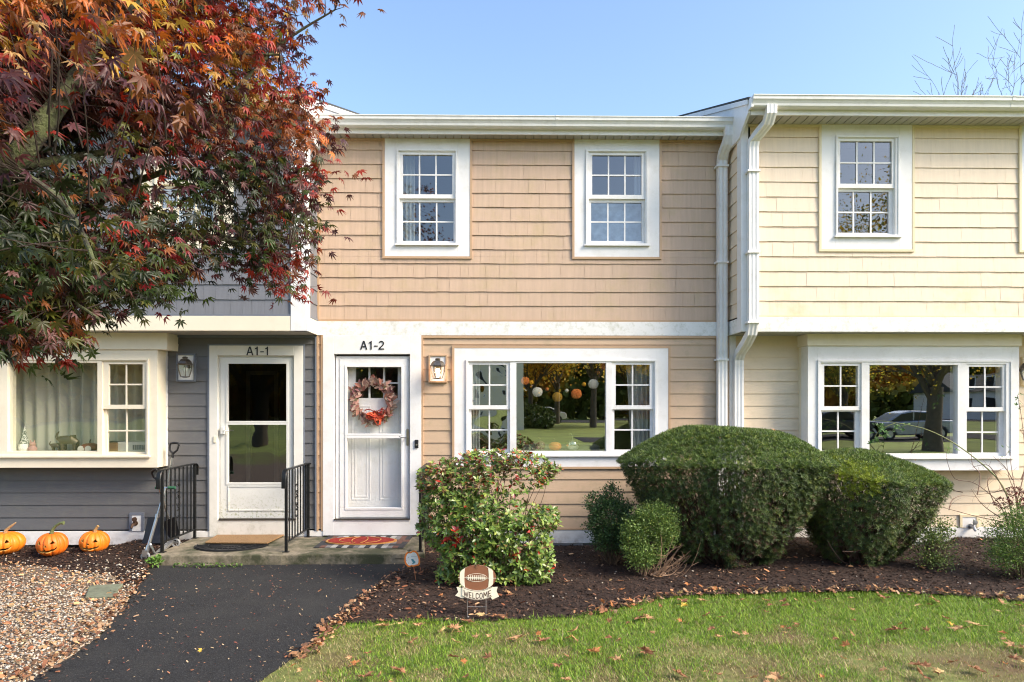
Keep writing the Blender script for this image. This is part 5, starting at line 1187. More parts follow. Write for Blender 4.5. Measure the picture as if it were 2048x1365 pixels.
def elephant(label, px_, s):
    x0 = bx(px_); t = thing('elephant_figure', label, 'figurine', (x0, yb_, zb_), 'elephant figurines')
    V = [(0, 0, 22), (12, 0, 23), (-12, 0, 21), (-18, 0, 25), (-23, 0, 24), (-25, 0, 29), (-23, 0, 35), (-19, 0, 39), (-10, 4, 10), (-10, 4, 1), (-10, -4, 10), (-10, -4, 1), (13, 4, 10), (13, 4, 1), (13, -4, 10), (13, -4, 1), (19, 0, 20), (20, 0, 10)]
    E = [(0, 1), (0, 2), (2, 3), (3, 4), (4, 5), (5, 6), (6, 7), (2, 8), (8, 9), (2, 10), (10, 11), (1, 12), (12, 13), (1, 14), (14, 15), (1, 16), (16, 17)]
    Rr = [9, 9, 7.5, 6, 3, 2.2, 1.8, 1.3, 3.8, 3.2, 3.8, 3.2, 4, 3.3, 4, 3.3, 1.5, .7]
    k = s*U; me = bpy.data.meshes.new('body'); me.from_pydata([(a*k, b*k, c*k) for a, b, c in V], E, []); me.materials.append(eleph)
    o = bpy.data.objects.new('body', me); COL.objects.link(o); o.parent = t
    sk_ = o.modifiers.new('skin', 'SKIN'); 
    for i, v in enumerate(me.skin_vertices[0].data if me.skin_vertices else []): v.radius = (Rr[i]*k, Rr[i]*k)
    ss = o.modifiers.new('sub', 'SUBSURF'); ss.levels = 1; ss.render_levels = 2
    m = MB(); [m.prism([(x0+a*k, zb_+b*k) for a, b in ((-17, 29), (-11, 30), (-8, 24), (-12, 17), (-16, 21))], 'Y', yb_+s_*5.5*k, yb_+s_*6.5*k) for s_ in (-1, 1)]; m.build('ears', eleph, t)
elephant('large bronze elephant figure with raised trunk on the left bay sill', 138, 1.0); elephant('small bronze elephant calf figure in front of the large one', 112, .5)
t = thing('fox_pumpkin', 'brown fox faced pumpkin ornament at the right of the left bay sill', 'pumpkin ornament', (bx(180), yb_, zb_)); x = bx(180); m = MB(); small_pumpkin(m, (x, yb_, zb_+8*U), 17*U, 16*U); m.build('body', mat('fox_rust', (.25, .07, .025), .6), t, smooth=True)
m = MB(); [m.lathe((x+d_*U, yb_-15*U, zb_+5*U), [(0, -1.5*U), (6*U, -U), (6.5*U, 0), (0, .6*U)], 14, 'Y') for d_ in (-9, 5)]; m.build('cheek_patch', mat('felt_cream', (.6, .55, .45), .9), t, smooth=True)
m = MB(); m.tube([(x, yb_, zb_+15*U), (x, yb_, zb_+19*U), (x+1*U, yb_, zb_+23*U)], 1.3*U, 6); m.build('stem', black_pl, t)
m = MB(); q = rect(236, 884, 330, 915, YB+.26); m.box(q[0], YB+.22, q[1], q[2], YB+.5, q[3]); t = thing('portable_cooler', 'white appliance with a ribbed grey vent behind the lower left bay sash', 'appliance', ((q[0]+q[2])/2, YB+.22, q[1])); m.build('casing', mat('appliance_white', (.62, .6, .55), .5), t, bevel=.02)
m = MB(); v_ = rect(266, 890, 300, 900, YB+.22)
for i in range(9): xx = v_[0]+(v_[2]-v_[0])*i/9; m.box(xx, YB+.212, v_[1], xx+.012, YB+.2195, v_[3])
m.build('vent', mat('vent_grey', (.2, .2, .2), .6), t)
m = MB(); q = rect(216, 886, 234, 905, YB+.2); m.box(q[0], YB+.2, q[1]-.04, q[2], YB+.3, q[3]); tag(m.build('cardboard_box', mat('cardboard', (.30, .17, .08), .9), bevel=.002), 'brown cardboard box beside the white appliance in the left bay window', 'box')
# ================================================================ PLANTS
bark_moss = mat('mossy_maple_bark', (.055, .047, .033), .9, var=.5, vscale=26, bump=1.0, bscale=70, stain=(.115, .135, .05), stain_amt=.85, stain_scale=16, stain_lo=.42, stain_hi=.6)
twig_m = mat('maple_twig', (.045, .028, .02), .8, var=.3, vscale=30)
def P3(px, py, Y): return at(px, py, Y)
def tubes_mb(mb, list_): [mb.tube(p, r, n, cap=False) for p, r, n in list_]
def arr(v): return np.array([tuple(q) for q in v], float)
def bez(a, b, sag=.0, n=6, jit=.02, rs=random):
    a, b = Vector(a), Vector(b); out = []
    L_ = (b-a).length
    o = Vector((rs.gauss(0, jit), rs.gauss(0, jit), rs.gauss(0, jit)))*L_*4
    for i in range(n+1):
        t_ = i/n; out.append(a.lerp(b, t_) + Vector((0, 0, sag*4*t_*(1-t_)*L_)) + o*t_*(1-t_))
    return out
# ---- Japanese maple
star_v, star_f = [(0, 0, 0)], []
for k, (a, l) in enumerate(((0, 1), (36, .93), (-36, .93), (74, .74), (-74, .74), (118, .42), (-118, .42))):
    s, c = math.sin(R(a)), math.cos(R(a)); b = len(star_v); wd = .125*(.6+.4*l)
    star_v += [(s*.42*l - c*wd, c*.42*l + s*wd, .03), (s*l, c*l, -.16*l), (s*.42*l + c*wd, c*.42*l - s*wd, .03), (s*.42*l, c*.42*l, -.02)]
    star_f += [(0, b, b+3), (b, b+1, b+3), (b+3, b+1, b+2), (0, b+3, b+2)]
maple_m = mat('maple_leaves', (1, 1, 1), .45, attr=True, trans=.35)
TREE = thing('japanese_maple', 'large red, orange and green Japanese maple overhanging the grey unit from the left', 'tree', (-4.1, 2.9, 0))
# limbs: (points, radii)
limbs = [
 ([(-4.1, 2.9, -.05), (-4.05, 2.9, .5), (-3.85, 2.85, 1.0), (-3.55, 2.8, 1.35)], [.15, .12, .11, .10]),
 ([(-3.55, 2.8, 1.35), tuple(P3(-260, 560, 2.75)), tuple(P3(-90, 425, 2.7)), tuple(P3(20, 330, 2.65)), tuple(P3(85, 250, 2.65)), tuple(P3(130, 190, 2.68)), tuple(P3(200, 90, 2.8)), tuple(P3(330, -30, 3.0)), tuple(P3(480, -120, 3.2))], [.09, .065, .05, .044, .040, .034, .026, .018, .01]),
 ([(-3.85, 2.85, 1.0), (-3.9, 2.6, 1.8), tuple(P3(-420, 100, 2.9)), tuple(P3(-300, -150, 3.1)), tuple(P3(-100, -300, 3.3))], [.09, .07, .05, .03, .015]),
 ([(-3.9, 2.6, 1.8), (-4.1, 2.9, 3.0), (-3.7, 3.0, 4.4), (-3.2, 3.0, 5.6), (-2.8, 3.1, 6.4)], [.075, .06, .045, .03, .012]), ([(-3.7, 3.0, 4.4), (-4.3, 2.6, 5.2), (-4.9, 2.4, 6.0)], [.035, .025, .01]),
 ([(-3.55, 2.8, 1.35), tuple(P3(-250, 640, 3.1)), tuple(P3(-60, 590, 3.2)), tuple(P3(60, 545, 3.3)), tuple(P3(150, 460, 3.4)), tuple(P3(225, 385, 3.45)), tuple(P3(340, 340, 3.5)), tuple(P3(470, 300, 3.6)), tuple(P3(600, 260, 3.7))], [.08, .05, .035, .028, .022, .020, .015, .011, .006]),
 ([tuple(P3(20, 330, 2.65)), tuple(P3(90, 325, 2.9)), tuple(P3(210, 305, 3.1)), tuple(P3(330, 290, 3.3)), tuple(P3(450, 200, 3.4)), tuple(P3(560, 90, 3.5)), tuple(P3(670, 20, 3.5))], [.022, .018, .015, .013, .011, .008, .004]),
 ([tuple(P3(-60, 590, 3.2)), tuple(P3(60, 610, 2.9)), tuple(P3(130, 600, 2.7)), tuple(P3(200, 640, 2.6))], [.018, .012, .009, .005]),
 ([tuple(P3(225, 385, 3.45)), tuple(P3(330, 450, 3.3)), tuple(P3(450, 480, 3.3)), tuple(P3(580, 500, 3.3))], [.014, .011, .008, .004]),
 ([tuple(P3(20, 330, 2.65)), tuple(P3(120, 400, 2.3)), tuple(P3(170, 480, 2.1)), tuple(P3(200, 560, 2.0))], [.014, .010, .008, .004]),
 ([tuple(P3(275, 268, 3.2)), tuple(P3(272, 310, 3.2)), tuple(P3(268, 360, 3.2))], [.008, .008, .005]),
 ([tuple(P3(130, 190, 2.68)), tuple(P3(260, 150, 3.0)), tuple(P3(400, 110, 3.2)), tuple(P3(560, 110, 3.3))], [.016, .012, .009, .005]),
]
mb = MB()
def smoothpath(pts, rad, sub=4):
    P_, Rr = [], []
    pts = [Vector(p) for p in pts]
    for i in range(len(pts)-1):
        p0, p1, p2, p3 = pts[max(i-1, 0)], pts[i], pts[i+1], pts[min(i+2, len(pts)-1)]
        for k in range(sub):
            t_ = k/sub; P_.append(.5*((2*p1)+(p2-p0)*t_+(2*p0-5*p1+4*p2-p3)*t_**2+(3*p1-p0-3*p2+p3)*t_**3)); Rr.append(rad[i]*(1-t_)+rad[i+1]*t_)
    P_.append(pts[-1]); Rr.append(rad[-1]); return P_, Rr
skel = []
for i, (p, r_) in enumerate(limbs):
    P_, Rr = smoothpath(p, r_); Rr = [q*(1+random.uniform(-.06, .06)) for q in Rr]
    mb.tube(P_, Rr, 12 if Rr[0] > .03 else 8)
    skel += [(q, rr) for q, rr in zip(P_, Rr)]
mb.build('trunk', bark_moss, TREE, smooth=True)
outline = [(-330, -300), (520, -300), (760, -150), (722, 40), (700, 62), (655, 22), (628, 8), (612, 62), (626, 112), (590, 128), (556, 125), (565, 140), (625, 142), (645, 190), (668, 240), (682, 292), (640, 312), (676, 345), (672, 380), (640, 408), (664, 432), (650, 480), (655, 500), (620, 522), (638, 560), (628, 590), (606, 612), (565, 622), (540, 592), (500, 600), (485, 570), (470, 535), (440, 560), (418, 570), (380, 560), (355, 585), (330, 600), (322, 660), (300, 645), (290, 600), (240, 628), (208, 622), (190, 650), (140, 648), (150, 665), (195, 690), (207, 706), (170, 705), (135, 690), (128, 745), (100, 735), (95, 690), (60, 726), (30, 700), (0, 690), (-60, 700), (-330, 690)]
outline = [(a*1.0, b*1.0) for a, b in outline]
gaps = [((150, 310), (110, 55), .14), ((240, 250), (60, 40), .25), ((60, 345), (60, 55), .12), ((400, 510), (50, 26), .25), ((395, 435), (30, 26), .12), ((310, 335), (60, 40), .2), ((200, 440), (75, 42), .22), ((280, 520), (45, 22), .35), ((90, 600), (50, 22), .4), ((340, 400), (60, 50), .3), ((430, 560), (30, 25), .6), ((250, 575), (35, 22), .55), ((420, 600), (60, 30), .0), ((335, 440), (22, 40), .4), ((150, 395), (60, 40), .5)]
def dens(x, y):
    d_ = np.ones_like(x)
    for (cx_, cy_), (rx, ry), v in gaps: d_ = np.where(((x-cx_)/rx)**2 + ((y-cy_)/ry)**2 < 1, np.minimum(d_, v), d_)
    return d_
rs2 = np.random.RandomState(5)
NC = 1400
cx_ = rs2.uniform(-330, 770, NC*3); cy_ = rs2.uniform(-300, 760, NC*3)
def inset(x, y, m_):   # keep sprays a margin inside the outline
    k = inpoly(x, y, outline)
    for dx_, dy_ in ((m_, 0), (-m_, 0), (0, m_*1.25), (0, -m_), (m_*.7, m_*.7), (-m_*.7, m_*.7)): k &= inpoly(x+dx_, y+dy_, outline)
    return k
k = inset(cx_, cy_, 15) & ((cx_ < 480) | inset(cx_, cy_, 26)) & ((cx_ < 380) | (rs2.rand(NC*3) > .22)) & (rs2.rand(NC*3) < dens(cx_, cy_)) & ~((cy_ < -30) & (rs2.rand(NC*3) < .45)) & ~((cx_ < -60) & (rs2.rand(NC*3) < .5))
cx_, cy_ = cx_[k], cy_[k]; m_ = len(cx_)
tt = np.clip((cx_+100)/750, 0, 1)
cY = 2.5 + 1.0*tt + rs2.uniform(-.25, .85, m_)*(1-.25*tt)
near = (rs2.rand(m_) < .05) & (cx_ < 330) & (cy_ < 600); cY = np.where(near, rs2.uniform(1.75, 2.1, m_), cY)
for i_ in range(m_):
    for (ax_, ay_, bx_, by_, w_, lim) in ((-40, 395, 130, 185, 44, 3.0), (150, 462, 240, 382, 24, 3.75), (30, 330, 210, 308, 14, 3.4)):
        f_ = max(0, min(1, ((cx_[i_]-ax_)*(bx_-ax_)+(cy_[i_]-ay_)*(by_-ay_))/((bx_-ax_)**2+(by_-ay_)**2)))
        if math.hypot(cx_[i_]-ax_-f_*(bx_-ax_), cy_[i_]-ay_-f_*(by_-ay_)) < w_: cY[i_] = max(cY[i_], lim + .3*rs2.rand())
clusters = [(at(a, b, c), a, b) for a, b, c in zip(cx_, cy_, cY)]
for q in range(420):      # upper crown above the picture
    v = rs2.normal(size=3); v = v/np.linalg.norm(v)*rs2.rand()**.4; c = Vector((-3.15+2.1*v[0], 2.9+1.4*v[1], 5.35+1.6*v[2]))
    if c.z > 1.9 + .62*c.y + .25: clusters.append((c, rs2.uniform(0, 650), rs2.uniform(-50, 260)))
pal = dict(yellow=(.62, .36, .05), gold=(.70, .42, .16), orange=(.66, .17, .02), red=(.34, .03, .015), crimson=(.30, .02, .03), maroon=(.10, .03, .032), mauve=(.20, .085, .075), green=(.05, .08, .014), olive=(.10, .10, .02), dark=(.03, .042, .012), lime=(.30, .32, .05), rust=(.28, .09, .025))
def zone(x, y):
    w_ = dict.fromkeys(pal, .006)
    top = math.exp(-((y-(45+.16*max(x, 0)))/62)**2) * (1 if x > 60 else .7)  # backlit top glow put into the leaf colours, over their real autumn variation
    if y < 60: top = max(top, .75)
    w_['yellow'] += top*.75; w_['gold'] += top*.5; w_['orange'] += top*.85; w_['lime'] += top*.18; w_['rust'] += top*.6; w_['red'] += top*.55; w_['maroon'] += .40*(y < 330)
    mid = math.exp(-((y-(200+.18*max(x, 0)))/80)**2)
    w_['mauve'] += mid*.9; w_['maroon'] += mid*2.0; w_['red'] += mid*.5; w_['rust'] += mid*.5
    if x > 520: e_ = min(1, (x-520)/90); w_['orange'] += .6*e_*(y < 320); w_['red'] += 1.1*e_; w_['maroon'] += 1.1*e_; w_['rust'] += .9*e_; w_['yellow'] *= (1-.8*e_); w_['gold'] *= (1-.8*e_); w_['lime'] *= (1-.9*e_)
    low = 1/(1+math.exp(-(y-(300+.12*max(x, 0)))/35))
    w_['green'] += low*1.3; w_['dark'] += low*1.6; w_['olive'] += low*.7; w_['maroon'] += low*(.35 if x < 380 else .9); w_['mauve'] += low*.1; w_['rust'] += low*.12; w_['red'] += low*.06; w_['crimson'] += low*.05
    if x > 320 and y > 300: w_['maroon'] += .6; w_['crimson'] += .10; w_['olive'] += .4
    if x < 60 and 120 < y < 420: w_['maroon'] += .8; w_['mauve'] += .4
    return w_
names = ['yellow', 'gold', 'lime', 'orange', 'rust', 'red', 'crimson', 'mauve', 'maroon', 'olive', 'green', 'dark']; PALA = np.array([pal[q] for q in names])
pos, dirs, cols, scl = [], [], [], []
tw = MB(); sk_pts = np.array([tuple(q) for q, _ in skel])
for (c, a, b) in clusters:
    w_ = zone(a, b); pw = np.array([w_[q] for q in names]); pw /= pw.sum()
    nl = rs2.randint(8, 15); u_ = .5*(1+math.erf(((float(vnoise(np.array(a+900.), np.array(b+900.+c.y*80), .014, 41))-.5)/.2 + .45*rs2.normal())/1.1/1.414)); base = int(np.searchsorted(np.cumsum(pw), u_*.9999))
    out = norm(np.array([[c.x+3.6, rs2.normal(0, .6), -.3]]))[0]
    o_ = rs2.normal(size=(nl, 3))*np.array([.075, .08, .045])
    pos.append(np.array(tuple(c)) + o_)
    d_ = norm(out*.55 + rs2.normal(size=(nl, 3))*np.array([.75, .75, .35]) + np.array([0, 0, -.55])); dirs.append(d_)
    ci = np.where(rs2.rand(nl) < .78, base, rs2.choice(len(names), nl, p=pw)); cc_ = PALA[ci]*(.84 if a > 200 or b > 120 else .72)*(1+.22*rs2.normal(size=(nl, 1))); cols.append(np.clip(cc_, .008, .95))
    scl.append(rs2.uniform(.032, .047, nl)*(1.34 - .24*min(1, max(0, (a-60)/380))))
    # twig back towards the nearest limb
    d2 = ((sk_pts - np.array(tuple(c)))**2).sum(1) + .15*np.maximum(sk_pts[:, 0]-c.x, 0); j = int(np.argmin(d2))
    dj = (skel[j][0]-c).length; st_ = skel[j][0] if dj < .45 else c + (skel[j][0]-c)*(.35/dj) + Vector((rs2.normal(0, .05), rs2.normal(0, .05), rs2.normal(0, .03)))
    if rs2.rand() < .8: tw.tube(bez(st_, c, .03, 5, .05), [.003, .0026, .0021, .0017, .0013, .0009], 4, cap=False)
    if rs2.rand() < .5:
        for q in range(2): tw.tube([c, Vector(tuple(pos[-1][q]))], [.0012, .0008], 3, cap=False)
tw.build('twigs', twig_m, TREE)
pos, dirs, cols, scl = map(np.concatenate, (pos, dirs, cols, scl))
up = norm(np.stack([rs2.normal(0, .45, len(pos)), rs2.normal(-.35, .45, len(pos)), np.ones(len(pos))*.75], -1)); X = norm(np.cross(dirs, up)); Z = np.cross(X, dirs)
kp_ = ~((pos[:, 1] < 2.62) & (np.abs(1002.6+pos[:, 0]/pos[:, 1]*1365 - np.interp(810-(pos[:, 2]-1.77)/pos[:, 1]*1365, [185, 395], [130, -40])) < 26) & (rs2.rand(len(pos)) < .8))
pos, dirs, Z, X, cols, scl = pos[kp_], dirs[kp_], Z[kp_], X[kp_], cols[kp_], scl[kp_]
S = np.stack([scl*rs2.uniform(.65, 1.05, len(scl)), scl, scl*rs2.uniform(.6, 3.4, len(scl))], -1)
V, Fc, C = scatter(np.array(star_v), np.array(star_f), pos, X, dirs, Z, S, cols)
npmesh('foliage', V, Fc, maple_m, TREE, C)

# ---- generic shrub pieces
foliage_m = mat('shrub_leaves', (1, 1, 1), .5, attr=True, trans=.2)
gloss_m = mat('glossy_shrub_leaves', (1, 1, 1), .33, attr=True, trans=.12)
woody = mat('shrub_wood', (.13, .085, .055), .85, var=.3, vscale=40, bump=.4, bscale=80)
woody_dk = mat('yew_wood', (.075, .04, .028), .85, var=.3, vscale=40)
needle_v, needle_f = [], []
for k in range(7):
    a = k*2*math.pi/7; e_ = .35 + .5*(k % 2); d_ = np.array([math.cos(a)*math.cos(e_), math.sin(a)*math.cos(e_), math.sin(e_)]); s_ = np.array([-math.sin(a), math.cos(a), 0])*.11; b = len(needle_v)
    needle_v += [tuple(-s_*.5), tuple(s_*.5), tuple(d_*.6+s_), tuple(d_)]; needle_f += [(b, b+1, b+2, b+3)]
needle_v, needle_f = np.array(needle_v), np.array(needle_f)
def yew(label, c, rx, ry, zbase, zrim, ztop, n, palette, wts, bright=None, seed=1, shoulder=1.0, lean=(0, 0), tilt=0.):
    rs = np.random.RandomState(seed); t = thing('yew_bush', label, 'shrub', (c[0], c[1], zbase), 'clipped yews under the windows')
    # dome top + inverted-cone sides
    nt_ = int(n*.42); a = rs.uniform(0, 2*np.pi, nt_); q = np.sqrt(rs.rand(nt_)); lob = 1 + .05*np.sin(3*a+seed) + .03*np.sin(7*a)
    x = q*np.cos(a)*rx*lob; y = q*np.sin(a)*ry*lob; z = zrim + (ztop-zrim)*(1-q**2.4) + .03*np.sin(x*5+seed)*np.cos(y*6)
    slope = norm(np.stack([x/rx*.55*(q**1.4), y/ry*.55*(q**1.4), np.ones(nt_)], -1)); p1 = np.stack([x, y, z], -1) - slope*(rs.exponential(.018, nt_))[:, None]
    ns = n - nt_; a = rs.uniform(0, 2*np.pi, ns); f = rs.rand(ns)**.8; lob = 1 + .05*np.sin(3*a+seed) + .03*np.sin(7*a)
    prof = .36 + .64*np.clip(1-f, 0, 1)**.72
    x = np.cos(a)*rx*prof*lob; y = np.sin(a)*ry*prof*lob; z = zrim - (zrim-zbase)*f
    nrm_ = norm(np.stack([np.cos(a)/rx, np.sin(a)/ry, -.15*np.ones(ns)], -1)); dep = rs.exponential(.05, ns)
    p2 = np.stack([x, y, z], -1) - nrm_*dep[:, None] + rs.normal(0, .016, (ns, 3))
    keep = (vnoise(a*3+5, z*4, 1.6, seed) > .20 + .33*f) | (rs.rand(ns) < .35*(1-f)); p2, nrm_ = p2[keep], nrm_[keep]
    P_ = np.concatenate([p1, p2]); Nn = norm(np.concatenate([slope, nrm_*.8+np.array([0, 0, .45])]) + rs.normal(0, .35, (len(P_), 3)))
    P_[:, 2] -= tilt*(P_[:, 0]/rx)*np.clip((P_[:, 2]-zbase)/(zrim-zbase), 0, 1)
    P_[:, 0] += c[0] + lean[0]*(P_[:, 2]-zbase); P_[:, 1] += c[1] + lean[1]*(P_[:, 2]-zbase)
    xx, yy, zz = frame_from(Nn, rs); cl = np.array(palette)[rs.choice(len(palette), len(P_), p=np.array(wts)/sum(wts))]*(1+.2*rs.normal(size=(len(P_), 1)))
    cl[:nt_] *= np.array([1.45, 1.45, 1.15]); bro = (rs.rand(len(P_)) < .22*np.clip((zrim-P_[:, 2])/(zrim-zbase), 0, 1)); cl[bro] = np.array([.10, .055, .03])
    if bright is not None:
        k = bright(P_) * (.2+rs.rand(len(P_))); cl = np.where((k > .42)[:, None], np.array([.26, .32, .02])*(1+.2*rs.normal(size=(len(P_), 1))), cl)
    V, Fc, C = scatter(needle_v, needle_f, P_, xx, yy, zz, rs.uniform(.024, .042, len(P_)), np.clip(cl, .006, 1))
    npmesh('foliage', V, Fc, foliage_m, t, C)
    m = MB(); rr = random.Random(seed)
    for k in range(110):
        a0 = rr.uniform(0, 6.28); b0 = Vector((c[0]+.25*rx*math.cos(a0)*rr.random(), c[1]+.25*ry*math.sin(a0)*rr.random(), zbase-.03)); q = rr.random()**.4*.93
        e_ = Vector((c[0]+rx*q*math.cos(a0)+lean[0]*.8, c[1]+ry*q*math.sin(a0), rr.uniform(zbase+.25*(zrim-zbase), zrim) if k % 2 else zrim))
        m.tube(bez(b0, e_, -.06, 6, .05, rr), [.014, .012, .009, .007, .005, .004, .002], 5, cap=False)
        for j in range(3):
            s0 = b0.lerp(e_, rr.uniform(.4, .95)); m.tube([s0, s0+Vector((rr.gauss(0, .09), rr.gauss(0, .09), rr.uniform(.0, .12)))], [.004, .0015], 4, cap=False)
    m.build('branches', woody_dk, t); return t
YP_ = [(.062, .100, .028), (.084, .134, .033), (.11, .16, .038), (.040, .064, .022), (.15, .18, .034)]
c1_ = at(1452, 900, 7.45); yew('broad dark green clipped yew with a domed top, the larger of the pair', (c1_.x-.02, 7.42), 1.12, .86, .06, 1.17, 1.53, 44000, YP_, [3, 4, 3, 3, 1], seed=4)
c2_ = at(1728, 900, 7.55); yew('smaller sloping yew with a yellow green patch, right of the broad yew', (c2_.x-.13, 7.45), .86, .74, .06, .99, 1.24, 30000, YP_, [2, 4, 4, 2, 2], bright=lambda p: np.clip(1-((p[:, 0]-at(1700, 900, 7).x)/.36)**2-((p[:, 2]-1.02)/.26)**2, 0, 1)*(p[:, 1] < 7.4), seed=8, lean=(.06, 0), tilt=.09)
for (px_, py_, Y, s) in ((1385, 880, 7.0, .25), (1440, 905, 6.9, .3), (1548, 878, 7.3, .8), (1533, 893, 6.95, .35), (1300, 893, 7.0, .3), (1655, 905, 7.0, .3), (1830, 935, 7.2, .3), (1330, 868, 7.3, .3), (1600, 872, 7.4, .3), (1720, 905, 7.1, .3)):
    p = at(px_, py_, Y); on1 = px_ < 1650
    cx1, ry1 = (c1_.x-.02, 7.42), 0
    q = math.hypot((p.x-(cx1[0] if on1 else c2_.x-.0))/(1.12 if on1 else .87), (Y-(7.42 if on1 else 7.5))/(.86 if on1 else .74)); z = (1.17+.36*(1-min(q, 1)**2.4) if on1 else .93+.31*(1-min(q, 1)**2.4))+.025
    leaf(p.x, Y, z, s*.8, ('pale maple leaf caught on top of the broad yew' if s > .6 else 'tiny tan leaf caught on a clipped yew top'), None if s > .6 else 'small leaves on the yews', 0, .3)

# ---- leafy bush (broad oval leaves, some red)
oval_v = np.array([[0, 0, 0], [-.17, .3, .04], [.17, .3, .04], [0, .34, 0], [-.2, .62, .04], [.2, .62, .04], [0, .64, -.01], [0, 1.0, -.05]], float)
def whorl_bush(name, label, cat, pts, nrm_, nleaf, size, palfun, matl, seed, parent=None):
    rs = np.random.RandomState(seed); N_ = len(pts)
    P_ = np.repeat(pts, nleaf, 0); Nn = np.repeat(nrm_, nleaf, 0); az_ = np.tile(np.arange(nleaf)*2*np.pi/nleaf, N_) + rs.uniform(0, .9, N_*nleaf)
    x, y, z = frame_from(nrm_, rs); x = np.repeat(x, nleaf, 0); y = np.repeat(y, nleaf, 0)
    rad_ = x*np.cos(az_)[:, None] + y*np.sin(az_)[:, None]; d_ = norm(rad_ + Nn*rs.uniform(.1, .75, len(P_))[:, None] + rs.normal(0, .15, P_.shape))
    up_ = norm(Nn*1.0 - d_*(Nn*d_).sum(1)[:, None] + rs.normal(0, .15, P_.shape)); X_ = norm(np.cross(d_, up_)); Z_ = np.cross(X_, d_)
    V, Fc, C = scatter(oval_v, leaf_ft, P_, X_, d_, Z_, rs.uniform(*size, len(P_)), palfun(P_, rs))
    return npmesh(name, V, Fc, matl, parent, C)
t = thing('broadleaf_bush', 'glossy broadleaf bush with scattered red leaves, behind the football sign', 'shrub', (gr(965, 1180).x, 6.7, 0))
rs = np.random.RandomState(77); n = 2400
px_ = rs.uniform(832, 1120, n*3); py_ = rs.uniform(895, 1200, n*3)
bo = [(838, 945), (870, 925), (905, 918), (940, 905), (985, 900), (1040, 903), (1085, 915), (1122, 935), (1108, 958), (1080, 975), (1050, 985), (1062, 1010), (1112, 1020), (1118, 1050), (1098, 1080), (1108, 1120), (1098, 1160), (1060, 1185), (1010, 1190), (950, 1180), (920, 1192), (885, 1188), (872, 1165), (880, 1130), (868, 1095), (835, 1060), (842, 1010), (836, 970)]
k = inpoly(px_, py_, bo); k &= ~((((px_-1030)/52)**2 + ((py_-985)/48)**2 < 1) & (rs.rand(n*3) < .72)); px_, py_ = px_[k][:n], py_[k][:n]
v_ = np.clip((1190-py_)/290, 0, 1); bul = np.sqrt(np.clip(1-((px_-975)/165)**2, .05, 1)); Yf_ = 6.75 - .42*bul*np.clip(1-np.abs(v_-.45)*.8, .2, 1); Y_ = Yf_ + rs.exponential(.16, len(px_)); Y_ = np.where(rs.rand(len(px_)) < .3, rs.uniform(6.6, 7.2, len(px_)), Y_)
pts = np.array([tuple(at(a, b, c)) for a, b, c in zip(px_, py_, Y_)]); pts = pts[pts[:, 2] > .05]
nn = norm(np.stack([(pts[:, 0]-pts[:, 0].mean())*.9, (pts[:, 1]-6.95)*1.2, .5+.5*pts[:, 2]], -1) + rs.normal(0, .4, pts.shape))
def azp(P_, rs):
    b = np.array([(.14, .23, .04), (.21, .29, .06), (.08, .15, .03), (.27, .31, .07)])[rs.choice(4, len(P_), p=[.35, .3, .25, .1])]*(1+.15*rs.normal(size=(len(P_), 1)))
    rd = np.array([(.42, .03, .015), (.50, .12, .03), (.25, .05, .05), (.45, .22, .10)])[rs.choice(4, len(P_), p=[.45, .2, .25, .1])]
    clump = vnoise(P_[:, 0]+3, P_[:, 2]+P_[:, 1]*.5, 7, 31); low = (P_[:, 2] < .6)
    isr = (rs.rand(len(P_)) < .03) | ((clump > .80) & (rs.rand(len(P_)) < .6) & low) | ((P_[:, 2] > .95) & (rs.rand(len(P_)) < .10))
    tin = (rs.rand(len(P_)) < .05 + .22*(P_[:, 2] > .95)); b = np.where(tin[:, None], np.array([(.22, .13, .06)]), b)
    return np.clip(np.where(isr[:, None], rd, b), .01, 1)
whorl_bush('foliage', '', '', pts, nn, 6, (.040, .064), azp, gloss_m, 5, t)
m = MB(); rr = random.Random(3)
for k in range(110):
    a = pts[rr.randrange(len(pts))]; b0 = Vector((gr(965, 1180).x+rr.uniform(-.14, .14), 6.75+rr.uniform(-.1, .15), -.02)); m.tube(bez(b0, Vector(tuple(a)), -.04, 6, .06, rr), [.010, .008, .006, .005, .004, .003, .0018], 5, cap=False)
m.build('branches', woody, t)

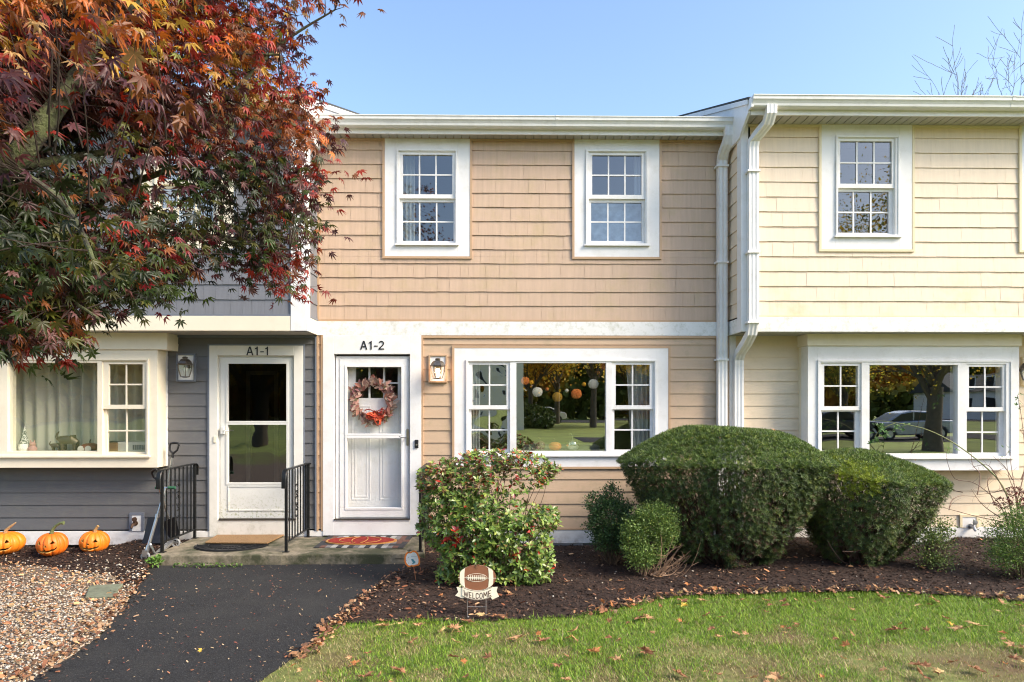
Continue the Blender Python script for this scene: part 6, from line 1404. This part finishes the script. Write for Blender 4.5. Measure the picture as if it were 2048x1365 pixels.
# ---- small-leaved shrubs
small_v = np.array([[0, 0, 0], [-.3, .45, .06], [.3, .45, .06], [0, 1.0, 0], [0, .5, 0]], float); small_f = np.array([[0, 4, 1], [0, 2, 4], [1, 4, 3], [4, 2, 3]])
def blob_shrub(label, blobs, n, size, palette, wts, seed, base, name='boxwood_shrub', nleaf=5, twigs=60, matl=None, spread=.03, shell=.6, bare=None, tw_m=None, group=None):
    rs = np.random.RandomState(seed); t = thing(name, label, 'shrub', tuple(base), group); wv = np.array([b[3]*b[4]*b[5] for b in blobs]); wv = wv/wv.sum(); ch = rs.choice(len(blobs), n, p=wv)
    B = np.array([b[:6] for b in blobs])[ch]; d_ = norm(rs.normal(size=(n, 3))); rad_ = (shell + (1-shell)*rs.rand(n))
    lump = 1 + .16*np.sin(d_[:, 0]*7+seed)*np.cos(d_[:, 2]*6+seed) + .10*rs.normal(size=n)
    P_ = B[:, :3] + d_*B[:, 3:6]*(rad_*lump)[:, None]; k = P_[:, 2] > .03; P_, d_ = P_[k], d_[k]
    nn_ = norm(d_ + np.array([0, 0, .6]) + rs.normal(0, .4, d_.shape)); N_ = len(P_)
    PP = np.repeat(P_, nleaf, 0) + rs.normal(0, spread, (N_*nleaf, 3))*.6; NN = norm(np.repeat(nn_, nleaf, 0) + rs.normal(0, .7, (N_*nleaf, 3)))
    X_, Z_, Y_ = frame_from(NN, rs); cl = np.array(palette)[rs.choice(len(palette), len(PP), p=np.array(wts)/sum(wts))]*(1+.2*rs.normal(size=(len(PP), 1)))
    V, Fc, C = scatter(small_v, small_f, PP, X_, Y_, Z_, rs.uniform(*size, len(PP)), np.clip(cl, .008, 1)); npmesh('foliage', V, Fc, matl or foliage_m, t, C)
    m = MB(); rr = random.Random(seed)
    for k in range(twigs):
        a = P_[rr.randrange(len(P_))]; b0 = Vector(base) + Vector((rr.uniform(-.05, .05), rr.uniform(-.05, .05), 0)); m.tube(bez(b0, Vector(tuple(a)), -.05, 5, .07, rr), [.007, .006, .0045, .003, .002, .0012], 4, cap=False)
    if bare:
        for k in range(bare[1]):
            b0 = Vector(base) + Vector((rr.uniform(.03, .18), rr.uniform(-.08, .02), .05)); e_ = Vector(bare[0]) + Vector((rr.gauss(0, .10), rr.gauss(0, .07), rr.gauss(0, .07)))
            pts_ = bez(b0, e_, -.10, 7, .10, rr); m.tube(pts_, [.007, .006, .005, .004, .003, .0025, .002, .0012], 4, cap=False)
            for j in range(2): s0 = pts_[rr.randrange(3, 7)]; m.tube([s0, s0+Vector((rr.gauss(0, .05), rr.gauss(0, .03), rr.gauss(0, .05)))], [.0025, .001], 3, cap=False)
    m.build('branches', tw_m or woody, t); return t
def BL(px_, py_, Y, wx, wz, wy): c = at(px_, py_, Y); s = Y/F; return (c.x, c.y, c.z, wx*s, wy, wz*s)
GP = [(.06, .12, .04), (.09, .17, .05), (.04, .08, .03), (.14, .21, .06)]
blob_shrub('dark boxwood shrub with pointed top just left of the broad yew, behind the twiggy one', [BL(1222, 1040, 7.35, 48, 46, .2), BL(1190, 1005, 7.35, 22, 18, .1), BL(1226, 990, 7.35, 20, 22, .1), BL(1225, 1075, 7.3, 42, 30, .18)], 3000, (.017, .028), GP, [3, 4, 3, 1], 21, (at(1225, 1000, 7.3).x, 7.3, .03), group='low shrubs in the mulch')
blob_shrub('low bright green boxwood with bare brown twigs spilling at its lower right', [BL(1310, 1050, 6.95, 50, 34, .2), BL(1268, 1065, 6.9, 30, 30, .16), BL(1272, 1095, 6.85, 28, 26, .13), BL(1325, 1078, 6.95, 28, 20, .12), BL(1300, 1108, 6.85, 30, 20, .1), BL(1308, 1028, 6.92, 44, 22, .15), BL(1282, 1116, 6.82, 32, 22, .12)], 3000, (.016, .026), [(.14, .22, .05), (.20, .30, .07), (.08, .14, .03), (.28, .32, .07)], [3, 4, 3, 1], 22, (at(1290, 1000, 6.85).x, 6.85, .02), twigs=8, bare=(tuple(at(1358, 1105, 6.72)), 22), tw_m=mat('pale_bare_twig', (.30, .19, .12), .85, var=.2), group='low shrubs in the mulch')
blob_shrub('thin airy young shrub with sparse leaves on the mulch right of the sloping yew', [BL(1865, 1075, 7.1, 52, 45, .22), BL(1870, 1120, 7.0, 50, 25, .2), BL(1885, 1050, 7.1, 30, 22, .12)], 620, (.017, .029), [(.14, .21, .05), (.22, .29, .07), (.08, .13, .03), (.32, .34, .10)], [3, 3, 3, 1], 23, (at(1868, 1000, 7.05).x, 7.05, .02), name='young_shrub', nleaf=5, twigs=80, spread=.045, shell=.1, group='low shrubs in the mulch')
blob_shrub('rounded yellow green shrub cut off by the right frame edge', [BL(2045, 1085, 6.7, 72, 66, .32), BL(2075, 1050, 6.8, 70, 50, .3), BL(2010, 1110, 6.6, 35, 32, .16)], 2600, (.014, .024), [(.12, .20, .035), (.18, .28, .05), (.06, .12, .025), (.30, .33, .10)], [3, 3, 3, .6], 24, (at(2045, 1000, 6.7).x, 6.7, .0), name='rounded_shrub', nleaf=5, twigs=60, spread=.035, shell=.5, group='low shrubs in the mulch')
# corner weed
blob_shrub('small green weed at the left end of the step next to the scooter wheel', [BL(312, 1122, 7.42, 13, 9, .05)], 26, (.03, .05), [(.12, .24, .04), (.16, .30, .05)], [1, 1], 25, (gr(312, 1131).x, 7.42, .01), name='broadleaf_weed', nleaf=4, twigs=8, spread=.02, shell=.3)
# ---- rose canes
t = thing('climbing_rose', 'arching bare rose canes with one leafy green tip before the right bay window', 'shrub', tuple(gr(2010, 1120, .02)))
cane = mat('rose_cane_green', (.22, .24, .08), .6, var=.2); cane_b = mat('rose_cane_brown', (.18, .095, .06), .7, var=.2)
def cpath(pts, Y0, Y1): n_ = len(pts); return [at(a, b, Y0+(Y1-Y0)*i/(n_-1)) for i, (a, b) in enumerate(pts)]
m = MB(); P_, Rr = smoothpath([tuple(q) for q in cpath([(2030, 1080), (2020, 1010), (1998, 962), (1960, 925), (1910, 888), (1860, 862), (1815, 850), (1770, 843), (1742, 842)], 7.1, 7.7)], [.010, .009, .008, .007, .006, .005, .004, .003, .002]); m.tube(P_, Rr, 7)
P2_, R2_ = smoothpath([tuple(q) for q in cpath([(1790, 847), (1760, 860), (1745, 885), (1738, 905)], 7.68, 7.7)], [.003, .0025, .002, .0015]); m.tube(P2_, R2_, 5); m.build('green_cane', cane, t, smooth=True)
m = MB()
canes = [[(2045, 1060), (2035, 1000), (2018, 955), (2012, 915)], [(2040, 1050), (2030, 980), (2022, 930), (2020, 905)], [(2020, 1060), (2000, 1010), (1975, 985), (1945, 965), (1910, 958), (1895, 925), (1893, 905)], [(2000, 1035), (1965, 1010), (1942, 978)], [(2010, 1045), (1960, 1035), (1910, 1022), (1868, 1010)], [(1898, 1020), (1905, 1000), (1925, 992), (1960, 995)],
 [(1955, 990), (1960, 950), (1945, 930), (1943, 905)], [(2035, 1000), (2050, 930), (2045, 850), (2035, 790)], [(2042, 960), (2060, 900), (2040, 860)], [(2010, 985), (1985, 940), (1970, 930), (1945, 935)], [(2025, 960), (2010, 935), (1985, 912)], [(1990, 1010), (1975, 970), (1985, 950), (2010, 935)], [(1925, 985), (1905, 980), (1897, 968)], [(2020, 975), (1990, 985), (1955, 990)]]
for cpts in canes:
    y0 = random.uniform(6.95, 7.3); P_, Rr = smoothpath([tuple(q) for q in cpath(cpts, y0, y0+random.uniform(.1, .5))], [.0055-.0038*i/(len(cpts)-1) for i in range(len(cpts))]); m.tube(P_, Rr, 5)
    for j in range(5):
        q = P_[random.randrange(len(P_)//3, len(P_))]; e_ = q+Vector((random.gauss(0, .06), random.gauss(0, .04), random.gauss(.03, .05))); m.tube(bez(q, e_, .05, 4, .1), [.0018, .0015, .0012, .001, .0008], 3, cap=False)
m.build('brown_canes', cane_b, t, smooth=True)
rs = np.random.RandomState(9); lp = []
for (a, b, sx_, sy_, k) in ((1762, 852, 14, 8, 12), (1795, 856, 14, 7, 16), (1748, 880, 9, 10, 12), (1740, 903, 10, 6, 8), (1770, 868, 10, 8, 8), (1905, 902, 12, 4, 3), (2038, 800, 6, 40, 6), (2010, 905, 10, 20, 4)):
    for q in range(k): lp.append(tuple(at(a+rs.normal(0, sx_*.6), b+rs.normal(0, sy_*.6), 7.66+rs.normal(0, .03))))
lp = np.array(lp); nn_ = norm(rs.normal(0, .5, lp.shape)+np.array([0, -.6, .6]))
whorl_bush('leaves', '', '', lp, nn_, 5, (.022, .036), lambda P_, rs: np.array([(.05, .13, .03), (.08, .18, .04), (.12, .22, .05)])[rs.choice(3, len(P_))], foliage_m, 6, t)
# dried hydrangea heads
t = thing('hydrangea', 'dried brown and dark red hydrangea heads above the right shrub', 'shrub', tuple(gr(2025, 1110, .02)))
for a, b, r_, c_ in ((2006, 1006, 15, (.16, .055, .04)), (2040, 998, 22, (.20, .02, .03)), (2030, 985, 14, (.22, .10, .07)), (2060, 1010, 22, (.20, .03, .035))):
    c = at(a, b, 7.05); rr_ = r_/F*7.05; N_ = 150; d_ = norm(rs.normal(size=(N_, 3))); PP = np.array(tuple(c)) + d_*rr_*np.array([1, 1, .7])*(.7+.3*rs.rand(N_, 1)); X_, Z_, Y_ = frame_from(d_+rs.normal(0, .4, d_.shape), rs)
    V, Fc, C = scatter(small_v, small_f, PP, X_, Y_, Z_, rs.uniform(.018, .028, N_), np.clip(np.array(c_)*(1+.3*rs.normal(size=(N_, 1))), .01, 1)); npmesh('flower_head', V, Fc, foliage_m, t, C)
m = MB(); [m.tube(bez(gr(2025+random.uniform(-8, 8), 1115, .0), at(a, b, 7.05), 0, 5, .04), .004, 5) for a, b in ((2006, 1006), (2040, 998), (2030, 985), (2060, 1010))]; m.build('stems', woody, t)

# ---------------------------------------------------------------- bare trees behind the roof
bare_m = mat('bare_tree_bark', (.17, .15, .145), .9)
def grow(m, p, d_, L_, r_, depth, rr, spread=.55, tips=None, nseg=4, up=.08):
    pts = [p]; q = p; dd = d_.copy()
    for i in range(nseg):
        dd = (dd + Vector((rr.gauss(0, .09), rr.gauss(0, .09), rr.gauss(.0, .06)+up))).normalized(); q = q + dd*L_/nseg; pts.append(q)
    rads = [max(.007, r_*(1-.55*i/nseg)) for i in range(nseg+1)]; m.tube(pts, rads, 6 if r_ > .03 else 4, cap=False)
    if depth == 0:
        if tips is not None: tips.append(pts[-1])
        return
    for i in range(rr.choice([2, 3, 3, 4])):
        k = rr.randrange(1, nseg+1); a = rr.uniform(0, 6.28); ax = dd.orthogonal().normalized(); ax = Matrix.Rotation(a, 3, dd) @ ax
        nd = (dd + ax*rr.uniform(spread*.6, spread*1.4)).normalized(); grow(m, pts[k], nd, L_*rr.uniform(.5, .78), rads[k]*.62, depth-1, rr, spread, tips, nseg, up)
    grow(m, pts[-1], dd, L_*.75, rads[-1]*.9, depth-1, rr, spread, tips, nseg, up)
for i, (px_, tz, sd_, lb) in enumerate(((1905, 13.2, 3, 'leftmost thin bare tree showing above the cream unit roof'), (1972, 15.0, 5, 'bare tree in the middle of the three above the cream roof'), (2036, 16.8, 8, 'tallest bare tree at the right above the cream roof'))):
    X_ = at(px_, 190, 24).x; rr = random.Random(sd_); m = MB(); b = Vector((X_, 24, -.1)); k = (tz)/15.5
    t = thing('bare_tree', lb, 'tree', (X_, 24, -.1), 'bare trees behind the roof')
    m.tube([b, b+Vector((.05, 0, 4*k)), b+Vector((.0, 0, 8.5*k))], [.20, .16, .12], 8); m.build('trunk', bare_m, t, smooth=True)
    m = MB(); tp = b+Vector((0, 0, 8.5*k)); grow(m, tp, Vector((.0, 0, 1)), 2.4*k, .07, 4, rr, .8, None, 5, .05)
    for q in range(9): grow(m, b+Vector((0, 0, (5.0+.42*q)*k)), Vector((rr.uniform(-.8, .8), rr.uniform(-.5, .5), .8)).normalized(), 1.8*k, .035, 4, rr, .85, None, 5, .04)
    m.build('limbs', bare_m, t)

# ================================================================ ACROSS THE LAWN (behind the camera; mirrored in the window panes)
tree_leaf = mat('golden_tree_leaves', (1, 1, 1), .6, attr=True, trans=.5)
bark = mat('tree_bark', (.10, .08, .06), .9, var=.3, bump=.5)
def lawn_tree(label, X_, Y_, h, cr, palette, seed, n=8000, trunk=.28, low=.28, ls=.8):
    t = thing('lawn_tree', label, 'tree', (X_, Y_, -.1), 'trees across the lawn'); rr = random.Random(seed); rs = np.random.RandomState(seed)
    m = MB(); tips = []; b = Vector((X_, Y_, -.1)); hh = h*low; m.tube([b, b+Vector((.05, 0, hh*.5)), b+Vector((.1, 0, hh))], [trunk, trunk*.8, trunk*.7], 10, cap=False); m.build('trunk', bark, t, smooth=True)
    m = MB()
    for q in range(7): a = q*.9; grow(m, b+Vector((0, 0, hh*rr.uniform(.8, 1.1))), Vector((math.cos(a)*.7, math.sin(a)*.7, rr.uniform(.5, 1.2))).normalized(), h*.26, trunk*.4, 3, rr, .6, tips, 3, .05)
    m.build('limbs', bark, t)
    T_ = np.array([tuple(q) for q in tips]); ch = rs.choice(len(T_), n); P_ = T_[ch] + rs.normal(0, cr*.11, (n, 3)); X1_, Y1_, Z1_ = frame_from(rs.normal(size=(n, 3)), rs)
    cl = np.array(palette)[rs.choice(len(palette), n)]*1.15*(1+.25*rs.normal(size=(n, 1))); s_ = h*.016*ls
    V, Fc, C = scatter(plate_v, plate_f, P_, X1_, Y1_, Z1_, rs.uniform(s_*.7, s_*1.4, n), np.clip(cl, .01, 1)); npmesh('crown', V, Fc, tree_leaf, t, C)
GOLD = [(.80, .50, .05), (.85, .58, .10), (.70, .42, .04), (.45, .36, .05)]; GRN = [(.20, .22, .03), (.32, .32, .04), (.55, .42, .05), (.10, .13, .02)]; ORG = [(.8, .36, .05), (.7, .45, .06), (.6, .3, .04)]  # gold tones raised in colour to stand in for sunlight on the crowns
def refl(px_, D, Yp=8.6): return at(px_, 800, 2*Yp+D).x
lawn_tree('tall golden tree mirrored at the right of the tan picture window', refl(1187, 38), -38, 15, 6, GOLD, 1)
lawn_tree('golden tree mirrored in the middle of the tan picture window', refl(1112, 48), -48, 14, 6, GOLD+GRN, 2)
lawn_tree('orange tree mirrored at the left of the tan picture window', refl(1060, 44), -44, 12, 6, ORG+GOLD, 3)
lawn_tree('golden tree mirrored in the right side window of the tan unit', refl(1262, 42), -42, 12, 6, GOLD, 4)
lawn_tree('broad olive and gold tree mirrored in the cream bay picture window', refl(1868, 9, 8.36), -9, 11.5, 6.0, GRN+GOLD, 5, n=48000, trunk=.36, low=.22, ls=.28)
lawn_tree('green tree mirrored in the left side window of the cream bay', refl(1680, 24), -24, 9, 5, GRN, 6)
lawn_tree('dark tree mirrored in the lower glass of the A1-1 storm door', refl(520, 14), -14, 9, 4, GOLD+GRN, 7, n=12000, trunk=.4, ls=.5)
# house across the street
def far_house(label, X_, Y_, w_, h_, wm):
    t = thing('distant_house', label, 'house', (X_, Y_, 0), 'houses across the street'); m = MB(); m.box(X_, Y_-8, -.1, X_+w_, Y_, h_); m.build('walls', wm, t)
    m = MB(); m.prism([(Y_+.5, h_), (Y_-4, h_+2.4), (Y_-8.5, h_)], 'X', X_-.4, X_+w_+.4); m.build('roof', shingle_roof, t)
    k = int(w_//2.6)
    for i in range(k):
        for z in (1.0, 3.7):
            x = X_+1+i*2.6; m = MB(); m.ring((x-.12, z-.12, x+1.12, z+1.52), (x, z, x+1, z+1.4), Y_+.01, Y_+.06); o = m.build('window', white, t); m = MB(); m.box(x, Y_+.005, z, x+1, Y_+.02, z+1.4); m.build('pane', dark_pit, o)
far_house('pale house mirrored in the left side window of the tan unit', refl(905, 30), -30, 4.9, 6.2, cream_trim)
far_house('grey house mirrored between the tree trunks of the tan picture window', refl(1130, 95), -95, 16, 5.5, mat('far_house_grey', (.22, .24, .28), .7))
far_house('low white house mirrored at the right of the cream bay window', refl(1905, 60), -60, 9, 3.2, white)
# wooded skyline beyond the street
rs = np.random.RandomState(14); n = 60000; tx = rs.uniform(-110, 130, n); hgt_ = 7 + 5*vnoise(tx, tx*0, .09, 51) + 3.5*vnoise(tx, tx*0, .35, 52)
tz = hgt_*rs.rand(n)**.8; ty = -78 + 3.5*vnoise(tx, tz, .3, 53) + rs.uniform(-3, 3, n); P_ = np.stack([tx, ty, tz], -1); X_, Y_, Z_ = frame_from(rs.normal(size=P_.shape), rs)
sel = np.clip(((vnoise(tx, tz, .16, 54)-.5)*1.8+.5)*5 + rs.normal(0, .5, n), 0, 4.99).astype(int); cl = np.array([(.16, .19, .03), (.42, .36, .05), (.80, .50, .06), (.65, .30, .05), (.85, .60, .10)])[sel]*(1+.2*rs.normal(size=(n, 1)))
V, Fc, C = scatter(plate_v, plate_f, P_, X_, Y_, Z_, rs.uniform(.5, 1.0, n), np.clip(cl, .01, 1)); tag(npmesh('distant_woods', V, Fc, tree_leaf, None, C), 'gold and olive autumn woods mirrored along the horizon of the window panes', 'woods', kind='stuff')
# hedge
rs = np.random.RandomState(4); n = 3500; hx, hy = refl(1052, 34), -34; d_ = norm(rs.normal(size=(n, 3))); P_ = np.array([hx, hy, .7]) + d_*np.array([2.2, 1.3, 1.1])*(.85+.15*rs.rand(n, 1)); P_ = P_[P_[:, 2] > 0]; X_, Y_, Z_ = frame_from(rs.normal(size=P_.shape), rs)
V, Fc, C = scatter(plate_v, plate_f, P_, X_, Y_, Z_, rs.uniform(.1, .2, len(P_)), pick([(.07, .11, .02), (.12, .15, .03)], len(P_))); tag(npmesh('round_hedge', V, Fc, foliage_m, None, C), 'rounded green hedge mirrored low in the tan picture window', 'hedge')
# parked cars
glass_car = mat('car_glass', (.02, .025, .03), .08); tyre_m = mat('tyre_rubber', (.02, .02, .02), .8); rim_m = mat('alloy_rim', (.45, .45, .46), .3, metal=.8); lamp_m = mat('tail_lamp_red', (.4, .02, .02), .25)
def car(label, X_, Y_, paint, rz=0):
    t = thing('parked_car', label, 'car', (X_, Y_, .02), 'parked cars behind the lawn'); m = MB()
    low = [(-2.2, .35), (-2.25, .62), (-2.1, .85), (-1.35, .95), (1.3, .98), (2.0, .92), (2.2, .72), (2.2, .38), (1.75, .30), (1.62, .55), (1.35, .64), (1.08, .55), (.95, .26), (-.95, .26), (-1.08, .55), (-1.35, .64), (-1.62, .55), (-1.75, .3)]
    m.prism([(X_+a, .02+b) for a, b in low], 'Y', Y_-.88, Y_+.88); m.build('body', paint, t, bevel=.06)
    m = MB(); cab = [(-1.45, .93), (-.75, 1.36), (-.2, 1.47), (.7, 1.44), (1.5, .97)]; m.prism([(X_+a, .02+b) for a, b in cab], 'Y', Y_-.72, Y_+.72); m.build('roof', paint, t, bevel=.08)
    for s_ in (-1, 1):
        m = MB(); m.prism([(X_+a, .02+b) for a, b in ((-1.2, .98), (-.68, 1.31), (-.1, 1.39), (-.1, .99))], 'Y', Y_+s_*.715, Y_+s_*.73); m.build('side_window', glass_car, t)
        m = MB(); m.prism([(X_+a, .02+b) for a, b in ((-.02, .99), (-.02, 1.39), (.62, 1.36), (1.25, 1.0))], 'Y', Y_+s_*.715, Y_+s_*.73); m.build('side_window', glass_car, t)
        for x in (-1.35, 1.35):
            m = MB(); m.lathe((X_+x, Y_+s_*.78, .34), [(.2, -.11), (.3, -.11), (.33, -.07), (.33, .07), (.3, .11), (.2, .11)], 24, 'Y'); w_ = m.build('wheel', tyre_m, t, smooth=True)
            m = MB(); m.lathe((X_+x, Y_+s_*.78, .34), [(0, -.1), (.205, -.1), (.205, .1), (0, .1)], 18, 'Y'); m.build('rim', rim_m, w_)
        m = MB(); m.box(X_-2.24, Y_+s_*.6-.18, .62, X_-2.13, Y_+s_*.6+.18, .76); m.build('headlight', gutter_m, t, bevel=.02); m = MB(); m.box(X_+2.1, Y_+s_*.6-.18, .68, X_+2.2, Y_+s_*.6+.18, .82); m.build('tail_light', lamp_m, t, bevel=.02)
silver = mat('silver_blue_car_paint', (.34, .37, .42), .25, metal=.5); wp = mat('white_car_paint', (.75, .75, .74), .3)
car('silver blue parked car mirrored low in the cream bay picture window', refl(1822, 17.5, 8.36)-.2, -17.6, silver)
car('dark parked car mirrored in the lower left sash of the cream bay', refl(1690, 17.5, 8.36)-.6, -17.6, mat('dark_car_paint', (.05, .055, .065), .25, metal=.4))
car('white parked car mirrored beyond the lawn in the tan picture window', refl(1088, 50), -51.3, wp)
